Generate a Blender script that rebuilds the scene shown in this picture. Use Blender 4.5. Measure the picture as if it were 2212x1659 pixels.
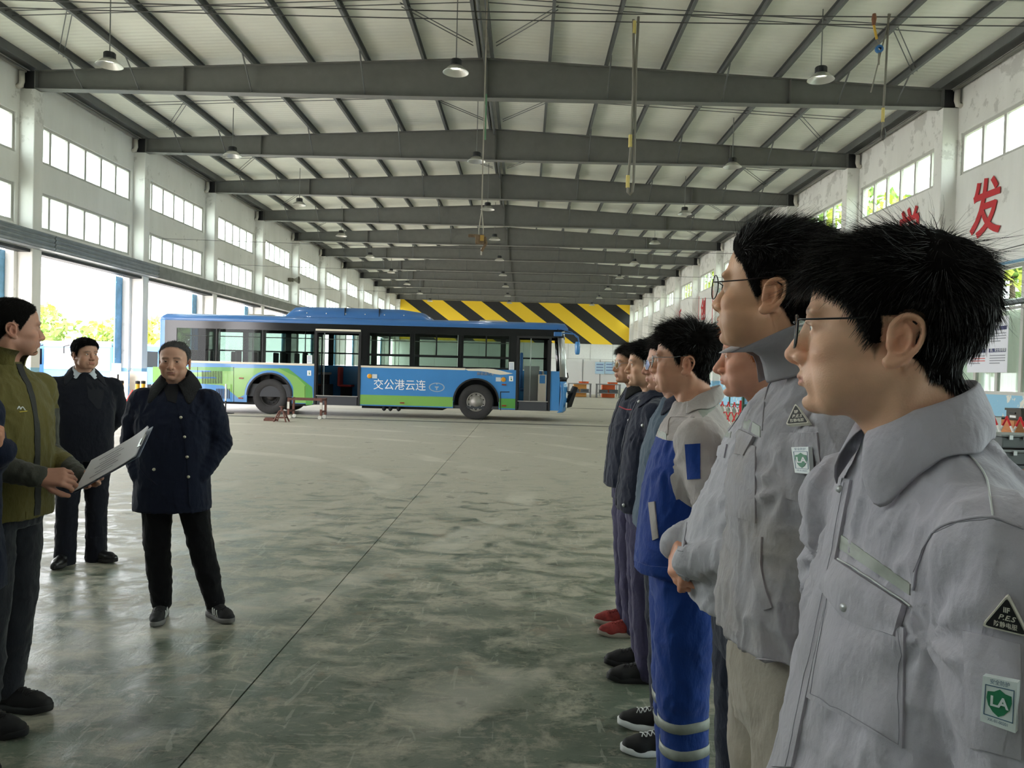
import bpy, math, random
import numpy as np
from mathutils import Vector, Matrix
from mathutils.bvhtree import BVHTree

scene = bpy.context.scene
for _o in list(bpy.data.objects):
    bpy.data.objects.remove(_o)
COL = scene.collection
PI = math.pi

# ------------------------------------------------------------------ camera, world, exposure
FPX, CAMZ = 1661.0, 1.57
YAW, PITCH, ROLL = 0.0166, -0.01683, 0.02673


def cam_axes():
    cy, sy = math.cos(YAW), math.sin(YAW)
    f = np.array([-sy * math.cos(PITCH), cy * math.cos(PITCH), math.sin(PITCH)])
    r0 = np.array([cy, sy, 0.0])
    u0 = np.cross(r0, f)
    c, s = math.cos(ROLL), math.sin(ROLL)
    return c * r0 + s * u0, -s * r0 + c * u0, f


CR, CU, CF = cam_axes()


def ray(px, py):
    return CF * FPX + CR * (px - 1106) - CU * (py - 829.5)


def at(px, py, Y):
    d = ray(px, py)
    return np.array([0, 0, CAMZ]) + d * (Y / d[1])


def at_floor(px, py, z=0.0):
    d = ray(px, py)
    return np.array([0, 0, CAMZ]) + d * ((z - CAMZ) / d[2])


cam_data = bpy.data.cameras.new('camera')
cam_data.sensor_width = 36.0
cam_data.lens = FPX / 2212 * 36.0
cam_data.clip_start = 0.05
cam_data.clip_end = 600
cam = bpy.data.objects.new('camera', cam_data)
COL.objects.link(cam)
cam.matrix_world = Matrix(((CR[0], CU[0], -CF[0], 0), (CR[1], CU[1], -CF[1], 0), (CR[2], CU[2], -CF[2], CAMZ), (0, 0, 0, 1)))
scene.camera = cam
scene.view_settings.view_transform = 'Standard'
scene.view_settings.look = 'None'
scene.view_settings.gamma = 1.0
scene.view_settings.use_curve_mapping = False
scene.view_settings.exposure = 1.03

world = bpy.data.worlds.new('overcast_sky')
scene.world = world
world.use_nodes = True
_bg = world.node_tree.nodes['Background']
_bg.inputs[0].default_value = (1.0, 0.972, 0.985, 1)
_bg.inputs[1].default_value = 5.5


# ------------------------------------------------------------------ materials
def lin(c):
    return tuple((v / 255 / 12.92 if v / 255 <= 0.04045 else ((v / 255 + 0.055) / 1.055) ** 2.4) for v in c)


MATS = {}


def mat(name, col, rough=0.6, metal=0.0, var=0.0, vscale=6.0, bump=0.0, bscale=60.0, col2=None, spec=0.5, coat=0.0,
        sheen=0.0, stretch=(1, 1, 1), emit=0.0, c2lo=0.45, c2hi=0.6, detail=5, alpha=1.0):
    """procedural principled material: colour varied by noise, fine bump"""
    if name in MATS:
        return MATS[name]
    m = bpy.data.materials.new(name)
    m.use_nodes = True
    nt = m.node_tree
    N, L = nt.nodes, nt.links
    p = N['Principled BSDF']
    c = lin(col)
    p.inputs['Base Color'].default_value = (*c, 1)
    p.inputs['Roughness'].default_value = rough
    p.inputs['Metallic'].default_value = metal
    p.inputs['Specular IOR Level'].default_value = spec
    p.inputs['Coat Weight'].default_value = coat
    if sheen:
        p.inputs['Sheen Weight'].default_value = sheen
    if emit:
        p.inputs['Emission Color'].default_value = (*c, 1)
        p.inputs['Emission Strength'].default_value = emit
    if var or bump or col2:
        tc = N.new('ShaderNodeTexCoord')
        mp = N.new('ShaderNodeMapping')
        mp.inputs['Scale'].default_value = stretch
        L.new(tc.outputs['Object'], mp.inputs[0])
    if var or col2:
        nz = N.new('ShaderNodeTexNoise')
        nz.inputs['Scale'].default_value = vscale
        nz.inputs['Detail'].default_value = detail
        nz.inputs['Roughness'].default_value = 0.6
        L.new(mp.outputs[0], nz.inputs['Vector'])
        cr = N.new('ShaderNodeValToRGB')
        if col2:
            cr.color_ramp.elements[0].position = c2lo
            cr.color_ramp.elements[1].position = c2hi
            cr.color_ramp.elements[0].color = (*c, 1)
            cr.color_ramp.elements[1].color = (*lin(col2), 1)
        else:
            cr.color_ramp.elements[0].position = 0.3
            cr.color_ramp.elements[1].position = 0.7
            cr.color_ramp.elements[0].color = (*[v * (1 - var) for v in c], 1)
            cr.color_ramp.elements[1].color = (*[min(1, v * (1 + var)) for v in c], 1)
        L.new(nz.outputs['Fac'], cr.inputs[0])
        L.new(cr.outputs[0], p.inputs['Base Color'])
    if bump:
        nb = N.new('ShaderNodeTexNoise')
        nb.inputs['Scale'].default_value = bscale
        nb.inputs['Detail'].default_value = 4
        L.new(mp.outputs[0], nb.inputs['Vector'])
        bp = N.new('ShaderNodeBump')
        bp.inputs['Strength'].default_value = bump
        bp.inputs['Distance'].default_value = 0.01
        L.new(nb.outputs['Fac'], bp.inputs['Height'])
        L.new(bp.outputs[0], p.inputs['Normal'])
    MATS[name] = m
    return m


def glass_mat(name, tint=(235, 245, 242), refl=0.06, rough=0.02):
    """clear pane: see-through with a fresnel reflection"""
    if name in MATS:
        return MATS[name]
    m = bpy.data.materials.new(name)
    m.use_nodes = True
    nt = m.node_tree
    N, L = nt.nodes, nt.links
    N.remove(N['Principled BSDF'])
    tr = N.new('ShaderNodeBsdfTransparent')
    tr.inputs[0].default_value = (*lin(tint), 1)
    gl = N.new('ShaderNodeBsdfGlossy')
    gl.inputs['Roughness'].default_value = rough
    mx = N.new('ShaderNodeMixShader')
    lw = N.new('ShaderNodeLayerWeight')
    lw.inputs['Blend'].default_value = 0.5
    pw = N.new('ShaderNodeMath')
    pw.operation = 'POWER'
    pw.inputs[1].default_value = 5.0
    L.new(lw.outputs['Facing'], pw.inputs[0])
    ad = N.new('ShaderNodeMath')
    ad.operation = 'ADD'
    ad.use_clamp = True
    ad.inputs[1].default_value = refl
    L.new(pw.outputs[0], ad.inputs[0])
    L.new(ad.outputs[0], mx.inputs[0])
    L.new(tr.outputs[0], mx.inputs[1])
    L.new(gl.outputs[0], mx.inputs[2])
    L.new(mx.outputs[0], N['Material Output'].inputs[0])
    MATS[name] = m
    return m


# ------------------------------------------------------------------ mesh building
class MB:
    def __init__(self):
        self.v, self.f, self.n = [], [], 0

    def add(self, v, f):
        v = np.asarray(v, float).reshape(-1, 3)
        n = self.n
        self.v.append(v)
        self.f.extend([tuple(int(i) + n for i in q) for q in f])
        self.n += len(v)
        return self

    def box(self, lo, hi, M=None):
        x0, y0, z0 = lo
        x1, y1, z1 = hi
        v = np.array([(x0, y0, z0), (x1, y0, z0), (x1, y1, z0), (x0, y1, z0), (x0, y0, z1), (x1, y0, z1), (x1, y1, z1), (x0, y1, z1)])
        if M is not None:
            v = v @ np.array(M)[:3, :3].T + np.array(M)[:3, 3]
        return self.add(v, [(3, 2, 1, 0), (4, 5, 6, 7), (0, 1, 5, 4), (1, 2, 6, 5), (2, 3, 7, 6), (3, 0, 4, 7)])

    def cbox(self, c, s, M=None):
        c, s = np.array(c, float), np.array(s, float) / 2
        return self.box(c - s, c + s, M)

    def prism(self, poly, axis, a, b):
        """polygon (list of 2D) extruded along axis from a to b; 2D coords are the other two axes in order"""
        n = len(poly)
        ax = [i for i in range(3) if i != axis]
        v = np.zeros((2 * n, 3))
        v[:n, ax] = poly
        v[n:, ax] = poly
        v[:n, axis] = a
        v[n:, axis] = b
        f = [tuple(range(n))[::-1], tuple(range(n, 2 * n))]
        f += [(i, (i + 1) % n, n + (i + 1) % n, n + i) for i in range(n)]
        return self.add(v, f)

    def tube(self, pts, r, n=8, cap=True):
        P = np.asarray(pts, float)
        m = len(P)
        R = np.broadcast_to(np.asarray(r, float), (m,))
        T = np.gradient(P, axis=0)
        T /= np.linalg.norm(T, axis=1)[:, None] + 1e-12
        up = np.array([0, 0, 1.0]) if abs(T[0][2]) < 0.9 else np.array([1.0, 0, 0])
        rings = []
        a = np.arange(n) * 2 * PI / n
        u = np.cross(T[0], up)
        u /= np.linalg.norm(u)
        for i in range(m):
            u = u - T[i] * (u @ T[i])
            u /= np.linalg.norm(u) + 1e-12
            w = np.cross(T[i], u)
            rings.append(P[i] + R[i] * (np.cos(a)[:, None] * u + np.sin(a)[:, None] * w))
        f = [(i * n + j, i * n + (j + 1) % n, (i + 1) * n + (j + 1) % n, (i + 1) * n + j) for i in range(m - 1) for j in range(n)]
        if cap:
            f += [tuple(range(n))[::-1], tuple(range((m - 1) * n, m * n))]
        return self.add(np.concatenate(rings), f)

    def lathe(self, prof, n=16, c=(0, 0, 0), axis=2, cap=False):
        """prof: list of (r, h) revolved about axis"""
        c = np.array(c, float)
        a = np.arange(n) * 2 * PI / n
        ax = [i for i in range(3) if i != axis]
        v = []
        for r, h in prof:
            q = np.zeros((n, 3))
            q[:, ax[0]] = r * np.cos(a)
            q[:, ax[1]] = r * np.sin(a)
            q[:, axis] = h
            v.append(q + c)
        m = len(prof)
        f = [(i * n + j, i * n + (j + 1) % n, (i + 1) * n + (j + 1) % n, (i + 1) * n + j) for i in range(m - 1) for j in range(n)]
        if cap:
            f += [tuple(range(n))[::-1], tuple(range((m - 1) * n, m * n))]
        return self.add(np.concatenate(v), f)

    def grid(self, G, wrap_u=False, wrap_v=False, flip=False):
        """G: (nu, nv, 3)"""
        G = np.asarray(G, float)
        nu, nv = G.shape[:2]
        f = []
        for i in range(nu if wrap_u else nu - 1):
            for j in range(nv if wrap_v else nv - 1):
                q = (i * nv + j, i * nv + (j + 1) % nv, ((i + 1) % nu) * nv + (j + 1) % nv, ((i + 1) % nu) * nv + j)
                f.append(q[::-1] if flip else q)
        return self.add(G.reshape(-1, 3), f)

    def mesh(self, name, smooth=False):
        me = bpy.data.meshes.new(name)
        me.from_pydata(np.concatenate(self.v).tolist() if self.v else [], [], self.f)
        if smooth:
            me.polygons.foreach_set('use_smooth', [True] * len(me.polygons))
        me.update()
        return me

    def build(self, name, m, parent=None, smooth=False, bevel=0.0, solid=0.0, subd=0, off=None):
        if off is not None and self.v:
            self.v = [np.concatenate(self.v) - np.array(off, float)]
        me = self.mesh(name, smooth)
        if m is not None:
            me.materials.append(m)
        o = bpy.data.objects.new(name, me)
        COL.objects.link(o)
        o.parent = parent
        if solid:
            md = o.modifiers.new('thickness', 'SOLIDIFY')
            md.thickness = solid
            md.offset = 0
        if bevel:
            md = o.modifiers.new('edge', 'BEVEL')
            md.width = bevel
            md.segments = 2
            md.limit_method = 'ANGLE'
        if subd:
            md = o.modifiers.new('smooth', 'SUBSURF')
            md.levels = md.render_levels = subd
        if smooth and (bevel or not smooth):
            pass
        return o


def tag(o, label=None, cat=None, group=None, kind=None):
    if label:
        o['label'] = label
    if cat:
        o['category'] = cat
    if group:
        o['group'] = group
    if kind:
        o['kind'] = kind
    return o


def thing(name, loc, label, cat, group=None, rz=0.0):
    o = bpy.data.objects.new(name, None)
    o.empty_display_size = 0.1
    COL.objects.link(o)
    o.location = [float(v) for v in loc]
    o.rotation_euler = (0, 0, rz)
    return tag(o, label, cat, group)


def dup(root, loc=None, rz=None, label=None, parent=None):
    """copy a thing with its parts and their sub-parts (mesh data shared)"""
    r = root.copy()
    COL.objects.link(r)
    if parent is not None:
        r.parent = parent
    if loc is not None:
        r.location = [float(v) for v in loc]
    if rz is not None:
        r.rotation_euler = (0, 0, rz)
    if label:
        r['label'] = label
    for ch in list(root.children):
        dup(ch, parent=r)
    return r


def smooth_by_angle(o, deg=35):
    me = o.data
    me.polygons.foreach_set('use_smooth', [True] * len(me.polygons))
    try:
        me.set_sharp_from_angle(angle=math.radians(deg))
    except Exception:
        pass
    return o


def text_mesh(body, size, name='lettering', extrude=0.0, align='CENTER', bold=0.0, shear=0.0, sx=1.0):
    c = bpy.data.curves.new('txt', 'FONT')
    c.body = body
    c.size = size
    c.align_x = align
    c.align_y = 'CENTER'
    c.extrude = extrude
    c.offset = bold
    c.shear = shear
    c.resolution_u = 3
    o = bpy.data.objects.new('txt', c)
    COL.objects.link(o)
    dg = bpy.context.evaluated_depsgraph_get()
    me = bpy.data.meshes.new_from_object(o.evaluated_get(dg))
    bpy.data.objects.remove(o)
    bpy.data.curves.remove(c)
    v = np.empty(len(me.vertices) * 3)
    me.vertices.foreach_get('co', v)
    v = v.reshape(-1, 3)
    v[:, 0] *= sx
    f = [tuple(p.vertices) for p in me.polygons]
    bpy.data.meshes.remove(me)
    return v, f


def text_on(body, size, origin, xdir, ydir, extrude=0.004, **kw):
    """lettering mesh data placed with its x along xdir, y along ydir"""
    v, f = text_mesh(body, size, extrude=extrude, **kw)
    x = np.array(xdir, float)
    y = np.array(ydir, float)
    x /= np.linalg.norm(x)
    y /= np.linalg.norm(y)
    n = np.cross(x, y)
    return np.array(origin, float) + v[:, :1] * x + v[:, 1:2] * y + v[:, 2:3] * n, f


rng = random.Random(7)
nrng = np.random.default_rng(7)
# ------------------------------------------------------------------ structure of the hall
XLW, XRW, XLC, XRC = -13.73, 11.2, -13.32, 10.79     # wall faces and inner column faces
RID = -1.27                                          # ridge
Y0, BAY, K0, K1 = 20.7, 6.0, -4, 10                  # frames at Y0 + 6k
YEND, YBACK = Y0 + BAY * K0, 83.0
ZB = 8.815                                           # underside of the roof beams


def ztop(x):
    return 9.87 - 0.0475 * abs(x - RID)


def plaster(name, stain=0.5):
    m = bpy.data.materials.new(name)
    m.use_nodes = True
    nt = m.node_tree
    N, L = nt.nodes, nt.links
    p = N['Principled BSDF']
    p.inputs['Roughness'].default_value = 0.85
    p.inputs['Specular IOR Level'].default_value = 0.2
    tc = N.new('ShaderNodeTexCoord')
    sp = N.new('ShaderNodeSeparateXYZ')
    L.new(tc.outputs['Object'], sp.inputs[0])
    mp = N.new('ShaderNodeMapping')
    mp.inputs['Scale'].default_value = (1, 1, 0.25)
    L.new(tc.outputs['Object'], mp.inputs[0])

    def noise(scale, vec, detail=5):
        n = N.new('ShaderNodeTexNoise')
        n.inputs['Scale'].default_value = scale
        n.inputs['Detail'].default_value = detail
        n.inputs['Roughness'].default_value = 0.65
        L.new(vec, n.inputs['Vector'])
        return n.outputs['Fac']

    def ramp(src, a, b, c0=(0, 0, 0, 1), c1=(1, 1, 1, 1)):
        r = N.new('ShaderNodeValToRGB')
        r.color_ramp.elements[0].position = a
        r.color_ramp.elements[1].position = b
        r.color_ramp.elements[0].color = c0
        r.color_ramp.elements[1].color = c1
        L.new(src, r.inputs[0])
        return r.outputs[0]

    def mix(f, a, b):
        x = N.new('ShaderNodeMix')
        x.data_type = 'RGBA'
        if isinstance(f, float):
            x.inputs[0].default_value = f
        else:
            L.new(f, x.inputs[0])
        for s, q in ((6, a), (7, b)):
            if isinstance(q, tuple):
                x.inputs[s].default_value = q
            else:
                L.new(q, x.inputs[s])
        return x.outputs[2]

    def math_(op, a, b):
        x = N.new('ShaderNodeMath')
        x.operation = op
        x.use_clamp = True
        for i, q in enumerate((a, b)):
            if isinstance(q, (int, float)):
                x.inputs[i].default_value = q
            else:
                L.new(q, x.inputs[i])
        return x.outputs[0]
    base = ramp(noise(0.8, mp.outputs[0]), 0.3, 0.75, (*lin((224, 222, 217)), 1), (*lin((240, 238, 234)), 1))
    # grey weathered patches, more of them high up where the roof leaks
    high = N.new('ShaderNodeMapRange')
    high.inputs[1].default_value = 6.0
    high.inputs[2].default_value = 9.4
    high.inputs[3].default_value = 0.0
    high.inputs[4].default_value = 0.14 * stain * 2
    L.new(sp.outputs[2], high.inputs[0])
    st = math_('ADD', noise(1.6, tc.outputs['Object'], 8), high.outputs[0])
    stm = ramp(st, 0.64, 0.68)
    col = mix(math_('MULTIPLY', stm, 0.35), base, (*lin((150, 146, 138)), 1))
    # pale blue dado, flaking off
    low = N.new('ShaderNodeMath')
    low.operation = 'LESS_THAN'
    low.inputs[1].default_value = 1.32
    L.new(sp.outputs[2], low.inputs[0])
    flake = ramp(noise(2.3, tc.outputs['Object'], 8), 0.56, 0.58)
    blue = mix(flake, (*lin((150, 195, 220)), 1), (*lin((226, 222, 212)), 1))
    col = mix(low.outputs[0], col, blue)
    L.new(col, p.inputs['Base Color'])
    bp = N.new('ShaderNodeBump')
    bp.inputs['Strength'].default_value = 0.25
    bp.inputs['Distance'].default_value = 0.02
    L.new(noise(9, tc.outputs['Object'], 6), bp.inputs['Height'])
    L.new(bp.outputs[0], p.inputs['Normal'])
    return m


M_wall = plaster('painted_plaster')
M_walll = plaster('clean_plaster', 0.12)
M_steel = mat('grey_beam_paint', (110, 110, 107), 0.55, var=0.08, vscale=3)
M_steel2 = mat('grey_purlin_paint', (100, 102, 102), 0.6, var=0.1, vscale=2)
M_dark = mat('dark_iron', (32, 33, 36), 0.5)
M_white = mat('white_window_frame', (190, 188, 182), 0.5)
M_glass = glass_mat('window_glass', refl=0.015)
M_zinc = mat('zinc_sheet', (130, 136, 140), 0.45, 0.5, var=0.15, vscale=3)
M_bluep = mat('blue_door_paint', (118, 172, 208), 0.5, var=0.25, vscale=2.5)

# floor: two poured slabs with an open joint down the middle of the hall
def floor_mat():
    m = bpy.data.materials.new('green_epoxy_floor')
    m.use_nodes = True
    nt = m.node_tree
    N, L = nt.nodes, nt.links
    p = N['Principled BSDF']
    tc = N.new('ShaderNodeTexCoord')
    sp = N.new('ShaderNodeSeparateXYZ')
    L.new(tc.outputs['Object'], sp.inputs[0])

    def noise(scale, detail=6, rough=0.6, stretch=(1, 1, 1), dist=0.0):
        mp = N.new('ShaderNodeMapping')
        mp.inputs['Scale'].default_value = stretch
        L.new(tc.outputs['Object'], mp.inputs[0])
        n = N.new('ShaderNodeTexNoise')
        n.inputs['Scale'].default_value = scale
        n.inputs['Detail'].default_value = detail
        n.inputs['Roughness'].default_value = rough
        n.inputs['Distortion'].default_value = dist
        L.new(mp.outputs[0], n.inputs['Vector'])
        return n.outputs['Fac']

    def ramp(src, a, b, c0=(0, 0, 0, 1), c1=(1, 1, 1, 1)):
        r = N.new('ShaderNodeValToRGB')
        r.color_ramp.elements[0].position = a
        r.color_ramp.elements[1].position = b
        r.color_ramp.elements[0].color = c0
        r.color_ramp.elements[1].color = c1
        L.new(src, r.inputs[0])
        return r.outputs[0]

    def mix(f, a, b):
        x = N.new('ShaderNodeMix')
        x.data_type = 'RGBA'
        if isinstance(f, float):
            x.inputs[0].default_value = f
        else:
            L.new(f, x.inputs[0])
        for s, q in ((6, a), (7, b)):
            if isinstance(q, tuple):
                x.inputs[s].default_value = q
            else:
                L.new(q, x.inputs[s])
        return x.outputs[2]

    def mul(a, k):
        x = N.new('ShaderNodeMath')
        x.operation = 'MULTIPLY'
        x.use_clamp = True
        L.new(a, x.inputs[0])
        if isinstance(k, float):
            x.inputs[1].default_value = k
        else:
            L.new(k, x.inputs[1])
        return x.outputs[0]
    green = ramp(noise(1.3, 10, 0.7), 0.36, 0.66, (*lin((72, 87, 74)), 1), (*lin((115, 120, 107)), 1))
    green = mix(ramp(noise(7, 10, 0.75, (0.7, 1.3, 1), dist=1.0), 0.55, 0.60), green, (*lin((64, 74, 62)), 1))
    # traffic dust: patchy, thicker towards the bus, which also paints in grazing-light sheen
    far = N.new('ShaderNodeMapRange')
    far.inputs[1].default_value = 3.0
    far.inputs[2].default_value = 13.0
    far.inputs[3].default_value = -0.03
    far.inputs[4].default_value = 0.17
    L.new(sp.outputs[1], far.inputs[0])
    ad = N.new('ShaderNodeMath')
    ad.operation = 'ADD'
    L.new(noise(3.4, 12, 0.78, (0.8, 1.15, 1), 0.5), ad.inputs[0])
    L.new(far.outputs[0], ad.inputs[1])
    dust_and_sheen = ramp(ad.outputs[0], 0.47, 0.60)
    col = mix(mul(dust_and_sheen, 0.80), green, (*lin((174, 168, 152)), 1))
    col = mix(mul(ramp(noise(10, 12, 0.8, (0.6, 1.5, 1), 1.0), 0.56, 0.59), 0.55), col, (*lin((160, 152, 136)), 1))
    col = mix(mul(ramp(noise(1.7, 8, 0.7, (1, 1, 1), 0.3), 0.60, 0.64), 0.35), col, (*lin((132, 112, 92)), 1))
    # thin pale scratches
    for sc_, st_ in ((3.0, (0.25, 4.0, 1)), (3.0, (3.0, 0.5, 1))):
        col = mix(mul(ramp(noise(sc_, 3, 0.5, st_, 2.5), 0.655, 0.66), 0.25), col, (*lin((190, 188, 176)), 1))
    # tyre scuffs in long arcs
    wv = N.new('ShaderNodeTexWave')
    wv.wave_type = 'RINGS'
    wv.rings_direction = 'Z'
    wv.inputs['Scale'].default_value = 0.16
    wv.inputs['Distortion'].default_value = 5
    wv.inputs['Detail'].default_value = 3
    wv.inputs['Detail Scale'].default_value = 0.6
    mp = N.new('ShaderNodeMapping')
    mp.inputs['Location'].default_value = (7, -9, 0)
    L.new(tc.outputs['Object'], mp.inputs[0])
    L.new(mp.outputs[0], wv.inputs['Vector'])
    sc = ramp(wv.outputs['Fac'], 0.86, 0.95)
    col = mix(mul(mul(sc, ramp(noise(0.5, 4), 0.45, 0.6)), 0.5), col, (*lin((196, 192, 178)), 1))
    # oil spots
    col = mix(mul(ramp(noise(2.6, 7, 0.6), 0.64, 0.68), 0.55), col, (*lin((62, 66, 60)), 1))
    L.new(col, p.inputs['Base Color'])
    rr = N.new('ShaderNodeMapRange')
    rr.inputs[3].default_value = 0.30
    rr.inputs[4].default_value = 0.58
    L.new(dust_and_sheen, rr.inputs[0])
    L.new(rr.outputs[0], p.inputs['Roughness'])
    bp = N.new('ShaderNodeBump')
    bp.inputs['Strength'].default_value = 0.4
    bp.inputs['Distance'].default_value = 0.012
    L.new(noise(7, 9, 0.66, (1, 0.7, 1), 0.6), bp.inputs['Height'])
    L.new(bp.outputs[0], p.inputs['Normal'])
    return m


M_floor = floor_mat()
fl = MB().box((XLW - 0.5, YEND - 8, -0.30), (XRW + 0.5, YBACK + 0.5, -0.02)).build('floor', mat('joint_filler', (52, 50, 45), 0.9))
tag(fl, 'green painted concrete floor with dusty scuffs and dark joints', kind='structure')
jx = RID - 0.03
fy = [YEND - 8, 22.9, 34.0, YBACK + 0.5]
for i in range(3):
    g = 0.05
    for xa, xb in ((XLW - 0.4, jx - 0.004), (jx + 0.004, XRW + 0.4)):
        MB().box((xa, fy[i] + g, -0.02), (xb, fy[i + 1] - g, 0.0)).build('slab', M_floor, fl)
for yy, w in ((22.9, 0.11), (34.0, 0.14)):
    MB().box((XLW, yy - w, -0.02), (XRW, yy + w, 0.004)).build('steel_strip', M_dark, fl)

# side walls
wl, wr = MB(), MB()
cols = []
for k in range(K0, K1 + 1):
    y = Y0 + BAY * k
    y2 = min(y + BAY, YBACK)
    wl.box((XLW - 0.24, y, 4.5), (XLW, y2, 5.2)).box((XLW - 0.24, y, 6.25), (XLW, y2, 7.05)).box((XLW - 0.24, y, 8.12), (XLW, y2, 9.48))
    wr.box((XRW, y, 4.35), (XRW + 0.24, y2, 6.98)).box((XRW, y, 8.08), (XRW + 0.24, y2, 9.46)).box((XRW, y, 0), (XRW + 0.24, y2, 1.32))
    for a, b in ((y, y + 0.36), (y + 5.66, y + 6.0)):
        if a < YBACK:
            wl.box((XLW - 0.24, a, 5.2), (XLW, b, 6.25)).box((XLW - 0.24, a, 7.05), (XLW, b, 8.12)).box((XLW - 0.24, a, 0), (XLW, min(b, YBACK) if a == y else b, 4.5))
            wr.box((XRW, a, 1.32), (XRW + 0.24, b, 4.35)).box((XRW, a, 6.98), (XRW + 0.24, b, 8.08))
w_left = tag(wl.build('wall_left', M_walll), 'white plastered side wall with open bus doorways', kind='structure')
w_right = tag(wr.build('wall_right', M_wall), 'white plastered side wall with red painted characters', kind='structure')
for k in range(K0, K1 + 1):
    y = Y0 + BAY * k
    MB().box((XLW - 0.24, y - 0.2, 0), (XLC, y + 0.2, ZB - 0.02)).build('column', M_wall, w_left, bevel=0.02)
    MB().box((XRC, y - 0.2, 0), (XRW + 0.24, y + 0.2, ZB - 0.02)).build('column', M_wall, w_right, bevel=0.02)
# pale pipe stubs by the beam ends
for k in range(-1, 7):
    y = Y0 + BAY * k
    for s, xw in ((1, XRW), (-1, XLW)):
        q = MB().tube([(xw - s * 0.12, y - 0.32, 9.2), (xw - s * 0.13, y - 0.32, 8.93), (xw - s * 0.10, y - 0.32, 8.83), (xw, y - 0.32, 8.8)], 0.07, 10)
        q.build('drain_pipe', mat('pale_pipe', (205, 200, 190), 0.5), w_right if s > 0 else w_left, smooth=True)

def curtain_mat():
    if 'curtain_cloth' in MATS:
        return MATS['curtain_cloth']
    m = bpy.data.materials.new('curtain_cloth')
    m.use_nodes = True
    N, L = m.node_tree.nodes, m.node_tree.links
    N.remove(N['Principled BSDF'])
    d, t, x = N.new('ShaderNodeBsdfDiffuse'), N.new('ShaderNodeBsdfTranslucent'), N.new('ShaderNodeMixShader')
    d.inputs[0].default_value = (*lin((220, 217, 206)), 1)
    t.inputs[0].default_value = (*lin((205, 205, 192)), 1)
    x.inputs[0].default_value = 0.08
    L.new(d.outputs[0], x.inputs[1])
    L.new(t.outputs[0], x.inputs[2])
    L.new(x.outputs[0], N['Material Output'].inputs[0])
    MATS['curtain_cloth'] = m
    return m


WN = [0]


def wall_window(xw, out, ya, yb, za, zb, n, parent_label, transom=None, curtain=False):
    WN[0] += 1
    t = 0.08
    xa, xb = xw + out * 0.05, xw + out * 0.15
    m = MB()
    lo, hi = min(xa, xb), max(xa, xb)
    m.box((lo, ya, za), (hi, yb, za + t)).box((lo, ya, zb - t), (hi, yb, zb)).box((lo, ya, za + t), (hi, ya + t, zb - t)).box((lo, yb - t, za + t), (hi, yb, zb - t))
    w = (yb - ya) / n
    for i in range(1, n):
        m.box((lo + 0.01, ya + i * w - 0.05, za + t), (hi - 0.01, ya + i * w + 0.05, zb - t))
    if transom:
        m.box((lo - 0.005, ya + t, transom - 0.03), (hi + 0.005, yb - t, transom + 0.03))
    o = tag(m.build('window_%d' % WN[0], M_white), parent_label, kind='structure')
    xm = (lo + hi) / 2
    for i in range(n):
        for z0, z1 in (((za + t, zb - t),) if not transom else ((za + t, transom - 0.03), (transom + 0.03, zb - t))):
            key = ('pane', round(w, 3), round(z1 - z0, 3))
            if key not in MATS:
                MATS[key] = MB().box((-0.003, 0, 0), (0.003, w - 0.10, z1 - z0)).mesh('pane')
                MATS[key].materials.append(M_glass)
            p = bpy.data.objects.new('pane', MATS[key])
            COL.objects.link(p)
            p.parent = o
            p.location = (xm, ya + i * w + 0.05, z0)
    return o


for k in range(K0, K1 + 1):
    y = Y0 + BAY * k
    if y + 2 > YBACK:
        continue
    wall_window(XLW, -1, y + 0.36, y + 5.66, 7.05, 8.12, 6, 'upper strip window of six panes in the white wall')
    wall_window(XLW, -1, y + 0.36, y + 5.66, 5.2, 6.25, 6, 'lower strip window of six panes above a bus doorway')
    wall_window(XRW, 1, y + 0.36, y + 5.66, 6.98, 8.08, 6, 'strip window of six panes high in the lettered wall')
    wall_window(XRW, 1, y + 0.36, y + 5.66, 1.32, 4.35, 6, 'tall white framed window with a transom and pale curtains', transom=3.35)
    # pleated curtain behind the glass
    yy = np.linspace(y + 0.4, y + 5.6, 160)
    G = np.stack([np.stack([XRW + 0.19 + 0.025 * np.sin(yy * 38), yy, np.full_like(yy, z)], -1) for z in (1.4, 2.4, 3.32)])
    if -2 <= k <= 6:
        tag(MB().grid(G).build('curtain', curtain_mat(), smooth=True),
            'pale pleated curtain behind the tall window of bay %s from the back' % ['one', 'two', 'three', 'four', 'five', 'six', 'seven', 'eight', 'nine'][6 - k], 'curtain', 'pleated curtains')

# back wall: white below, black and yellow hazard stripes above
def stripes():
    m = bpy.data.materials.new('hazard_stripes')
    m.use_nodes = True
    nt = m.node_tree
    N, L = nt.nodes, nt.links
    p = N['Principled BSDF']
    p.inputs['Roughness'].default_value = 0.6
    tc = N.new('ShaderNodeTexCoord')
    sp = N.new('ShaderNodeSeparateXYZ')
    L.new(tc.outputs['Object'], sp.inputs[0])

    def mth(op, a, b):
        x = N.new('ShaderNodeMath')
        x.operation = op
        for i, q in enumerate((a, b)):
            if isinstance(q, (int, float)):
                x.inputs[i].default_value = q
            else:
                L.new(q, x.inputs[i])
        return x.outputs[0]
    u = mth('ADD', sp.outputs[0], mth('MULTIPLY', sp.outputs[2], 1.37))
    fr = mth('FRACT', mth('DIVIDE', mth('ADD', u, 41.8 - 1.0), 4.18), 0)
    fac = mth('LESS_THAN', fr, 0.535)
    mx = N.new('ShaderNodeMix')
    mx.data_type = 'RGBA'
    L.new(fac, mx.inputs[0])
    mx.inputs[6].default_value = (*lin((30, 31, 34)), 1)
    mx.inputs[7].default_value = (*lin((242, 202, 46)), 1)
    L.new(mx.outputs[2], p.inputs['Base Color'])
    return m


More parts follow.
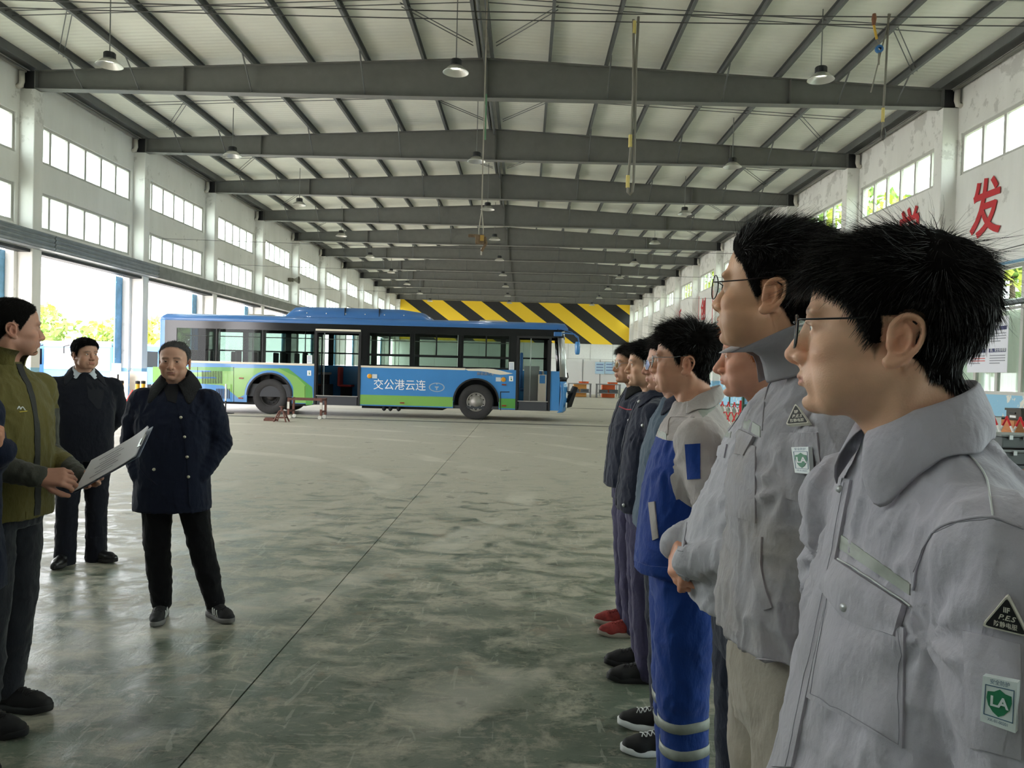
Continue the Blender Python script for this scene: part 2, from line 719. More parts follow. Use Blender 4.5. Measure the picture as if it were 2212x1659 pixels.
wb = tag(MB().box((XLW, YBACK, 0), (XRW, YBACK + 0.24, 4.7)).build('wall_back', mat('white_panel', (214, 214, 212), 0.7, var=0.05)),
         'white end wall below black and yellow hazard stripes', kind='structure')
MB().box((XLW, YBACK - 0.1, 4.7), (XRW, YBACK + 0.2, 10.0)).build('hazard_panel', stripes(), wb)
for x in np.arange(XLW + 1.5, XRW, 2.4):
    MB().box((x - 0.03, YBACK - 0.02, 0), (x + 0.03, YBACK, 4.7)).build('seam_strip', mat('grey_seam', (180, 180, 178)), wb)
MB().box((XLW, YBACK - 0.03, 3.05), (XRW, YBACK, 3.12)).build('rail', mat('grey_seam', (180, 180, 178)), wb)
# end behind the camera: plain wall, and unseen shutters added to cut daylight
for k in (K0, K0 + 1):
    y = Y0 + BAY * k
    tag(MB().box((XLW - 0.2, y + 0.2, 0), (XLW - 0.14, y + 5.8, 4.5)).build('door_closed_shutter', M_zinc), 'closed zinc shutter, unseen and added to cut daylight', kind='structure').name = 'door_%d' % (30 + k - K0)
wf = MB().box((XLW, YEND - 8.2, 0), (XRW, YEND - 8, 10.0))
tag(wf.build('wall_front', M_wall), 'plain white end wall', kind='structure')
for xa, xb, nm in ((XLW - 0.24, XLW, 'wall_left_end'), (XRW, XRW + 0.24, 'wall_right_end')):
    tag(MB().box((xa, YEND - 8.2, 0), (xb, YEND, 9.5)).build(nm, M_wall), 'plain white end of the side wall', kind='structure')

# roof panels
def roof_mat():
    m = mat('ribbed_roof_panel', (226, 226, 214), 0.6, var=0.06, vscale=0.7)
    N, L = m.node_tree.nodes, m.node_tree.links
    tc = N.new('ShaderNodeTexCoord')
    wv = N.new('ShaderNodeTexWave')
    wv.bands_direction = 'Y'
    wv.inputs['Scale'].default_value = 1.7
    wv.inputs['Distortion'].default_value = 0
    L.new(tc.outputs['Object'], wv.inputs['Vector'])
    bp = N.new('ShaderNodeBump')
    bp.inputs['Strength'].default_value = 0.3
    bp.inputs['Distance'].default_value = 0.03
    L.new(wv.outputs['Fac'], bp.inputs['Height'])
    L.new(bp.outputs[0], N['Principled BSDF'].inputs['Normal'])
    return m


M_roof = roof_mat()
PZ = 0.22
rf = MB()
for xa, xb in ((XLW - 0.6, RID), (RID, XRW + 0.6)):
    za, zb = ztop(xa) + PZ, ztop(xb) + PZ
    rf.prism([(xa, za), (xb, zb), (xb, zb + 0.08), (xa, za + 0.08)], 1, YEND - 8.2, YBACK + 0.2)
ceil = tag(rf.build('ceiling', M_roof), 'pale ribbed metal roof on dark grey purlins', kind='structure')
PX = [-1.47, -1.07] + [RID - 0.18 - 1.52 * i for i in range(1, 8)] + [RID + 0.22 + 1.52 * i for i in range(1, 8)]
for x in PX:
    s = 1 if x < RID else -1
    z = ztop(x)
    sec = [(0, 0), (0.075 * s, 0), (0.075 * s, 0.02), (0.012 * s, 0.02), (0.012 * s, PZ - 0.015), (0.07 * s, PZ - 0.015), (0.07 * s, PZ), (0, PZ)]
    MB().prism([(x + a, z + b) for a, b in sec], 1, YEND - 8, YBACK - 0.12).build('purlin', M_steel2, ceil)
for s, xw in ((-1, XLW), (1, XRW)):
    z = 9.3
    MB().box((min(xw, xw - s * 0.5), YEND - 8, z + 0.12), (max(xw, xw - s * 0.5), YBACK - 0.12, z + 0.16)).build('eave_beam', M_steel2, ceil)
    MB().box((xw - s * 0.5 - 0.01, YEND - 8, z - 0.02), (xw - s * 0.5 + 0.01, YBACK - 0.12, z + 0.22)).build('eave_beam', M_steel2, ceil)
    MB().tube([(xw - s * 0.12, YEND - 6, 9.26), (xw - s * 0.12, YBACK - 1, 9.26)], 0.05, 8).build('eave_pipe', mat('grey_pipe', (120, 118, 112), 0.5), ceil)
MB().tube([(-1.27, YEND - 6, 9.72), (-1.27, YBACK - 1, 9.72)], 0.045, 8).build('ridge_pipe', M_steel2, ceil)

# roof beams with tapered webs
bm_ends = (XLC - 0.02, XRC + 0.02)
for k in range(K0, K1 + 1):
    y = Y0 + BAY * k - 0.05
    if y > YBACK - 1:
        continue
    xa, xb = bm_ends
    o = MB().prism([(xa, ZB), (xb, ZB), (xb, ztop(xb)), (RID, ztop(RID)), (xa, ztop(xa))], 1, y - 0.008, y + 0.008).build('roof_beam', M_steel)
    tag(o, 'grey steel roof beam spanning the hall between white columns', kind='structure')
    MB().box((xa, y - 0.14, ZB - 0.012), (xb, y + 0.14, ZB + 0.004)).build('flange', M_steel, o)
    for a, b in ((xa, RID), (RID, xb)):
        za, zb = ztop(a), ztop(b)
        MB().prism([(a, za - 0.014), (b, zb - 0.014), (b, zb), (a, za)], 1, y - 0.12, y + 0.12).build('flange', M_steel, o)
    MB().box((RID - 0.02, y - 0.14, ZB), (RID + 0.02, y + 0.14, ztop(RID) - 0.01)).build('stiffener', M_steel, o)
    MB().box((RID + 0.03, y - 0.14, ZB), (RID + 0.05, y + 0.14, ztop(RID) - 0.01)).build('stiffener', M_steel, o)
    for s, xe in ((1, xa), (-1, xb)):
        MB().box((min(xe, xe - s * 0.3), y - 0.13, ZB), (max(xe, xe - s * 0.3), y + 0.13, ztop(xe) - 0.03)).build('end_block', M_dark, o)
        MB().box((xe - 0.012, y - 0.14, ZB), (xe + 0.012, y + 0.14, ztop(xe))).build('stiffener', M_steel, o)
        MB().box((xe + s * 4 - 0.008, y - 0.13, ZB), (xe + s * 4 + 0.008, y + 0.13, ztop(xe + s * 4) - 0.01)).build('stiffener', M_steel, o)
    for i, x in enumerate(PX[2:]):
        j = i % 7
        if j in (1, 3, 5, 6):
            MB().tube([(x, y - 0.75, ztop(x) + 0.02), (x, y - 0.02, ZB + 0.03)], 0.022, 6).build('brace', M_steel2, o)
# tie rods threaded through the purlins at mid bay, with the end diagonals
for k in range(-1, 8):
    ym = Y0 + BAY * k + 2.9
    for d in (-0.12, 0.12):
        for xa, xb in ((XLW + 1.6, RID - 0.2), (RID + 0.2, XRW - 1.5)):
            MB().tube([(xa, ym + d, ztop(xa) + 0.12), (xb, ym + d, ztop(xb) + 0.12)], 0.012, 5).build('tie_rod', M_steel2, ceil)
    for s in (-1, 1):
        for d in (-0.1, 0.1):
            x1, x2 = RID + s * 0.3, RID + s * 1.8
            MB().tube([(x1, ym + 2.3 + d, ztop(x1) + 0.1), (x2, ym + 0.1 + d, ztop(x2) + 0.1)], 0.012, 5).build('tie_rod', M_steel2, ceil)
            x1, x2 = RID + s * 9.4, RID + s * 11
            MB().tube([(x1, ym + d, ztop(x1) + 0.1), (x2, ym + 2.3 + d, ztop(x2) + 0.1)], 0.012, 5).build('tie_rod', M_steel2, ceil)

# rolled shutter housings over the bus doorways, blue door leaves
ORD = ['first', 'second', 'third', 'fourth', 'fifth', 'sixth', 'seventh', 'eighth', 'ninth', 'tenth', 'eleventh']
DN = [0]
for k in range(-2, 9):
    y = Y0 + BAY * k + 0.33
    xa, x1 = XLC + 0.006, XLC + 0.30
    sec = [(xa, 4.52), (x1, 4.52)]
    zs = np.linspace(4.52, 4.95, 16)
    if k < 1:
        sec += [(x1 + 0.022 * (1 if (i // 2) % 2 else -0.3), z) for i, z in enumerate(zs)]
    sec += [(x1, 4.95), (xa, 4.99)]
    y1 = y + 5.96
    o = MB().prism(sec, 1, y, y1).build('shutter_housing', M_zinc if k < 1 else mat('dull_grey_sheet', (120, 122, 118), 0.6, var=0.25, vscale=2))
    tag(o, ('ribbed zinc' if k < 1 else 'flat dull grey') + ' shutter housing over the %s bus doorway' % ORD[k + 2], 'shutter housing', 'shutter housings')
    for yy in (y + 1.2, y + 4.6):
        MB().box((XLW, yy - 0.04, 4.6), (xa, yy + 0.04, 4.68)).build('bracket', M_dark, o)
    MB().box((XLW + 0.02, Y0 + BAY * k + 0.22, 4.42), (XLW + 0.36, Y0 + BAY * k + 5.78, 4.5)).build('slot_cover', M_dark, o)
    DN[0] += 1
    yd = Y0 + BAY * (k + 1) - 0.2
    d = MB().box((XLW - 0.3, yd - 0.55, 0.02), (XLW - 0.25, yd, 4.44)).build('door_%d' % DN[0], M_bluep)
    tag(d, 'blue sliding door leaf pushed back against a column', kind='structure')
    for z in (0.3, 1.6, 3.0, 4.2):
        MB().box((XLW - 0.25, yd - 0.53, z), (XLW - 0.235, yd - 0.02, z + 0.06)).build('rail', M_bluep, d)

# ground, trees and parked buses outside
tag(MB().box((-120, -80, -0.4), (120, 140, -0.31)).build('ground', mat('pale_concrete', (190, 186, 176), 0.9, var=0.1, vscale=0.5)), 'pale concrete yard outside', kind='structure')


def leaf_tree(name, loc, h, r, col, seed, label, group, n=900, ls=0.35, trunk=True):
    rs = np.random.default_rng(seed)
    t = thing(name, loc, label, 'tree', group)
    if trunk:
        MB().tube([(0, 0, -0.35), (0.05, 0, h * 0.35), (0, 0.1, h * 0.7)], [0.16, 0.12, 0.06], 7).build('trunk', mat('bark', (92, 80, 66), 0.9), t)
    blobs = [(rs.normal(0, r * 0.45), rs.normal(0, r * 0.45), h * (0.42 + 0.5 * rs.random()), r * (0.35 + 0.3 * rs.random())) for _ in range(9)]
    V, F = [], []
    for i in range(n):
        bx, by, bz, br = blobs[i % 9]
        d = rs.normal(size=3)
        d /= np.linalg.norm(d)
        c = np.array([bx, by, bz]) + d * br * (0.75 + 0.35 * rs.random())
        a = rs.normal(size=3)
        a /= np.linalg.norm(a)
        b = np.cross(a, rs.normal(size=3))
        b /= np.linalg.norm(b)
        s = ls * (0.6 + 0.8 * rs.random())
        V += [c - a * s, c + b * s * 0.6, c + a * s, c - b * s * 0.6]
        F.append((4 * i, 4 * i + 1, 4 * i + 2, 4 * i + 3))
    m = MB()
    m.add(V, F)
    o = m.build('foliage', mat(*col), t)
    o['kind'] = 'stuff'
    return t


ORD2 = ORD + ['twelfth', 'thirteenth']
YG = ('yellow_green_leaves', (170, 178, 70), 0.7, 0, 0.25, 3)
DG = ('mid_green_leaves', (120, 148, 70), 0.7, 0, 0.3, 3)
for i in range(13):
    x = -62 - (i % 3) * 6
    y = 55 + i * 7.2
    leaf_tree('tree', (x, y, 0), 6.3 + (i * 37 % 5) * 0.5, 3.4, YG if i % 2 else DG, 40 + i,
              'bushy %s tree beyond the yard, %s along from the camera end' % ('yellow green' if i % 2 else 'mid green', ORD2[i]), 'trees beyond the yard', 700, 0.5)
for i in range(12):
    leaf_tree('tree', (15.4 + (i % 2) * 1.6, 9 + i * 6.1, 0), 9.5 + (i % 3), 2.2, DG if i % 2 else YG, 80 + i,
              'leafy %s tree behind the lettered wall, %s from the camera end' % ('mid green' if i % 2 else 'yellow green', ORD2[i]), 'trees behind the lettered wall', 800, 0.26)
# ------------------------------------------------------------------ the city bus across the hall
BY = 24.2
_o = at(345, 870, BY)
BX0 = _o[0]


def bp(px, py=800.0):
    q = at(px, py, BY)
    return q[0] - BX0, q[2]


def bxs(px):
    return bp(px)[0]


M_bblue = mat('bus_blue_paint', (66, 130, 190), 0.22, coat=0.4, var=0.05, vscale=1.5)
M_bblue2 = mat('bus_roof_blue', (54, 104, 162), 0.3, coat=0.3)
M_bgreen = mat('bus_green_paint', (122, 170, 84), 0.25, coat=0.4)
M_bgreen2 = mat('bus_dark_green_paint', (84, 148, 70), 0.25, coat=0.4)
M_black = mat('black_gloss_panel', (18, 19, 21), 0.15)
M_rubber = mat('tyre_rubber', (44, 43, 43), 0.85, var=0.15, vscale=8)
M_matblk = mat('matt_black', (22, 22, 24), 0.7)
M_bglass = glass_mat('bus_window_glass', (230, 237, 233), 0.015, 0.01)
M_bglass2 = glass_mat('bus_tinted_glass', (182, 190, 187), 0.012, 0.01)
M_bglass3 = glass_mat('bus_far_glass', (190, 202, 196), 0.015, 0.01)
M_cream = mat('cream_trim', (214, 206, 188), 0.5)
M_silver = mat('silver_metal', (180, 180, 178), 0.35, 0.8)
M_signwhite = mat('sign_white', (232, 234, 234), 0.6)
M_inner = mat('bus_inner_grey', (150, 152, 150), 0.7)
M_seat = mat('grey_seat_shell', (128, 128, 130), 0.6)
M_redseat = mat('red_seat_cushion', (150, 38, 34), 0.7)
M_amber = mat('amber_lens', (214, 150, 40), 0.3)
M_marker = mat('marker_lens', (130, 60, 30), 0.3)

bus = thing('bus', (BX0, BY, 0), 'blue and green city bus parked across the hall with both doors open', 'bus')
BL = bxs(1225)
ZS = 0.36                         # skirt
ZW, ZH, ZR = 1.60, 2.66, 2.92     # belt, window head, roof edge
xd1, xd2, xd3, xd4 = bxs(679), bxs(779), bxs(1115), bxs(1190)
wf_, wr_ = bp(1028, 868), bp(582, 857)
WZ, WRAD = 0.56, 0.565


def arch(cx, r, n=14):
    a = np.linspace(PI, 0, n)
    z0 = ZS
    return [(cx + r * math.cos(t), max(z0, WZ + 0.03 + r * math.sin(t))) for t in a]


def side_poly(xa, xb, cx=None, z1=ZW):
    p = [(xa, ZS)]
    if cx is not None:
        p += [(cx - 0.72, ZS)] + arch(cx, 0.72) + [(cx + 0.72, ZS)]
    return p + [(xb, ZS), (xb, z1), (xa, z1)]


for ys, side in ((0.0, 'near'), (2.5, 'far')):
    yb = ys + (0.05 if ys == 0 else -0.05)
    a, b = min(ys, yb), max(ys, yb)
    if side == 'near':
        secs = ((0.0, xd1, wr_[0]), (xd2, xd3, wf_[0]), (xd4, BL - 0.22, None))
    else:
        secs = ((0.0, 6.0, wr_[0]), (6.0, BL - 0.22, wf_[0]))
    for xa, xb, c in secs:
        MB().prism(side_poly(xa, xb, c), 1, a, b).build('side_panel', M_bblue, bus)
    # black header and pillars
    hd = MB().box((0.12, a, ZH), (BL - 0.2, b, ZR))
    hd.box((0.12, a, ZW), (bxs(380), b, ZH))
    hd.build('window_header', M_black, bus)
roofsec = [(0, ZR - 0.02), (-0.02, 2.98), (0.02, 3.05), (0.14, 3.11), (0.4, 3.14), (2.1, 3.14), (2.36, 3.11), (2.48, 3.05), (2.52, 2.98), (2.5, ZR - 0.02)]
G = []
for x, s in ((-0.02, 0.0), (0.02, 0.8), (0.12, 1.0), (BL - 0.35, 1.0), (BL - 0.1, 0.9), (BL - 0.0, 0.3)):
    G.append([(x, 1.25 + (y - 1.25) * (0.97 + 0.03 * s), ZR - 0.02 + (z - ZR + 0.02) * s) for y, z in roofsec])
smooth_by_angle(MB().grid(G).build('roof', M_bblue2, bus), 50)
MB().box((-0.03, -0.01, 2.9), (0.14, 2.51, 3.0)).box((-0.04, 0.0, 1.5), (0.14, 0.06, 2.92)).box((-0.04, 2.44, 1.5), (0.14, 2.5, 2.92)).build('rear_frame', M_bblue, bus, bevel=0.02)
MB().box((-0.03, 0.03, ZS), (0.03, 2.47, 2.0)).build('rear_panel', M_bblue, bus)
MB().box((0.0, 0.06, 2.0), (0.02, 2.44, 2.9)).build('rear_window', M_bglass2, bus)
# floor, ceiling, bulkheads inside
MB().box((0.1, 0.06, 0.55), (xd1, 2.44, 0.95)).box((xd1, 0.06, 0.34), (BL - 0.5, 2.44, 0.44)).build('inner_floor', mat('dark_bus_floor', (52, 54, 58), 0.7), bus)
MB().box((0.1, 0.06, 2.86), (BL - 0.3, 2.44, 2.9)).build('inner_ceiling', M_inner, bus)

# wrap-around nose
nose = [(BL - 0.22, 0.0), (BL - 0.12, 0.03), (BL - 0.04, 0.16), (BL + 0.02, 0.5), (BL + 0.04, 1.25), (BL + 0.02, 2.0), (BL - 0.04, 2.34), (BL - 0.12, 2.47), (BL - 0.22, 2.5)]


def nosegrid(zs):
    return [[(x + dx, y, z) for x, y in nose] for z, dx in zs]


smooth_by_angle(MB().grid(nosegrid(((0.3, -0.06), (0.36, 0.0), (0.8, 0.04), (1.1, 0.03), (1.28, 0.0)))).build('nose_panel', M_bblue, bus, solid=0.02), 40)
MB().grid(nosegrid(((1.28, 0.0), (1.34, 0.0), (1.42, -0.01)))).build('nose_trim', M_matblk, bus, smooth=True, solid=0.02)
MB().grid([[q for q in r[2:-2]] for r in nosegrid(((1.40, -0.01), (2.0, -0.04), (2.65, -0.10)))]).build('windscreen', M_bglass, bus, smooth=True)
MB().grid([[q for q in r[:3]] for r in nosegrid(((1.40, -0.01), (2.0, -0.04), (2.65, -0.10)))]).build('corner_post', M_silver, bus, smooth=True, solid=0.02)
MB().grid([[q for q in r[-3:]] for r in nosegrid(((1.40, -0.01), (2.0, -0.04), (2.65, -0.10)))]).build('corner_post', M_black, bus, smooth=True, solid=0.02)
MB().grid(nosegrid(((2.62, -0.10), (2.95, -0.12)))).build('nose_header', M_black, bus, smooth=True, solid=0.02)
for ys in (0.12, 2.2):
    o = MB().lathe([(0.0, 0.03), (0.09, 0.02), (0.11, -0.02)], 14, (BL + 0.02, ys + 0.12, 0.85), 0).build('headlamp', M_signwhite, bus, smooth=True)
MB().box((BL - 0.01, 0.10, 0.46), (BL + 0.035, 0.22, 0.62)).build('fog_lamp', M_signwhite, bus, bevel=0.01)

# near side windows: three with a sliding top pair over a fixed pane, the long glued rear glass
def near_window(p0, p1):
    xa, xb = bxs(p0), bxs(p1)
    f = MB()
    z0, zm, z1 = ZW + 0.06, 1.97, ZH
    for lo, hi in (((xa - 0.05, 0, ZW), (xb + 0.05, 0.05, z0)), ((xa, 0, zm - 0.035), (xb, 0.05, zm + 0.035)), ((xa - 0.05, 0, z0), (xa, 0.05, z1)), ((xb, 0, z0), (xb + 0.05, 0.05, z1)),
                   (((xa + xb) / 2 - 0.02, 0.0, zm + 0.035), ((xa + xb) / 2 + 0.02, 0.05, z1))):
        f.box(lo, hi)
    w = f.build('window', M_black, bus)
    for lo, hi in (((xa, 0.02, z0), (xb, 0.026, zm - 0.035)), ((xa, 0.02, zm + 0.035), ((xa + xb) / 2 - 0.02, 0.026, z1)), (((xa + xb) / 2 + 0.02, 0.02, zm + 0.035), (xb, 0.026, z1))):
        MB().box(lo, hi).build('pane', M_bglass, w)


near_window(797, 884)
near_window(895, 988)
near_window(1000, 1098)
pil = MB()
for a, b in ((779, 794), (887, 892), (991, 997), (1101, 1115)):
    pil.box((bxs(a), 0.0, ZW), (bxs(b), 0.05, ZH))
pil.build('pillar', M_black, bus)
for a, b in ((380, 465), (466, 565), (566, 677)):
    MB().box((bxs(a), 0.01, ZW + 0.04), (bxs(b) - 0.01, 0.016, ZH + 0.02)).build('rear_glass', M_bglass2, bus)
for a in (465, 566):
    MB().box((bxs(a) - 0.08, 0.02, ZW), (bxs(a) + 0.08, 0.05, ZH)).build('pillar', M_black, bus)
MB().box((bxs(677), 0.0, ZW), (xd1, 0.05, ZH)).build('pillar', M_black, bus)
# far side windows
f = MB()
for i in range(9):
    x = 0.3 + i * (BL - 0.9) / 8
    f.box((x - 0.09, 2.45, ZW), (x + 0.09, 2.5, ZH))
    if i < 8:
        f.box((x, 2.45, 2.0), (x + (BL - 0.9) / 8, 2.5, 2.05))
f.build('far_pillars', M_black, bus)
for i in range(8):
    x = 0.3 + i * (BL - 0.9) / 8
    MB().box((x + 0.09, 2.47, ZW + 0.02), (x + (BL - 0.9) / 8 - 0.09, 2.476, ZH)).build('far_pane', M_bglass3, bus)

# belt line strip with the wave by the front door
MB().box((bxs(378), -0.012, ZW - 0.035), (xd1, 0.0, ZW + 0.03)).box((xd2, -0.012, ZW - 0.04), (bxs(1005), 0.0, ZW + 0.02)).build('belt_strip', M_cream, bus)
wave = [(970, 614), (1060, 613), (1130, 612), (1200, 616), (1260, 628), (1310, 642), (1358, 652), (1300, 660), (1255, 662), (1210, 656), (1150, 640), (1080, 632), (1000, 630)]
MB().prism([bp(740 + x / 3.687, 630 + y / 3.687) for x, y in wave], 1, -0.014, 0.0).build('belt_wave', M_cream, bus)


def decal(name, pts, crop, m, d=0.006, parent=None):
    k, ox = (4.022, 330) if crop == 3 else (3.687, 740)
    return MB().prism([bp(ox + x / k, 630 + y / k) for x, y in pts], 1, -d, 0.0).build(name, m, parent or bus)


def ring_pts(cx, cz, r, a0, a1, n=12):
    return [(cx + r * math.cos(t), cz + r * math.sin(t)) for t in np.linspace(a0, a1, n)]


# green paint field around the rear wheel, with the darker leaf and the stripes
c3 = lambda x, y: bp(330 + x / 4.022, 630 + y / 4.022)
rx = wr_[0]
field = [c3(0, 652), c3(1175, 668), c3(1385, 830)]
field += [(xd1 - 0.01, ZS + 0.02), (rx + 0.80, ZS + 0.02)]
field += [(x, z) for x, z in ring_pts(rx, WZ + 0.03, 0.80, 0.0, PI, 16)]
field += [c3(745, 925), c3(610, 815), c3(380, 795), c3(0, 790)]
MB().prism(field, 1, -0.004, 0.0).build('green_field', M_bgreen, bus)
for pts in ([(285, 653), (700, 657), (700, 690), (430, 690), (285, 672)], [(1090, 664), (1180, 668), (1385, 832), (1385, 985), (1330, 985), (1328, 815), (1250, 740)]):
    MB().prism([c3(*q) for q in pts], 1, -0.006, 0.0).build('dark_green_leaf', M_bgreen2, bus)
for y0, y1, x1 in ((680, 702, 500), (735, 758, 545)):
    MB().prism([c3(285, y0), c3(x1, y0 + 6), c3(x1 + 10, y1 - 4), c3(285, y1)], 1, -0.007, 0.0).build('blue_stripe', M_bblue, bus)
for i in range(13):
    x = 428 + i * 14
    MB().prism([c3(x, 690), c3(x + 6, 690), c3(x + 6, 800), c3(x, 800)], 1, -0.009, 0.0).build('louvre_slat', M_matblk, bus)
for i in range(9):
    x = 550 + i * 14
    MB().prism([c3(x, 843), c3(x + 6, 843), c3(x + 6, 930), c3(x, 930)], 1, -0.009, 0.0).build('louvre_slat', M_matblk, bus)
for x in (388, 702):
    MB().prism([c3(x, 655), c3(x + 3, 655), c3(x + 3, 965), c3(x, 965)], 1, -0.008, 0.0).build('panel_seam', M_matblk, bus)
MB().prism([c3(1218, 812), c3(1330, 812), c3(1330, 822), c3(1322, 822), c3(1322, 930), c3(1222, 930), c3(1222, 822), c3(1218, 822)], 1, -0.02, 0.0).build('filler_flap', M_bgreen, bus)
# lower green band at the front half
for a, b in ((xd2, wf_[0] - 0.73), (wf_[0] + 0.73, xd3)):
    MB().box((a, -0.004, ZS + 0.03), (b, 0.0, ZS + 0.03 + 0.31)).build('green_band', M_bgreen2 if b == xd3 else M_bgreen, bus)
for cx in (rx, wf_[0]):
    a = ring_pts(cx, WZ + 0.03, 0.73, 0, PI, 18)
    b = ring_pts(cx, WZ + 0.03, 0.68, PI, 0, 18)
    MB().prism(a + b, 1, -0.03, 0.02).build('arch_lip', M_matblk, bus)
    MB().box((cx - 0.7, 0.42, 0.36), (cx + 0.7, 0.46, 1.3)).build('wheel_well', M_matblk, bus)


def wheel(cx, y, front):
    w = thing('wheel', (cx, y, WZ), None, None)
    w.parent = bus
    MB().lathe([(0.30, 0.02), (0.34, -0.005), (0.42, -0.02), (0.50, -0.015), (0.545, 0.01), (0.56, 0.04), (0.56, 0.25), (0.54, 0.28), (0.4, 0.29), (0.3, 0.27)], 40, (0, 0, 0), 1).build('tyre', M_rubber, w, smooth=True)
    if front:
        MB().lathe([(0.30, 0.02), (0.285, 0.0), (0.275, 0.03), (0.2, 0.06), (0.19, 0.02), (0.15, 0.0), (0.12, -0.04), (0.0, -0.05)], 30, (0, 0, 0), 1).build('rim', mat('dusty_steel_rim', (150, 146, 140), 0.5, 0.5, var=0.15), w, smooth=True)
    else:
        MB().lathe([(0.30, 0.02), (0.285, 0.0), (0.27, 0.05), (0.24, 0.14), (0.16, 0.16), (0.13, 0.10), (0.11, 0.04), (0.0, 0.03)], 30, (0, 0, 0), 1).build('rim', mat('black_rim', (40, 38, 37), 0.6), w, smooth=True)
    for i in range(10):
        a = i * 2 * PI / 10
        r = 0.225 if front else 0.2
        yb = 0.045 if front else 0.15
        MB().lathe([(0.016, yb), (0.016, yb - 0.05), (0.0, yb - 0.055)], 6, (r * math.cos(a), 0, r * math.sin(a)), 1).build('wheel_nut', M_silver if front else M_matblk, w)
        if front:
            b = a + PI / 10
            MB().lathe([(0.022, 0.0), (0.0, -0.002)], 8, (0.245 * math.cos(b), 0.035, 0.245 * math.sin(b)), 1).build('hand_hole', M_matblk, w)
    return w


for y, fr in ((0.06, True),):
    wheel(wf_[0], 0.06, True)
    wheel(rx, 0.06, False)
    wheel(wf_[0], 2.16, True)
    wheel(rx, 2.16, False)

# lettering, emblem and small side fittings
V, F = text_on('交公港云连', 0.36, (bxs(740 + 457 / 3.687), -0.008, bp(860, 630 + 748 / 3.687)[1]), (1, 0, 0), (0, 0, 1), sx=0.93)
m = MB()
m.add(V, F)
m.build('lettering', M_signwhite, bus)
ex, ez = bp(740 + 750 / 3.687, 630 + 762 / 3.687)
a = [(ex + 0.25 * math.cos(t), ez + 0.145 * math.sin(t)) for t in np.linspace(0, 2 * PI, 28)]
b = [(ex + 0.215 * math.cos(t), ez + 0.12 * math.sin(t)) for t in np.linspace(2 * PI, 0, 28)]
em = MB().prism(a + b, 1, -0.008, 0.0)
em.prism([(ex - 0.07, ez + 0.03), (ex + 0.07, ez + 0.03), (ex + 0.04, ez - 0.02), (ex + 0.02, ez - 0.02), (ex + 0.015, ez - 0.09), (ex - 0.015, ez - 0.09), (ex - 0.02, ez - 0.02), (ex - 0.04, ez - 0.02)], 1, -0.008, 0.0)
em.prism([(ex, ez + 0.14), (ex + 0.03, ez + 0.09), (ex - 0.03, ez + 0.09)], 1, -0.009, 0.0)
em.build('emblem', mat('emblem_silver', (150, 165, 180), 0.4), bus)
V, F = text_on('新能源汽车', 0.11, (bxs(740 + 1140 / 3.687), -0.008, bp(1050, 630 + 657 / 3.687)[1]), (1, 0, 0), (0, 0, 1))
m = MB()
m.add(V, F)
m.build('lettering', M_silver, bus)
for cx, cy, s in ((215, 673, 1), (1281, 700, -1)):
    x, z = bp(740 + cx / 3.687, 630 + cy / 3.687)
    MB().lathe([(0.075, 0.0), (0.075, -0.02), (0.05, -0.03), (0.0, -0.03)], 14, (x, 0, z), 1).build('filler_cap', M_amber, bus)
    MB().cbox((x + s * 0.16, -0.006, z), (0.16, 0.012, 0.13)).build('notice_plate', mat('pale_plate', (196, 204, 208), 0.5), bus)
for cx, cy, crop in ((475, 886, 4), (1286, 741, 4), (1286, 908, 4), (770, 752, 3), (765, 925, 3)):
    k, ox = (4.022, 330) if crop == 3 else (3.687, 740)
    x, z = bp(ox + cx / k, 630 + cy / k)
    MB().cbox((x, -0.012, z), (0.14, 0.024, 0.045)).build('side_marker', M_marker, bus)
for pts, crop, nm in (([(1340, 552), (1385, 552), (1385, 635), (1340, 635)], 3, 'timetable'), ([(1325, 560), (1366, 560), (1366, 632), (1325, 632)], 4, 'timetable')):
    o = decal(nm, pts, crop, M_signwhite, 0.008)
    x0, y0 = pts[0]
    x1, y1 = pts[2]
    decal('blue_band', [(x0, y1 - 10), (x1, y1 - 10), (x1, y1), (x0, y1)], crop, M_bblue, 0.010, o)
    for i in range(5):
        yy = y0 + 10 + i * 11
        decal('print_line', [(x0 + 5, yy), (x1 - 5, yy), (x1 - 5, yy + 4), (x0 + 5, yy + 4)], crop, mat('print_blue_grey', (120, 140, 180), 0.6), 0.010, o)
for pts, crop in (([(1342, 685), (1376, 685), (1376, 730), (1342, 730)], 3), ([(1326, 672), (1358, 672), (1358, 714), (1326, 714)], 4)):
    o = decal('boarding_sign', pts, crop, M_signwhite, 0.008)
    (x0, y0), (x1, y1) = pts[0], pts[2]
    xm = (x0 + x1) / 2
    decal('sign_figure', [(xm - 3, y0 + 8), (xm + 2, y0 + 8), (xm + 3, y0 + 20), (xm + 9, y0 + 34), (xm - 4, y0 + 34), (xm - 2, y0 + 22)], crop, mat('sign_green', (60, 120, 70), 0.6), 0.010, o)
# engine flap outline near the front wheel
pts = [(1255, 795), (1330, 795), (1330, 802), (1262, 802), (1262, 945), (1255, 945)]
decal('panel_seam', pts, 4, M_matblk, 0.008)

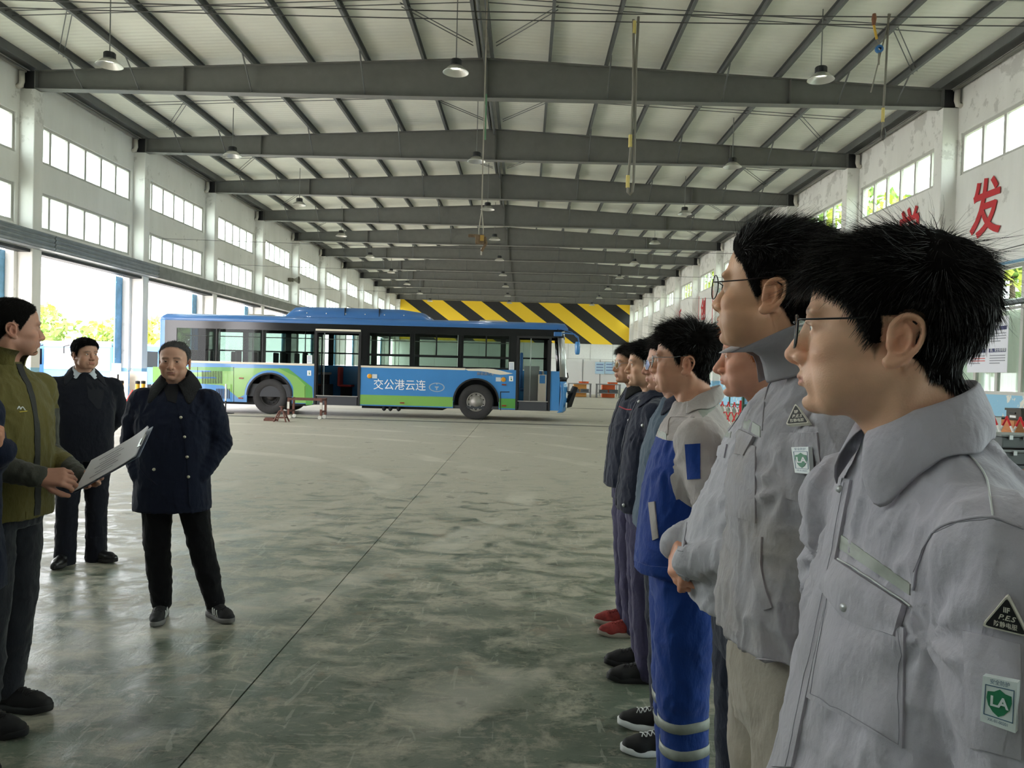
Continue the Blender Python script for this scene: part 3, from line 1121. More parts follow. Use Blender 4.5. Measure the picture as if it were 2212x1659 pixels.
# open doorways: frames, folded leaves, steps
for xa, xb, top in ((xd1, xd2, 2.62), (xd3, xd4, 2.62)):
    fr = MB()
    fr.box((xa, -0.02, ZS - 0.02), (xa + 0.07, 0.08, top)).box((xb - 0.07, -0.02, ZS - 0.02), (xb, 0.08, top)).box((xa, -0.03, top), (xb, 0.08, top + 0.06))
    d = fr.build('door_frame', M_matblk, bus)
    MB().box((xa + 0.1, 0.0, 0.34), (xb - 0.1, 0.45, 0.62)).build('step', mat('dark_step', (58, 60, 64), 0.7), bus)
    MB().box((xa + 0.07, -0.02, 0.62), (xb - 0.07, 0.02, 0.645)).build('step_edge', mat('grey_nosing', (150, 148, 142), 0.6), bus)
    for xs, s in ((xa + 0.08, 1), (xb - 0.08, -1)):
        lf = MB().box((xs - 0.02, 0.05, 0.55), (xs + 0.02, 0.1, 2.58)).box((xs - 0.02, 0.55, 0.55), (xs + 0.02, 0.6, 2.58)).box((xs - 0.02, 0.1, 0.55), (xs + 0.02, 0.55, 0.62)).box((xs - 0.02, 0.1, 2.5), (xs + 0.02, 0.55, 2.58)).build('door_leaf', M_matblk, bus)
        MB().box((xs - 0.004, 0.1, 0.62), (xs + 0.004, 0.55, 2.5)).build('pane', M_bglass, lf)
# cream lintel over the middle door
MB().box((xd1 + 0.02, -0.03, 2.68), (xd2 - 0.02, 0.0, 2.74)).build('door_lintel', M_cream, bus)
# seats, poles, driver's cab
for i in range(6):
    x = 0.9 + i * 0.72
    for y in (0.22, 1.75):
        s = MB().box((x, y, 1.28), (x + 0.42, y + 0.42, 1.36)).box((x - 0.06, y, 1.3), (x + 0.02, y + 0.42, 1.98)).build('seat', M_seat, bus, bevel=0.03)
        MB().box((x + 0.05, y + 0.03, 0.95), (x + 0.35, y + 0.39, 1.28)).build('plinth', M_matblk, s)
for i, x in enumerate((xd1 + 0.35, xd1 + 1.3, xd2 + 0.6, xd2 + 1.4, xd2 + 2.2)):
    s = MB().box((x, 1.8, 0.88), (x + 0.42, 2.35, 0.95)).box((x - 0.06, 1.8, 0.9), (x + 0.02, 2.35, 1.55)).build('seat', M_redseat, bus, bevel=0.03)
    MB().box((x + 0.05, 1.85, 0.44), (x + 0.35, 2.3, 0.88)).build('plinth', M_matblk, s)
for x in (1.6, 3.1, 4.4, xd1 + 0.12, xd2 - 0.12, xd2 + 1.5, xd2 + 3.0, xd3 + 0.45):
    MB().tube([(x, 0.7, 0.45), (x, 0.7, 2.86)], 0.018, 8).build('grab_pole', M_silver, bus)
MB().tube([(0.5, 0.7, 2.45), (xd3, 0.7, 2.45)], 0.016, 6).build('grab_rail', M_silver, bus)
MB().box((xd3 + 0.25, 1.2, 0.44), (xd3 + 0.75, 1.25, 1.75)).box((xd3 + 0.85, 1.0, 0.44), (xd3 + 0.9, 2.0, 1.6)).build('cab_screen', M_inner, bus)
MB().box((xd4 - 0.38, 0.45, 0.62), (xd4 - 0.12, 0.75, 1.48)).build('fare_box', M_cream, bus)
MB().box((xd4 - 0.34, 0.445, 1.2), (xd4 - 0.16, 0.45, 1.46)).build('fare_sign', M_bblue, bus)
s = MB().box((xd3 + 0.12, 1.5, 0.9), (xd3 + 0.6, 2.1, 1.0)).box((xd3 + 0.1, 1.5, 1.0), (xd3 + 0.2, 2.1, 2.2)).build('driver_seat', mat('driver_seat_blue', (60, 110, 170), 0.7), bus, bevel=0.04)

# air conditioning hump and roof hatches
xa, xb = bxs(608), bxs(930)
G = []
for x, s in ((xa, 0.0), (xa + 0.05, 0.35), (xa + 0.28, 0.92), (xa + 0.6, 1.0), (xa + 2.2, 1.0), (xb - 1.0, 0.97), (xb - 0.35, 0.7), (xb - 0.05, 0.15), (xb, 0.0)):
    G.append([(x, 0.22, 3.1), (x, 0.26, 3.12 + 0.16 * s), (x, 0.42, 3.12 + 0.33 * s), (x, 1.25, 3.12 + 0.36 * s), (x, 2.08, 3.12 + 0.33 * s), (x, 2.24, 3.12 + 0.16 * s), (x, 2.28, 3.1)])
hump = smooth_by_angle(MB().grid(G).build('roof_hump', M_bblue2, bus), 45)
for x in (xa + 1.9, xa + 3.0):
    MB().box((x, 0.24, 3.14), (x + 0.02, 0.45, 3.44)).build('cover_seam', M_matblk, hump)
for i in range(6):
    MB().lathe([(0.02, 0), (0.02, -0.02), (0, -0.025)], 8, (xa + 0.7 + i * 0.62, 0.27, 3.25), 1).build('bolt', M_silver, hump)
for a in (515, 1030):
    MB().box((bxs(a), 0.7, 3.12), (bxs(a) + 0.85, 1.6, 3.2)).build('roof_hatch', mat('pale_hatch', (170, 165, 150), 0.6), bus, bevel=0.03)

# mirror on its curved arm, folded front rack, underbody
mp = [bp(1200, 722), bp(1222, 720), bp(1240, 722), bp(1248, 728), bp(1250, 738)]
MB().tube([(x, -0.03 - 0.02 * i, z) for i, (x, z) in enumerate(mp)], 0.022, 8).build('mirror_arm', M_bblue2, bus, smooth=True)
mp = [bp(1218, 712), bp(1236, 718), bp(1246, 730)]
MB().tube([(x, 0.05 - 0.03 * i, z) for i, (x, z) in enumerate(mp)], 0.014, 6).build('mirror_arm', M_bblue2, bus, smooth=True)
MB().cbox((bp(1205, 722)[0], -0.05, bp(1205, 722)[1]), (0.26, 0.08, 0.14)).build('mirror_bracket', M_bblue2, bus, bevel=0.02)
mx, mz = bp(1247, 752)
MB().lathe([(0.0, 0.2), (0.07, 0.19), (0.085, 0.1), (0.08, -0.12), (0.06, -0.2), (0.0, -0.21)], 12, (mx, -0.12, mz), 2).build('mirror_head', M_bblue, bus, smooth=True)
pl = [bp(1246, 836), bp(1250, 838), bp(1236, 880), bp(1226, 882), bp(1226, 878)]
MB().prism(pl, 1, 0.3, 2.2).build('bumper_flap', M_matblk, bus)
for y in (0.4, 2.1):
    MB().tube([(BL - 0.02, y, 0.9), (bp(1240, 850)[0], y, bp(1240, 850)[1])], 0.025, 6).build('flap_arm', M_matblk, bus)
    MB().tube([(BL - 0.02, y, 0.6), (bp(1233, 872)[0], y, bp(1233, 872)[1])], 0.025, 6).build('flap_arm', M_matblk, bus)
MB().tube([(bxs(1222), 0.1, 1.3), (bxs(1228), 0.08, 1.42), (bxs(1226), 0.06, 1.56)], 0.018, 6).build('wiper_arm', M_matblk, bus)
un = MB().box((0.3, 0.2, 0.28), (xd1 - 0.3, 2.3, 0.5)).box((xd2, 0.3, 0.26), (xd2 + 2.6, 2.2, 0.42))
un.build('underbody', M_matblk, bus)
for px_ in (829, 843, 861):
    MB().lathe([(0.05, 0.3), (0.07, 0.2), (0.03, 0.16), (0, 0.15)], 8, (bxs(px_), 0.2, 0.04), 2).build('underbody_valve', M_matblk, bus)


def far_bus(loc, rz, label, col, seed):
    """parked bus seen from the front across the yard"""
    b = thing('bus', loc, label, 'bus', None, rz)
    m = mat('yard_bus_blue', col, 0.4)
    o = MB().box((-1.25, 0.15, 0.4), (1.25, 11, 2.95)).build('body', m, b, bevel=0.12)
    MB().box((-1.15, 0.08, 1.25), (1.15, 0.16, 2.55)).build('windscreen', mat('pale_screen', (190, 205, 210), 0.15), b, bevel=0.05)
    MB().box((-1.2, 0.1, 2.62), (1.2, 0.16, 2.95)).build('destination_board', mat('sign_white', (232, 234, 234)), b, bevel=0.03)
    for x in (-0.95, 0.95):
        MB().box((x - 0.18, 0.1, 0.7), (x + 0.18, 0.16, 0.9)).build('headlamp', M_signwhite, b, bevel=0.03)
        for y in (2.4, 8.4):
            MB().lathe([(0.0, -0.13), (0.45, -0.13), (0.48, -0.1), (0.48, 0.1), (0.45, 0.13), (0.0, 0.13)], 18, (x * 1.15, y, 0.48), 0).build('wheel', M_rubber, b)
        MB().tube([(x * 1.3, 0.2, 2.7), (x * 1.55, 0.0, 2.6), (x * 1.55, 0.0, 2.2)], 0.04, 6).build('mirror', M_matblk, b)
    MB().box((-0.25, 0.1, 0.6), (0.25, 0.155, 0.75)).build('number_plate', M_amber, b)
    for s in (-1, 1):
        for i in range(6):
            MB().box((s * 1.25 - 0.01, 1.0 + i * 1.6, 1.5), (s * 1.25 + 0.01, 2.45 + i * 1.6, 2.5)).build('window', M_black, b)
    return b


q = at(133, 800, 46)
far_bus((q[0], 46, -0.3), 0.0, 'pale blue bus parked outside with its clear windscreen by the doorway column', (88, 140, 205), 1)
q = at(192, 800, 43.8)
far_bus((q[0], 43.8, -0.3), 0.0, 'blue bus parked outside behind the head of the man in a suit', (70, 125, 200), 2)
q = at(8, 800, 44)
far_bus((q[0] - 1.6, 44, -0.3), 0.0, 'blue bus parked outside beyond the first doorway', (80, 135, 205), 3)
# ------------------------------------------------------------------ lamps and hanging gear
M_reflector = mat('spun_aluminium', (198, 198, 192), 0.35, 0.75)
LX = {'west': -9.5, 'middle': -1.72, 'east': 6.35}


def make_lamp(x, y, label):
    zl = 8.17
    t = thing('pendant_lamp', (x, y, zl), label, 'lamp', 'high bay pendant lamps')
    MB().lathe([(0.285, 0.0), (0.292, 0.004), (0.285, 0.012), (0.24, 0.055), (0.18, 0.11), (0.125, 0.15), (0.12, 0.15), (0.175, 0.10), (0.235, 0.046), (0.28, 0.004)], 28).build('reflector', M_reflector, t, smooth=True)
    MB().lathe([(0.0, 0.15), (0.125, 0.15), (0.13, 0.165), (0.13, 0.27), (0.115, 0.29), (0.03, 0.30), (0.0, 0.30)], 20).build('driver_housing', M_dark, t)
    MB().lathe([(0.0, 0.12), (0.11, 0.12), (0.11, 0.15), (0.0, 0.15)], 16).build('led_disc', mat('led_cover', (240, 240, 228), 0.4, emit=2.0), t)
    MB().tube([(0, 0, 0.30), (0, 0, ztop(x) + PZ - zl + 0.02)], 0.013, 6).build('rod', mat('galvanised_rod', (130, 132, 130), 0.5, 0.4), t)
    ld = bpy.data.lights.get('lamp_glow')
    if ld is None:
        ld = bpy.data.lights.new('lamp_glow', 'SPOT')
        ld.energy = LAMP_W * 4 * PI / (PI * 1.6)
        ld.spot_size = math.radians(150)
        ld.spot_blend = 0.6
        ld.shadow_soft_size = 0.10
        ld.color = (1.0, 0.98, 0.93)
    lo = bpy.data.objects.new('lamp_glow', ld)
    COL.objects.link(lo)
    lo.parent = t
    lo.location = (0, 0, 0.10)
    return t


LAMP_W = 30.0
for k in range(-3, 9):
    y = 17.2 + 7.25 * k
    for nm, x in LX.items():
        side = {'west': 'window-door side', 'middle': 'middle', 'east': 'lettered wall side'}[nm]
        make_lamp(x, y, 'pendant lamp with aluminium shade in the %s row, %s from the camera end' % (side, ORD[k]) if k >= 0 else 'pendant lamp with aluminium shade behind the camera, %s row, number %s' % (side, ORD[k + 3]))

wire_m = mat('thin_wire', (70, 70, 68), 0.6)
for yy, z0, nm in ((14.0, 8.15, 'wire'), (14.25, 8.12, 'wire'), (27.5, 6.0, 'wire'), (33.5, 5.9, 'wire'), (46, 6.2, 'wire')):
    xs = np.linspace(XLW + 0.02, XRW - 0.02, 24)
    MBt = MB().tube([(x, yy, z0 - 0.10 * math.sin(PI * (x - XLW) / (XRW - XLW))) for x in xs], 0.011 if yy < 20 else 0.008, 5)
    tag(MBt.build('wire', wire_m), {14.0: 'thin wire strung across the hall high up, carrying the hanging hoses', 14.25: 'second thin wire strung high across the hall beside the hose wire',
        27.5: 'thin wire strung low across the hall past the second column', 33.5: 'thin wire strung across the hall past the third column', 46: 'thin wire strung across the hall far beyond the bus'}[yy], 'wire')

HOSE = mat('grey_air_hose', (128, 122, 112), 0.6)
BRASS = mat('yellow_tape', (205, 185, 110), 0.6)


def hang(name, px, Y, py0, py1, label, cat='hose'):
    a, b = at(px, py0, Y), at(px, py1, Y)
    return thing(name, b, label, cat), a[2] - b[2] + 0.05


t, h = hang('air_hose', 1362, 14.0, 42, 420, 'looped grey air hose hanging from the wire at the middle of the hall')
pts = [(0.05, 0, h), (0.03, 0, h * 0.7), (0.045, 0, h * 0.4), (0.05, 0, 0.25), (0.03, 0, 0.05), (-0.01, 0, 0), (-0.05, 0, 0.04), (-0.05, 0, 0.3), (-0.02, 0, h * 0.25), (0.0, 0, h * 0.6), (-0.04, 0, h - 0.05)]
MB().tube(pts, 0.024, 8).build('tube', HOSE, t, smooth=True)
for z, dx in ((0.12, -0.055), (0.85, -0.03), (h - 0.3, -0.02)):
    MB().tube([(dx, 0, z), (dx, 0, z + 0.22)], 0.036, 8).build('fitting', BRASS, t)
t, h = hang('air_hose', 1908, 14.0, 36, 300, 'straight grey air hose hanging near the lettered wall')
MB().tube([(0.02, 0, h), (0.0, 0, h * 0.5), (-0.02, 0, 0.3), (-0.02, 0, 0.05)], 0.02, 8).build('tube', HOSE, t, smooth=True)
MB().tube([(0.05, 0, h), (-0.12, 0, h - 0.8), (-0.25, 0, h - 1.4)], 0.012, 6).build('cord', HOSE, t, smooth=True)
MB().tube([(-0.02, 0, 0.3), (-0.02, 0, 0.55)], 0.03, 8).build('fitting', BRASS, t)
MB().lathe([(0, -0.03), (0.03, 0.0), (0.05, 0.06), (0.035, 0.16), (0.02, 0.2)], 10).build('coupling', mat('dark_coupling', (70, 66, 62), 0.5), t)
t, h = hang('air_reel', 1885, 14.0, 36, 130, 'blue and yellow air coupling hanging from the wire')
MB().lathe([(0, h - 0.22), (0.03, h - 0.2), (0.045, h - 0.08), (0.03, h), (0, h)], 10).build('hook_block', mat('rust_brown', (130, 84, 60), 0.7), t)
MB().tube([(0, 0, h - 0.2), (0.06, 0, h - 0.45)], 0.022, 7).build('yellow_sleeve', mat('yellow_sleeve', (200, 160, 60), 0.6), t)
MB().lathe([(0.03, -0.03), (0.07, -0.025), (0.07, 0.025), (0.03, 0.03)], 16, (0.11, 0, 0.2), 1).build('blue_ring', mat('blue_fitting', (52, 110, 170), 0.5), t)
MB().tube([(0.06, 0, h - 0.45), (0.11, 0, 0.27)], 0.010, 6).build('cord', HOSE, t)
MB().tube([(0.11, 0, 0.13), (0.11, 0, -0.08)], 0.018, 6).build('nozzle', HOSE, t)
t, h = hang('chain_hoist', 1038, 17.0, 0, 545, 'rusty hoist block hanging on a long strap under the roof ridge')
MB().box((-0.012, -0.004, 0.9), (0.016, 0.004, ztop(0) + PZ - t.location[2])).build('strap', mat('pale_strap', (178, 170, 158), 0.8), t)
MB().box((0.022, -0.008, h - 3.1), (0.055, 0.008, h - 2.1)).build('green_strap', mat('green_strap', (108, 150, 118), 0.8), t)
MB().tube([(0, 0, 0.9), (-0.05, 0, 0.5), (-0.04, 0, 0.36)], 0.012, 6).tube([(0.01, 0, 0.9), (0.05, 0, 0.5), (0.05, 0, 0.36)], 0.012, 6).build('sling', mat('pale_strap', (178, 170, 158), 0.8), t)
MB().cbox((-0.02, 0, 0.28), (0.2, 0.14, 0.2)).cbox((-0.18, 0, 0.36), (0.2, 0.08, 0.06)).tube([(0.08, 0, 0.34), (0.12, 0, 0.2), (0.06, 0, 0.1), (0.02, 0, 0.02)], 0.035, 8).build('block', mat('rusty_iron', (112, 92, 70), 0.8, var=0.3, vscale=12), t, bevel=0.015)
MB().cbox((0.03, -0.08, 0.3), (0.08, 0.03, 0.12)).build('yellow_plate', mat('ochre_plate', (176, 140, 70), 0.7), t)
MB().tube([(0.02, 0, 0.1), (0.02, 0, -0.06)], 0.022, 6).build('hook', mat('pale_strap', (178, 170, 158), 0.8), t)
# loudspeaker box by the far windows
q = at(768, 608, 44)
t = thing('loudspeaker', (XLW + 0.2, q[1], q[2]), 'dark horn loudspeaker on the far window wall', 'loudspeaker')
MB().lathe([(0.05, 0.0), (0.09, 0.2), (0.22, 0.42), (0.21, 0.43), (0.0, 0.3)], 14, (0, 0, 0), 0).cbox((-0.05, 0, 0), (0.25, 0.2, 0.2)).build('horn', mat('grimy_grey', (96, 92, 80), 0.7), t)

# ------------------------------------------------------------------ red characters on the right wall
M_redpaint = mat('red_sign_paint', (196, 30, 40), 0.55)
for ch, y, z, s, lb in (('发', 19.12, 5.78, 1.6, 'large red character nearest the camera on the white wall'), ('学', 22.9, 5.85, 1.6, 'large red character above the hair of the nearest workman'),
                        ('科', 26.9, 5.85, 1.6, 'large red character behind the heads, third along the wall'), ('创', 49.0, 5.7, 1.6, 'small looking red character far down the wall beside a red edged board'), ('新', 56.5, 5.6, 1.6, 'farthest red character on the white wall')):
    V, F = text_on(ch, s * 0.93, (XRW - 0.030, y, z), (0, -1, 0), (0, 0, 1), extrude=0.004, bold=0.026, sx=0.86)
    m = MB()
    m.add(V, F)
    tag(m.build('wall_character', M_redpaint), lb, 'wall lettering')
b = tag(MB().box((XRW - 0.004, 46.6, 4.75), (XRW - 0.002, 50.4, 6.75)).build('slogan_board', mat('slogan_white', (224, 222, 218), 0.7)), 'white slogan board with a red edge far down the wall', 'board')
for y in (46.6, 50.3):
    MB().box((XRW - 0.012, y, 4.75), (XRW - 0.004, y + 0.1, 6.75)).build('edge_strip', M_redpaint, b)
# conduit, heater and poster on the right wall
pts = [(XRC - 0.06, y, 4.3 + 0.03 * math.sin(y * 0.7)) for y in np.linspace(9, 80, 60)]
tag(MB().tube(pts, 0.035, 8).build('blue_pipe', mat('pale_blue_pipe', (120, 165, 195), 0.5), smooth=True), 'pale blue pipe running along the lettered wall above the tall windows', 'pipe')
tag(MB().tube([(XRC - 0.03, y, 4.62) for y in (9, 40, 80)], 0.012, 5).build('wall_cable', wire_m), 'thin dark cable running along the wall above the blue pipe', 'cable')
t = thing('heat_lamp', (XRW - 0.02, 17.2, 3.45), 'long grey hooded heater fixed over the tall window', 'heater')
MB().prism([(0, 0.1), (-0.28, 0.02), (-0.3, -0.06), (-0.26, -0.05), (0, 0.03)], 1, -0.9, 0.95).build('hood', M_zinc, t)
MB().box((-0.25, -0.85, -0.06), (-0.03, 0.9, -0.01)).build('underside', M_dark, t)
for y in (-0.8, 0.85):
    MB().box((-0.2, y - 0.02, 0.05), (0.015, y + 0.02, 0.1)).build('bracket', M_dark, t)
po = thing('poster', (XRW - 0.1, 18.72, 2.5), 'white notice poster with dark blue headings hung on the tall window', 'poster')
MB().box((0, -0.8, -0.66), (0.006, 0.8, 0.66)).build('sheet', mat('poster_paper', (226, 226, 234), 0.6), po)
navy = mat('poster_navy', (52, 56, 100), 0.6)
grey = mat('poster_grey', (150, 150, 160), 0.6)
pred = mat('poster_red', (206, 110, 110), 0.6)
for col_, y0 in enumerate((0.04, -0.74)):
    for row, z0 in enumerate((0.34, -0.18)):
        yc = y0 + 0.33
        MB().box((-0.003, y0, z0), (0.0, y0 + 0.66, z0 + 0.09)).build('heading_bar', navy, po)
        V, F = text_on(('一、目的', '二、要求', '三、责任', '四、安全管理要求')[col_ * 2 + row], 0.085, (-0.005, y0 + 0.6, z0 + 0.045), (0, -1, 0), (0, 0, 1), extrude=0.001, align='LEFT')
        m = MB()
        m.add(V, F)
        m.build('heading_text', M_signwhite, po)
        for i in range(4):
            MB().box((-0.002, y0 + 0.02 + (0.2 if i == 3 else 0), z0 - 0.09 - i * 0.06), (0.0, y0 + 0.62, z0 - 0.065 - i * 0.06)).build('text_line', pred if i in (1, 2) and col_ == 0 else grey, po)

# ------------------------------------------------------------------ things on the floor
RUST = mat('rust_red_steel', (96, 62, 52), 0.8, var=0.25, vscale=10)
q = at_floor(608, 911)
t = thing('jack_stand', q, 'rusty jack stand on the floor in front of the rear bus wheel', 'jack stand')
for sx, sy in ((-1, -1), (1, -1), (1, 1), (-1, 1)):
    MB().tube([(sx * 0.17, sy * 0.15, 0.0), (sx * 0.05, sy * 0.05, 0.30)], 0.022, 6).build('leg', RUST, t)
MB().box((-0.12, -0.1, 0.1), (0.12, 0.1, 0.13)).build('brace_plate', RUST, t)
MB().lathe([(0.06, 0.28), (0.06, 0.32), (0.03, 0.33), (0.03, 0.40), (0.07, 0.41), (0.07, 0.43), (0, 0.43)], 10).build('saddle', RUST, t)
q = at_floor(584, 909)
tag(MB().box((-0.16, -0.1, 0), (0.16, 0.1, 0.06)).box((-0.14, -0.08, 0.06), (0.1, 0.08, 0.09)).build('wheel_chock', RUST, bevel=0.01), 'low rusty wheel chock lying beside the jack stand', 'wheel chock').location = q
q0, q1 = at_floor(626, 904), at_floor(700, 905)
t = thing('trolley', (q0 + q1) / 2, 'brown steel trolley frame on castors beside the open middle door of the bus', 'trolley')
w = (q1 - q0)[0] / 2
for sx in (-1, 1):
    for sy in (-0.25, 0.25):
        MB().box((sx * w - 0.03, sy - 0.03, 0.12), (sx * w + 0.03, sy + 0.03, 0.62)).build('post', RUST, t)
        MB().lathe([(0, -0.025), (0.05, -0.025), (0.06, -0.015), (0.06, 0.015), (0.05, 0.025), (0, 0.025)], 14, (sx * (w - 0.03), sy, 0.06), 1).build('castor', mat('pale_castor', (190, 190, 180), 0.5), t)
for sy in (-0.25, 0.25):
    MB().box((-w, sy - 0.025, 0.55), (w, sy + 0.025, 0.61)).build('rail', RUST, t)
for sx in (-1, 1):
    for z in (0.2, 0.55):
        MB().box((sx * w - 0.025, -0.25, z), (sx * w + 0.025, 0.25, z + 0.05)).build('rail', RUST, t)
    MB().box((sx * w - 0.035, -0.285, 0.3), (sx * w + 0.035, -0.28, 0.5)).build('pale_plate', mat('pale_plate2', (200, 196, 186), 0.6), t)
q = at_floor(487, 893)
t = thing('stanchion', q, 'thin black and white barrier post on a flat foot by the bus louvres', 'stanchion')
MB().lathe([(0, 0), (0.26, 0), (0.26, 0.015), (0.06, 0.03), (0.03, 0.05)], 18).build('foot', M_dark, t)
MB().tube([(0, 0, 0.04), (0, 0, 0.4)], 0.024, 8).build('pole', M_dark, t)
MB().tube([(0, 0, 0.4), (0, 0, 0.92)], 0.03, 8).build('reflective_sleeve', M_signwhite, t)

# traffic gear beside the left column
M_ybol = mat('yellow_bollard', (226, 176, 46), 0.5)
for i, (px_, Y) in enumerate(((262, 21.6), (297, 21.7), (309, 22.0))):
    q = at(px_, 850, Y)
    t = thing('bollard', (q[0], Y, 0), 'yellow bollard with black cap, %s' % ('alone between the two men in dark coats', 'tallest beside the triangle sign', 'just behind the shoulder of the man with crossed pockets')[i], 'bollard', 'yellow bollards')
    MB().lathe([(0.0, 0), (0.1, 0), (0.1, 0.02), (0.06, 0.03), (0.055, 0.05), (0.055, 0.92), (0.0, 0.92)], 14).build('post', M_ybol, t)
    MB().lathe([(0.062, 0.92), (0.062, 1.0), (0.0, 1.01)], 14).build('cap', M_matblk, t)
q = at(286, 850, 21.2)
t = thing('warning_triangle', (q[0], 21.2, 0.0), 'white road triangle with a red border leaning by the yellow bollards', 'sign')
tri = lambda r, cz: [(r * math.cos(a), cz + r * math.sin(a)) for a in (PI / 2, PI * 7 / 6, PI * 11 / 6)]
MB().prism(tri(0.36, 0.42), 1, -0.012, 0.012).build('red_border', mat('sign_red', (214, 52, 44), 0.5), t, bevel=0.01)
MB().prism(tri(0.26, 0.42), 1, -0.016, -0.012).build('white_face', M_signwhite, t)
MB().box((-0.03, -0.02, 0.0), (0.03, 0.02, 0.3)).build('foot', M_matblk, t)
for i, (px0, px1, Y) in enumerate(((238, 277, 24.2), (280, 318, 24.4))):
    q, r = at(px0, 802, Y), at(px1, 802, Y)
    t = thing('sign_board', ((q[0] + r[0]) / 2, Y, 0), ('pale beige board standing behind the lone yellow bollard', 'pale beige board standing against the second column')[i], 'board', 'beige boards')
    w = (r[0] - q[0]) / 2
    MB().box((-w, 0, 0.15), (w, 0.03, q[2])).build('panel', mat('pale_beige_board', (206, 198, 186), 0.7), t)
    for s in (-1, 1):
        MB().box((s * w * 0.8 - 0.03, 0.03, 0.0), (s * w * 0.8 + 0.03, 0.06, q[2] - 0.1)).build('leg', M_matblk, t)
q = at(255, 800, 20.4)
t = thing('sign_pole', (q[0], 20.4, 0), 'dark pole on a round foot holding a small plate by the doorway', 'sign')
MB().tube([(0, 0, 0.02), (0, 0, 1.45)], 0.022, 8).build('pole', M_dark, t)
MB().lathe([(0, 0), (0.2, 0), (0.18, 0.04), (0, 0.05)], 16).build('foot', M_dark, t)
MB().box((-0.16, -0.03, 1.2), (0.1, -0.022, 1.5)).build('plate', mat('pale_blue_plate', (186, 205, 215), 0.6), t)

# workbenches and screens far behind the bus nose
SCY = 53.0
q, r = at(1222, 777, SCY), at(1334, 777, SCY)
t = thing('partition', ((q[0] + r[0]) / 2, SCY, 0), 'white partition screen behind the workbenches by the nose of the bus', 'partition')
w = (r[0] - q[0]) / 2
for i in range(3):
    xa, xb = -w + i * 2 * w / 3, -w + (i + 1) * 2 * w / 3
    MB().box((xa + 0.02, 0, 0.1), (xb - 0.02, 0.04, q[2])).build('panel', mat('screen_panel', (212, 214, 212), 0.6), t)
for i in range(4):
    x = -w + i * 2 * w / 3
    MB().box((x - 0.03, -0.02, 0), (x + 0.03, 0.06, q[2] + 0.05)).build('post', mat('grey_post', (140, 142, 142), 0.5), t)
for i, (a, b) in enumerate(((1286, 1305), (1307, 1326))):
    u, v = at(a, 782, SCY), at(b, 808, SCY)
    t = tag(MB().box((u[0], SCY - 0.06, v[2]), (v[0], SCY - 0.03, u[2])).build('notice_sheet', mat('pale_blue_sheet', (178, 208, 228), 0.6)), ('pale blue notice sheet on the partition, the one toward the bus', 'pale blue notice sheet on the partition, the one toward the workmen')[i], 'notice', 'blue notice sheets')
    for j in range(3):
        MB().box((u[0] + 0.08, SCY - 0.064, u[2] - 0.2 - j * 0.2), (v[0] - 0.08, SCY - 0.06, u[2] - 0.12 - j * 0.2)).build('print_line', mat('print_blue_grey', (120, 140, 180)), t)
M_orange = mat('orange_crate', (224, 104, 52), 0.5)
M_ocre = mat('ochre_crate', (216, 156, 80), 0.5)
M_toolbox = mat('grey_toolbox', (78, 82, 84), 0.5)
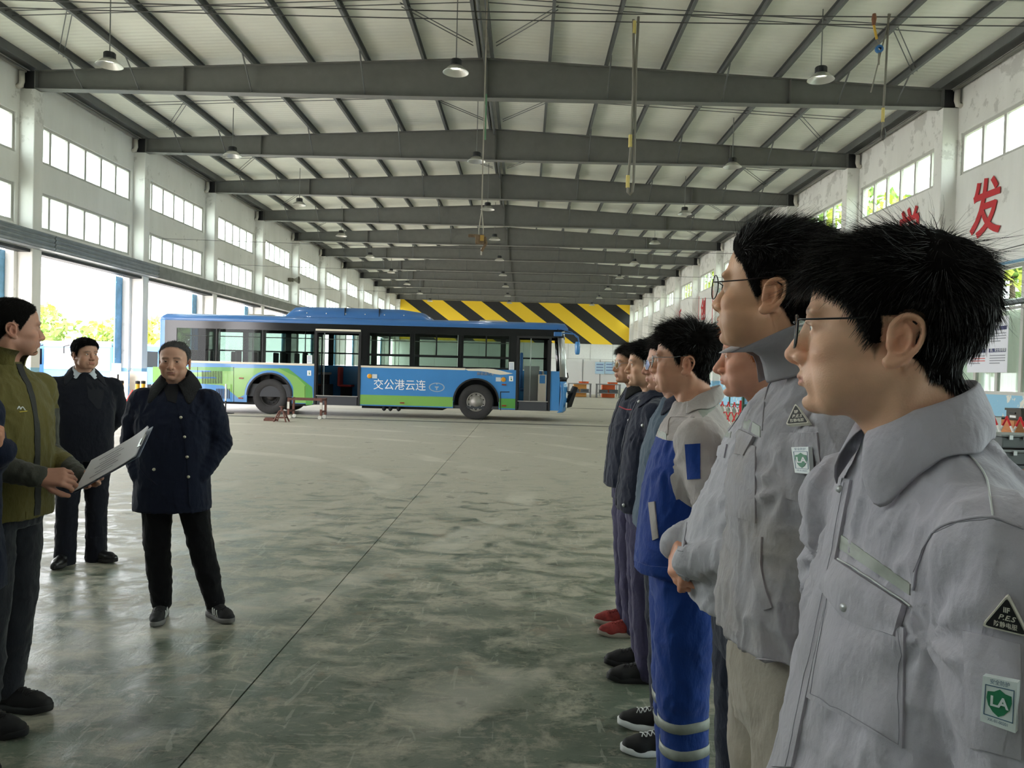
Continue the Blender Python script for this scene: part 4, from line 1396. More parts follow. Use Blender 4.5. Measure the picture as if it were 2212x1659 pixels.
for i, (a, b) in enumerate(((1227, 1277), (1288, 1340), (1120, 1160))):
    u, v = at_floor(a, 859), at_floor(b, 859)
    Yb = 50.0
    u, v = at(a, 830, Yb), at(b, 830, Yb)
    w = (v[0] - u[0]) / 2
    cx = (u[0] + v[0]) / 2
    lab = ('with an ochre crate, just beyond the nose of the bus', 'with an orange crate, behind the faces of the workmen', 'seen low beyond the front door of the bus')[i]
    t = thing('workbench', (cx, Yb, 0), 'grey steel workbench ' + lab, 'workbench', 'steel workbenches')
    MB().box((-w, -0.35, 0.84), (w, 0.35, 0.9)).build('top', mat('bench_grey', (120, 122, 122), 0.5), t)
    MB().box((-w + 0.05, -0.3, 0.28), (w - 0.05, 0.3, 0.32)).build('shelf', mat('bench_grey', (120, 122, 122), 0.5), t)
    for sx in (-1, 1):
        for sy in (-0.3, 0.3):
            MB().box((sx * (w - 0.04) - 0.03, sy - 0.03, 0), (sx * (w - 0.04) + 0.03, sy + 0.03, 0.84)).build('leg', mat('bench_grey', (120, 122, 122), 0.5), t)
    for j, (dx, z, s, m_, nm, cat) in enumerate(((-0.4 * w, 0.32, (min(0.6, 0.7 * w), 0.4, 0.2), M_toolbox, 'toolbox', 'toolbox'), (0.45 * w, 0.32, (min(0.6, 0.7 * w), 0.4, 0.22), M_toolbox, 'toolbox', 'toolbox'),
                                        (0.35 * w, 0.9, (0.62, 0.4, 0.12), M_orange, 'tray', 'tray'))):
        bx_ = thing(nm, (cx + dx, Yb, z + 0.001), '%s %s on the bench %s%s' % ('grey' if nm == 'toolbox' else 'orange', nm, ('beyond the bus nose', 'behind the faces', 'behind the front door')[i], '' if nm == 'tray' else (', nearer the bus' if dx < 0 else ', nearer the wall')), cat)
        MB().cbox((0, 0, s[2] * 0.42), (s[0], s[1], s[2] * 0.84)).build('body', m_, bx_, bevel=0.015)
        MB().cbox((0, 0, s[2] * 0.92), (s[0] + 0.03, s[1] + 0.03, s[2] * 0.12)).build('rim', m_, bx_)
        MB().tube([(-0.12, -s[1] / 2 - 0.02, s[2] * 0.6), (-0.1, -s[1] / 2 - 0.05, s[2] * 0.6), (0.1, -s[1] / 2 - 0.05, s[2] * 0.6), (0.12, -s[1] / 2 - 0.02, s[2] * 0.6)], 0.012, 5).build('handle', M_dark, bx_)
    if i < 2:
        bx_ = thing('crate', (cx + 0.1 * w, Yb + 0.75, 0), ('tall ochre crate standing behind the bench beyond the bus nose', 'tall orange crate standing behind the bench near the workmen')[i], 'crate')
        m_ = (M_ocre, M_orange)[i]
        MB().cbox((0, 0, 0.42), (0.85, 0.5, 0.84)).build('body', m_, bx_, bevel=0.03)
        for z in (0.25, 0.55, 0.82):
            MB().cbox((0, -0.26, z), (0.87, 0.03, 0.05)).build('rib', m_, bx_)

# racks and benches along the right wall, in the gaps between the workmen
M_gbench = mat('green_bench_paint', (70, 110, 84), 0.5)


def bench(x, y, label, length=2.4):
    t = thing('bench', (x, y, 0), label, 'workbench', 'green benches along the lettered wall')
    MB().box((-0.4, -length / 2, 0.78), (0.4, length / 2, 0.86)).build('top', M_gbench, t)
    for sy in (-1, 1):
        for sx in (-0.34, 0.34):
            MB().box((sx - 0.03, sy * (length / 2 - 0.08) - 0.03, 0), (sx + 0.03, sy * (length / 2 - 0.08) + 0.03, 0.78)).build('leg', M_gbench, t)
    MB().box((-0.36, -length / 2 + 0.1, 0.25), (0.36, length / 2 - 0.1, 0.29)).build('shelf', M_gbench, t)
    return t


def crate(x, y, z, s, m_, name, label, cat):
    t = thing(name, (x, y, z + 0.001), label, cat)
    MB().cbox((0, 0, s[2] / 2), s).build('body', m_, t, bevel=0.02)
    MB().cbox((0, 0, s[2] - 0.02), (s[0] + 0.03, s[1] + 0.03, 0.04)).build('rim', m_, t)
    MB().cbox((-s[0] / 2 - 0.012, 0, s[2] * 0.6), (0.024, min(0.16, s[1] * 0.4), 0.03)).build('handle', M_dark, t)
    MB().cbox((-s[0] / 2 - 0.005, 0, s[2] * 0.3), (0.012, s[1] * 0.4, s[2] * 0.2)).build('label_plate', M_signwhite, t)
    return t


for i, y in enumerate((22.5, 26.8, 31.0, 36.0)):
    bench(10.2, y, 'green painted bench along the lettered wall, %s from the camera end' % ORD[i])
    for j, (dy, m_, s) in enumerate(((-0.6, M_orange, (0.4, 0.5, 0.35)), (0.1, M_toolbox, (0.4, 0.6, 0.28)), (0.8, mat('brown_box', (150, 110, 76), 0.7), (0.4, 0.45, 0.3)))):
        crate(10.2, y + dy, 0.861, s, m_, ('crate', 'toolbox', 'carton')[j], '%s on the %s green bench along the lettered wall' % (('orange crate', 'grey toolbox', 'brown carton')[j], ORD[i]), ('crate', 'toolbox', 'box')[j])

# red and white folding barrier, cabinets and cases beside the nearest workman
M_bred = mat('barrier_red', (200, 36, 44), 0.45)
M_bwht = mat('barrier_white', (232, 230, 228), 0.45)


def barrier(x0, y0, x1, y1, n, label, h=0.95):
    t = thing('folding_barrier', (x0, y0, 0), label, 'barrier')
    d = np.array([x1 - x0, y1 - y0, 0.0])
    L_ = np.linalg.norm(d)
    u = d / L_
    st = L_ / n

    def P(s, z, o=0.0):
        return u * s + np.array([0, 0, z]) + np.array([-u[1], u[0], 0]) * o
    hm = (0.12 + h) / 2
    for i in range(n):
        for (za, zb, o) in ((0.12, hm, 0.015), (hm, 0.12, -0.015), (hm, h, 0.015), (h, hm, -0.015)):
            a, b = P(i * st, za, o), P((i + 1) * st, zb, o)
            for j in range(3):
                p_, q_ = a + (b - a) * j / 3, a + (b - a) * (j + 1) / 3
                MB().tube([p_, q_], 0.017, 6).build('lattice_bar', (M_bred if j != 1 else M_bwht), t)
    for s in (0, L_):
        MB().tube([P(s, 0.0), P(s, h + 0.06)], 0.03, 8).build('end_post', M_bred, t)
        MB().box(tuple(P(s, 0) - [0.15, 0.15, 0]), tuple(P(s, 0) + [0.15, 0.15, 0.02])).build('foot', M_dark, t)
    return t


q0 = at(2118, 920, 13.0)
q1 = at(2330, 920, 11.8)
barrier(q0[0], 13.0, q1[0], 11.8, 7, 'red and white folding lattice barrier behind the collar of the nearest workman', 1.05)
q0, q1 = at(1548, 870, 21.0), at(1600, 870, 20.2)
barrier(q0[0], 21.0, q1[0], 20.2, 4, 'red and white folding barrier glimpsed between the workmen by the green bench', 0.9)
for i, (px_, py_, Y, s, m_, nm, lb) in enumerate((
        (2172, 965, 11.4, (0.62, 0.5, 0.2), M_toolbox, 'case', 'upper grey plastic case with latches in the stack behind the nearest shoulder'),
        (2178, 1000, 11.4, (0.7, 0.55, 0.22), M_toolbox, 'case', 'lower grey plastic case in the stack behind the nearest shoulder'),
        )):
    q = at(px_, py_, Y)
    t = thing(nm, (q[0] + 0.1, Y, q[2]), lb, 'case', 'grey plastic cases')
    MB().cbox((0, 0, s[2] * 0.4), (s[0], s[1], s[2] * 0.8)).build('base', m_, t, bevel=0.02)
    MB().cbox((0, 0, s[2] * 0.9), (s[0] + 0.04, s[1] + 0.04, s[2] * 0.18)).build('lid', mat('pale_grey_lid', (110, 114, 114), 0.5), t, bevel=0.01)
    for x in (-0.2, 0, 0.2):
        MB().cbox((x, -s[1] / 2 - 0.03, s[2] * 0.78), (0.05, 0.02, 0.06)).build('latch', M_silver, t)
q = at(2178, 1000, 11.4)
t = thing('pedestal', (q[0] + 0.1, 11.4, 0), 'dark steel pedestal under the stack of grey cases', 'stand')
MB().cbox((0, 0, q[2] - 0.03), (0.8, 0.6, 0.05)).build('top', M_toolbox, t)
for sx in (-0.36, 0.36):
    for sy in (-0.26, 0.26):
        MB().cbox((sx, sy, (q[2] - 0.05) / 2), (0.05, 0.05, q[2] - 0.06)).build('leg', M_toolbox, t)
M_wood = mat('orange_wood', (186, 120, 74), 0.6, var=0.15, vscale=5, stretch=(1, 1, 8))
q = at(2205, 930, 14.6)
t = thing('cabinet', (q[0] + 0.1, 14.6, 0), 'orange wooden cabinet behind the folding barrier', 'cabinet')
MB().box((-0.42, -0.3, 0), (0.5, 0.3, 0.9)).build('body', M_wood, t)
for x in (-0.4, 0.06):
    d = MB().box((x, -0.325, 0.06), (x + 0.42, -0.3, 0.86)).build('door', M_wood, t)
    MB().cbox((x + 0.36, -0.335, 0.5), (0.02, 0.02, 0.12)).build('handle', M_silver, d)
crate(q[0] + 0.15, 14.6, 0.9, (0.6, 0.45, 0.22), mat('dark_machine', (70, 66, 60), 0.6), 'machine_box', 'dark machine box on the orange wooden cabinet', 'machine')
q = at(2160, 930, 15.4)
t = thing('dark_locker', (q[0], 15.4, 0), 'dark green grey locker beside the orange cabinet', 'locker')
MB().box((-0.25, -0.3, 0), (0.25, 0.3, 0.92)).build('body', mat('dark_locker_paint', (62, 70, 70), 0.6), t)
d = MB().box((-0.22, -0.32, 0.05), (0.22, -0.3, 0.88)).build('door', mat('dark_locker_paint', (62, 70, 70), 0.6), t)
MB().cbox((0.15, -0.33, 0.5), (0.03, 0.02, 0.1)).build('handle', M_silver, d)
q = at(2142, 908, 13.8)
t = thing('warning_sign', (q[0], 13.8, 0), 'white sign with a yellow warning triangle behind the barrier', 'sign')
MB().box((-0.17, 0, 0.45), (0.17, 0.012, 0.98)).build('plate', M_signwhite, t)
MB().prism([(-0.12, 0.6), (0.12, 0.6), (0, 0.82)], 1, -0.006, 0).build('yellow_triangle', mat('sign_yellow', (236, 204, 70), 0.5), t)
MB().prism([(-0.02, 0.64), (0.02, 0.64), (0.008, 0.75), (-0.008, 0.75)], 1, -0.009, -0.006).build('black_mark', M_matblk, t)
for s in (-0.14, 0.14):
    MB().tube([(s, 0.02, 0), (s, 0.02, 0.5)], 0.012, 6).build('leg', M_dark, t)
# ------------------------------------------------------------------ implicit modelling: smooth unions of simple solids, meshed once
import openvdb


def V3(*a):
    return np.array(a, float)


def rotm(rx=0.0, ry=0.0, rz=0.0):
    return np.array((Matrix.Rotation(rz, 3, 'Z') @ Matrix.Rotation(ry, 3, 'Y') @ Matrix.Rotation(rx, 3, 'X')))


class Frame:
    """rigid frame with uniform scale"""
    def __init__(self, o=(0, 0, 0), R=None, s=1.0):
        self.o, self.R, self.s = np.array(o, float), (np.eye(3) if R is None else np.array(R)), s

    def p(self, q):
        return self.o + self.s * (np.asarray(q, float) @ self.R.T)

    def inv(self, q):
        return ((np.asarray(q, float) - self.o) @ self.R) / self.s

    def sub(self, o, R=None, s=1.0):
        R = np.eye(3) if R is None else np.array(R)
        return Frame(self.p(o), self.R @ R, self.s * s)


class SDF:
    def __init__(self):
        self.ops = []

    def ell(self, c, r, k=0.01, fr=None, R=None, sub=False, mode=None):
        fr = fr or Frame()
        R = fr.R if R is None else fr.R @ R
        c = fr.p(c)
        r = np.array(r, float) * fr.s
        k *= fr.s
        self.ops.append(('e', c, r, R.copy(), k, sub, c, float(r.max()) + k, mode))
        return self

    def cap(self, a, b, ra, rb, k=0.01, fr=None, sub=False, flat=None):
        """round cone; flat = (axis, factor) squashes the section along an axis"""
        fr = fr or Frame()
        a, b = fr.p(a), fr.p(b)
        ra, rb, k = ra * fr.s, rb * fr.s, k * fr.s
        fl = None
        if flat is not None:
            n = np.array(flat[0], float) @ fr.R.T
            fl = (n / np.linalg.norm(n), flat[1])
        R = max(ra, rb) * (max(1, flat[1]) if flat else 1)
        self.ops.append(('c', a, b, ra, rb, fl, k, sub, (a + b) / 2, float(np.linalg.norm(a - b) / 2 + R + k)))
        return self

    def chain(self, pts, rs, k=0.01, fr=None, sub=False, flat=None):
        for i in range(len(pts) - 1):
            self.cap(pts[i], pts[i + 1], rs[i], rs[i + 1], k, fr, sub, flat)
        return self

    def loft(self, rows, k=0.02, fr=None, sub=False):
        """rows of (z, cx, cy, half width, half depth, power) stacked along the frame's z"""
        fr = fr or Frame()
        r = np.array(rows, float)
        z = np.linspace(r[0, 0], r[-1, 0], 80)
        tab = []
        m = np.gradient(r[:, 1:], r[:, 0], axis=0)
        for j in range(1, r.shape[1]):
            i = np.clip(np.searchsorted(r[:, 0], z) - 1, 0, len(r) - 2)
            h = r[i + 1, 0] - r[i, 0]
            t = (z - r[i, 0]) / h
            tab.append((2 * t ** 3 - 3 * t ** 2 + 1) * r[i, j] + (t ** 3 - 2 * t ** 2 + t) * h * m[i, j - 1] + (-2 * t ** 3 + 3 * t ** 2) * r[i + 1, j] + (t ** 3 - t ** 2) * h * m[i + 1, j - 1])
        c = fr.p((0, 0, (r[0, 0] + r[-1, 0]) / 2))
        R = fr.s * (math.hypot((r[-1, 0] - r[0, 0]) / 2, np.abs(r[:, 3:5]).max() + np.abs(r[:, 1:3]).max())) + 0.02
        self.ops.append(('l', z, tab, fr, k * fr.s, sub, c, R))
        return self

    @staticmethod
    def _bound(op):
        return (op[6], op[7]) if op[0] in 'el' else (op[8], op[9])

    def eval(self, P, ops=None, mask=True):
        d = np.full(len(P), 0.2)
        for op in (self.ops if ops is None else ops):
            if op[0] == 'e':
                _, c, r, R, k, sub = op[:6]
                q = (P - c) @ R
                k0 = np.sqrt(((q / r) ** 2).sum(1))
                k1 = np.sqrt(((q / r ** 2) ** 2).sum(1)) + 1e-9
                e = k0 * (k0 - 1) / k1
            elif op[0] == 'c':
                _, a, b, ra, rb, fl, k, sub = op[:8]
                ab = b - a
                q = P - a
                t = np.clip(q @ ab / (ab @ ab + 1e-12), 0, 1)
                q = q - t[:, None] * ab
                if fl is not None:
                    n, s = fl
                    q = q + (q @ n)[:, None] * n * (1 / s - 1)
                e = np.sqrt((q * q).sum(1)) - (ra + t * (rb - ra))
                if fl is not None and fl[1] < 1:
                    e = e * np.where(e > 0, 0.8, fl[1])
            else:
                _, z, tab, fr, k, sub = op[:6]
                q = fr.inv(P)
                zz = np.clip(q[:, 2], z[0], z[-1])
                i = np.clip(((zz - z[0]) / (z[1] - z[0])).astype(int), 0, len(z) - 2)
                t = (zz - z[i]) / (z[1] - z[0])
                cx, cy, a, b, pw = [(T[i] * (1 - t) + T[i + 1] * t) for T in tab]
                x, y = q[:, 0] - cx, q[:, 1] - cy
                qq = ((np.abs(x) / a) ** pw + (np.abs(y) / b) ** pw) ** (1 / pw) + 1e-6
                rr = np.sqrt(x * x + y * y)
                e = rr * (1 - 1 / qq)
                e = np.where(qq < 0.5, -np.minimum(a, b) * (1 - qq), e)
                e = np.maximum(e, np.maximum(q[:, 2] - z[-1], z[0] - q[:, 2])) * fr.s
            if sub:
                e = -e
                h = np.clip(0.5 - 0.5 * (d - e) / k, 0, 1)
                d = d + (e - d) * h + k * h * (1 - h)
            else:
                h = np.clip(0.5 + 0.5 * (e - d) / k, 0, 1)
                d = e + (d - e) * h - k * h * (1 - h)
        return d

    def mesh(self, h, adapt=0.0, B=20, disp=None, lo=None, hi=None):
        """returns verts, faces; disp(P) optional displacement added to the distance"""
        bs = [self._bound(o) for o in self.ops if not (o[5] if o[0] in 'el' else o[7])]
        l0 = np.min([c - r for c, r in bs], 0) - 3 * h
        h0 = np.max([c + r for c, r in bs], 0) + 3 * h
        lo = l0 if lo is None else np.maximum(l0, lo)
        hi = h0 if hi is None else np.minimum(h0, hi)
        nb = np.ceil((hi - lo) / h / B).astype(int)
        dim = nb * B
        ctr = (np.stack(np.meshgrid(*[np.arange(n) for n in nb], indexing='ij'), -1).reshape(-1, 3) * B + (B - 1) / 2) * h + lo
        bc = np.array([self._bound(o)[0] for o in self.ops])
        br = np.array([self._bound(o)[1] for o in self.ops])
        half = B * h * math.sqrt(3) / 2
        near = np.linalg.norm(ctr[:, None] - bc[None], axis=2) < br[None] + half + 0.02
        arr = np.full(dim, 1.0, np.float32)
        loc = np.stack(np.meshgrid(*[np.arange(B)] * 3, indexing='ij'), -1).reshape(-1, 3) * h
        idx = np.where(near.any(1))[0]
        for bi in idx:
            ops = [self.ops[j] for j in np.where(near[bi])[0]]
            c = ctr[bi]
            dc = self.eval(c[None], ops)[0]
            g = np.array(np.unravel_index(bi, nb)) * B
            if abs(dc) > half * 1.5 + 0.01:
                arr[g[0]:g[0] + B, g[1]:g[1] + B, g[2]:g[2] + B] = np.sign(dc) * 1.0
                continue
            P = loc + (g * h + lo)
            d = self.eval(P, ops)
            if disp is not None:
                d = d + disp(P)
            arr[g[0]:g[0] + B, g[1]:g[1] + B, g[2]:g[2] + B] = d.reshape(B, B, B)
        arr = np.clip(arr / h, -3, 3)
        g = openvdb.FloatGrid(3.0)
        g.copyFromArray(np.ascontiguousarray(arr), tolerance=0.0)
        pts, tris, quads = g.convertToPolygons(isovalue=0.0, adaptivity=adapt)
        v = np.asarray(pts, float) * h + lo
        f = [tuple(int(i) for i in t) for t in tris] + [tuple(int(i) for i in t) for t in quads]
        return v, f


# fast gradient noise for cloth folds and hair
_perm = np.random.default_rng(3).permutation(256)
_perm = np.concatenate([_perm, _perm])
_grad = np.random.default_rng(4).normal(size=(256, 3))
_grad /= np.linalg.norm(_grad, axis=1)[:, None]


def pnoise(P):
    P = np.asarray(P, float)
    i = np.floor(P).astype(int)
    f = P - i
    u = f * f * f * (f * (f * 6 - 15) + 10)
    i &= 255
    out = 0
    for dx in (0, 1):
        for dy in (0, 1):
            for dz in (0, 1):
                hsh = _perm[_perm[_perm[(i[:, 0] + dx) & 255] + ((i[:, 1] + dy) & 255)] + ((i[:, 2] + dz) & 255)] & 255
                g = _grad[hsh]
                v = (g * (f - np.array([dx, dy, dz]))).sum(1)
                w = (u[:, 0] if dx else 1 - u[:, 0]) * (u[:, 1] if dy else 1 - u[:, 1]) * (u[:, 2] if dz else 1 - u[:, 2])
                out = out + w * v
    return out


def fbm(P, o=3):
    return sum(pnoise(P * 2 ** i + 17.3 * i) / 2 ** i for i in range(o))


def sstep(a, b, x):
    t = np.clip((x - a) / (b - a), 0, 1)
    return t * t * (3 - 2 * t)


def vnormals(v, f):
    n = np.zeros_like(v)
    for L_ in (3, 4):
        q = np.array([t for t in f if len(t) == L_], int)
        if len(q):
            c = np.cross(v[q[:, 1]] - v[q[:, 0]], v[q[:, 2]] - v[q[:, 0]])
            if L_ == 4:
                c = c + np.cross(v[q[:, 2]] - v[q[:, 0]], v[q[:, 3]] - v[q[:, 0]])
            for j in range(L_):
                np.add.at(n, q[:, j], c)
    return n / (np.linalg.norm(n, axis=1)[:, None] + 1e-12)


def quick_obj(name, v, f, m, parent=None, smooth=True, col=None):
    mb = MB()
    mb.v, mb.f, mb.n = [np.asarray(v, float)], list(f), len(v)
    o = mb.build(name, m, parent, smooth=smooth)
    if col is not None:
        a = o.data.color_attributes.new('tint', 'FLOAT_COLOR', 'POINT')
        c = np.ones((len(v), 4), np.float32)
        c[:, :3] = col
        a.data.foreach_set('color', c.ravel())
    return o


def spline(pts, m=4):
    """Catmull-Rom points through pts, m per span"""
    P = np.array(pts, float)
    Q = np.concatenate([2 * P[:1] - P[1:2], P, 2 * P[-1:] - P[-2:-1]])
    out = []
    for i in range(len(P) - 1):
        a, b, c, d = Q[i], Q[i + 1], Q[i + 2], Q[i + 3]
        for t in np.arange(m) / m:
            out.append(0.5 * (2 * b + (c - a) * t + (2 * a - 5 * b + 4 * c - d) * t * t + (3 * b - a - 3 * c + d) * t ** 3))
    out.append(P[-1])
    return np.array(out)


# ------------------------------------------------------------------ the head
def head_sdf(S, F, p):
    """adult head in frame F: origin between the eyes' level centre of the skull, face to -y. p: proportions"""
    w, jw, ns, ck = p.get('width', 1.0), p.get('jaw', 1.0), p.get('nose', 1.0), p.get('cheek', 1.0)
    fl = p.get('full', 0.0)
    k = 0.018
    S.ell((0, 0.016, 0.030), (0.076 * w, 0.094, 0.083), 0.01, F)
    S.ell((0, -0.030, 0.036), (0.064 * w, 0.060, 0.064), 0.03, F)
    S.ell((0, -0.034, -0.030), (0.061 * w, 0.056, 0.066), 0.025, F)
    S.ell((0, -0.030, -0.066), (0.049 * w * jw, 0.052, 0.040), 0.022, F)
    S.ell((0, -0.0775, -0.0965), (0.019 * jw, 0.0185, 0.015), 0.022, F)
    for s in (-1, 1):
        S.cap((s * 0.050 * w * jw, 0.006, -0.056), (s * 0.026 * jw, -0.056, -0.096), 0.012, 0.012, 0.025, F)
        S.ell((s * 0.044 * w, -0.064, -0.032), (0.022 * ck, 0.020, 0.018), 0.022, F)
        S.ell((s * (0.040 + 0.004 * fl) * w, -0.050, -0.066), (0.020 + 0.006 * fl, 0.026, 0.024), 0.022, F)
        S.ell((s * 0.028, -0.082, 0.019), (0.026, 0.012, 0.008), 0.016, F)
        S.ell((s * 0.033, -0.1035, -0.002), (0.019, 0.014, 0.011), 0.014, F, sub=True)
        S.ell((s * 0.0315, -0.0765, -0.001), (0.0150, 0.0140, 0.0135), 0.006, F)
    # nose
    S.chain([(0, -0.086, 0.012), (0, -0.0920, -0.004), (0, -0.1015 - 0.004 * (ns - 1), -0.022), (0, -0.1100 - 0.012 * (ns - 1), -0.0350)], [0.0085, 0.0078, 0.0086 * ns, 0.0102 * ns], 0.010, F)
    for s in (-1, 1):
        S.ell((s * 0.0125 * ns, -0.0985, -0.0395), (0.0085 * ns, 0.0105, 0.0075), 0.007, F)
    S.cap((0, -0.106, -0.0425), (0, -0.094, -0.0485), 0.005, 0.005, 0.008, F)
    for s in (-1, 1):
        S.ell((s * 0.0068, -0.1025, -0.0475), (0.0036, 0.006, 0.0040), 0.003, F, sub=True)
    # muzzle, lips
    S.ell((0, -0.082, -0.066), (0.030, 0.0165, 0.021), 0.016, F)
    lp = p.get('lips', 1.0)
    up = [(-0.023, -0.0875, -0.0665), (-0.011, -0.0965, -0.0635), (0, -0.0988, -0.0645), (0.011, -0.0965, -0.0635), (0.023, -0.0875, -0.0665)]
    S.chain(up, [0.002, 0.0048 * lp, 0.0046 * lp, 0.0048 * lp, 0.002], 0.005, F)
    dn = [(-0.021, -0.0870, -0.0690), (-0.010, -0.0945, -0.0728), (0, -0.0962, -0.0738), (0.010, -0.0945, -0.0728), (0.021, -0.0870, -0.0690)]
    S.chain(dn, [0.002, 0.0053 * lp, 0.0058 * lp, 0.0053 * lp, 0.002], 0.005, F)
    S.ell((0, -0.0945, -0.0835), (0.016, 0.010, 0.005), 0.010, F, sub=True)
    mo = p.get('mouth', 0.0012)
    S.chain([(-0.024, -0.0885, -0.0672), (-0.011, -0.1000, -0.0683), (0, -0.1030, -0.0690), (0.011, -0.1000, -0.0683), (0.024, -0.0885, -0.0672)], [0.0009, mo, mo, mo, 0.0009], 0.003, F, sub=True)
    # eye openings
    op = p.get('eye_open', 0.0042)
    for s in (-1, 1):
        S.ell((s * 0.0315, -0.0925, -0.0012), (0.0142, 0.012, op), 0.0025, F, sub=True)
        S.chain([(s * 0.018, -0.0895, 0.0016), (s * 0.031, -0.0925, 0.0052 + (op - 0.004)), (s * 0.045, -0.0845, 0.0012)], [0.0012, 0.0019, 0.0012], 0.003, F)
    # ears
    for s in (-1, 1):
        E = F.sub((s * 0.0720 * w, 0.012, -0.017), rotm(-0.14, 0.0, s * 0.40), 0.95)
        ol = [(0.001, -0.010, 0.004), (0.005, -0.011, 0.018), (0.009, -0.004, 0.029), (0.011, 0.008, 0.0325), (0.013, 0.019, 0.026), (0.0135, 0.0235, 0.012), (0.012, 0.021, -0.004), (0.009, 0.013, -0.017), (0.006, 0.004, -0.026), (0.003, -0.004, -0.030), (0.001, -0.009, -0.026)]
        ol = [(s * a, b, c) for a, b, c in ol]
        ol, orr = spline(ol, 4), spline([(q,) for q in (0.0026, 0.0030, 0.0031, 0.0031, 0.0031, 0.0031, 0.0031, 0.0034, 0.0044, 0.0046, 0.0034)], 4)[:, 0]
        S.chain(ol, orr, 0.003, E)
        S.ell((s * 0.0035, 0.004, 0.0), (0.0046, 0.018, 0.027), 0.004, E, R=rotm(0.12, 0, 0))
        S.ell((s * 0.004, -0.003, -0.025), (0.0046, 0.0085, 0.009), 0.004, E)
        an = [(s * 0.0085, 0.004, 0.021), (s * 0.0105, 0.011, 0.010), (s * 0.0105, 0.0115, -0.002), (s * 0.0085, 0.006, -0.013), (s * 0.007, 0.001, -0.016)]
        S.chain(spline(an, 3), spline([(q,) for q in (0.0016, 0.0024, 0.0025, 0.0024, 0.0022)], 3)[:, 0], 0.003, E)
        S.ell((s * 0.010, 0.001, -0.003), (0.0072, 0.0078, 0.0105), 0.003, E, sub=True)
        S.ell((s * 0.0125, 0.0165, 0.012), (0.004, 0.003, 0.014), 0.002, E, sub=True)
        S.ell((s * 0.0035, -0.009, -0.005), (0.0042, 0.0032, 0.0062), 0.004, E)


HAIRLINE = dict(front=0.062, temple=0.030, side=-0.005, back=-0.085)


def hair_mask(q, p):
    """1 on the scalp, 0 on the skin; q in head coordinates"""
    hl = p.get('hairline', {})
    fr, tm, sd, bk = [hl.get(k_, HAIRLINE[k_]) for k_ in ('front', 'temple', 'side', 'back')]
    x, y, z = q[:, 0], q[:, 1], q[:, 2]
    az = np.degrees(np.arctan2(np.abs(x), -(y - 0.0)))       # 0 front, 180 back
    knots = [0, 25, 42, 55, 68, 80, 86, 100, 112, 135, 180]
    zz = [fr, fr - 0.004, fr - 0.018, tm, sd + 0.008, sd - 0.026, sd - 0.010, sd + 0.018, sd - 0.02, bk * 0.72, bk]
    lim = np.interp(az, knots, zz)
    return z - lim


def ear_zone(q, p):
    w = p.get('width', 1.0)
    x = np.abs(q[:, 0]) / w
    return ((x > 0.0765) & (q[:, 1] > -0.008) & (q[:, 1] < 0.045) & (q[:, 2] < 0.024) & (q[:, 2] > -0.06)) | ((x > 0.064) & (q[:, 1] > -0.004) & (q[:, 1] < 0.036) & (q[:, 2] < 0.012) & (q[:, 2] > -0.052))


def skin_color(q, p):
    """albedo over the head and body; q in head coordinates"""
    base = np.array(lin(p.get('skin', (206, 152, 118))))
    n = len(q)
    c = np.tile(base, (n, 1)) * (1 + 0.06 * fbm(q * 60, 3))[:, None]

    def blend(mask, col):
        nonlocal c
        c = c * (1 - mask[:, None]) + np.array(col) * mask[:, None]

    def gauss(cx, cy, cz, r):
        d = np.sqrt(((np.stack([np.abs(q[:, 0]), q[:, 1], q[:, 2]], 1) - [cx, cy, cz]) ** 2 / np.array(r) ** 2).sum(1))
        return np.exp(-d * d)
    red = base * [1.02, 0.72, 0.66]
    blend(0.55 * gauss(0, -0.118, -0.040, (0.016, 0.014, 0.014)), red)
    blend(0.35 * gauss(0.045, -0.075, -0.035, (0.022, 0.03, 0.02)), red)
    blend(0.6 * gauss(0.082, 0.018, -0.015, (0.016, 0.02, 0.034)), red)
    # lips
    lipz = np.exp(-((q[:, 2] + 0.0685) / (0.0078 - 60 * q[:, 0] ** 2 * 0.1)) ** 4) * (np.abs(q[:, 0]) < 0.024) * (q[:, 1] < -0.0865 + 0)
    blend(np.clip(lipz, 0, 1) * 0.75, np.array(lin(p.get('lip', (176, 104, 92)))))
    # beard shadow
    sh = p.get('stubble', 0.18)
    jawm = sstep(-0.045, -0.06, q[:, 2]) * sstep(0.02, -0.02, q[:, 1]) * sstep(-0.16, -0.12, q[:, 2])
    must = gauss(0, -0.100, -0.0565, (0.024, 0.012, 0.006))
    blend(np.clip((jawm * 0.6 + must) * (1 - lipz), 0, 1) * sh, base * 0.35)
    # eyebrows and lash line
    bz = 0.0215 + 0.004 * np.cos((np.abs(q[:, 0]) - 0.030) * 60) - 0.004
    br = np.exp(-((q[:, 2] - bz) / 0.0052) ** 2) * sstep(0.010, 0.015, np.abs(q[:, 0])) * sstep(0.054, 0.046, np.abs(q[:, 0])) * (q[:, 1] < -0.06)
    blend(np.clip(br * p.get('brow', 0.95) * (0.75 + 0.5 * fbm(q * 300, 2)), 0, 1), (0.018, 0.014, 0.012))
    ls = gauss(0.0315, -0.091, 0.0052, (0.014, 0.006, 0.0017))
    blend(np.clip(ls * 0.8, 0, 1), (0.02, 0.015, 0.012))
    # shaved or short hair roots
    m = hair_mask(q, p)
    rt = p.get('root', 0.8)
    blend(np.where(ear_zone(q, p), 0, sstep(-0.006, 0.012, m + 0.006 * fbm(q * 90, 2))) * rt, np.array(p.get('hair_root', (0.018, 0.015, 0.013))))
    return np.clip(c, 0.003, 1)


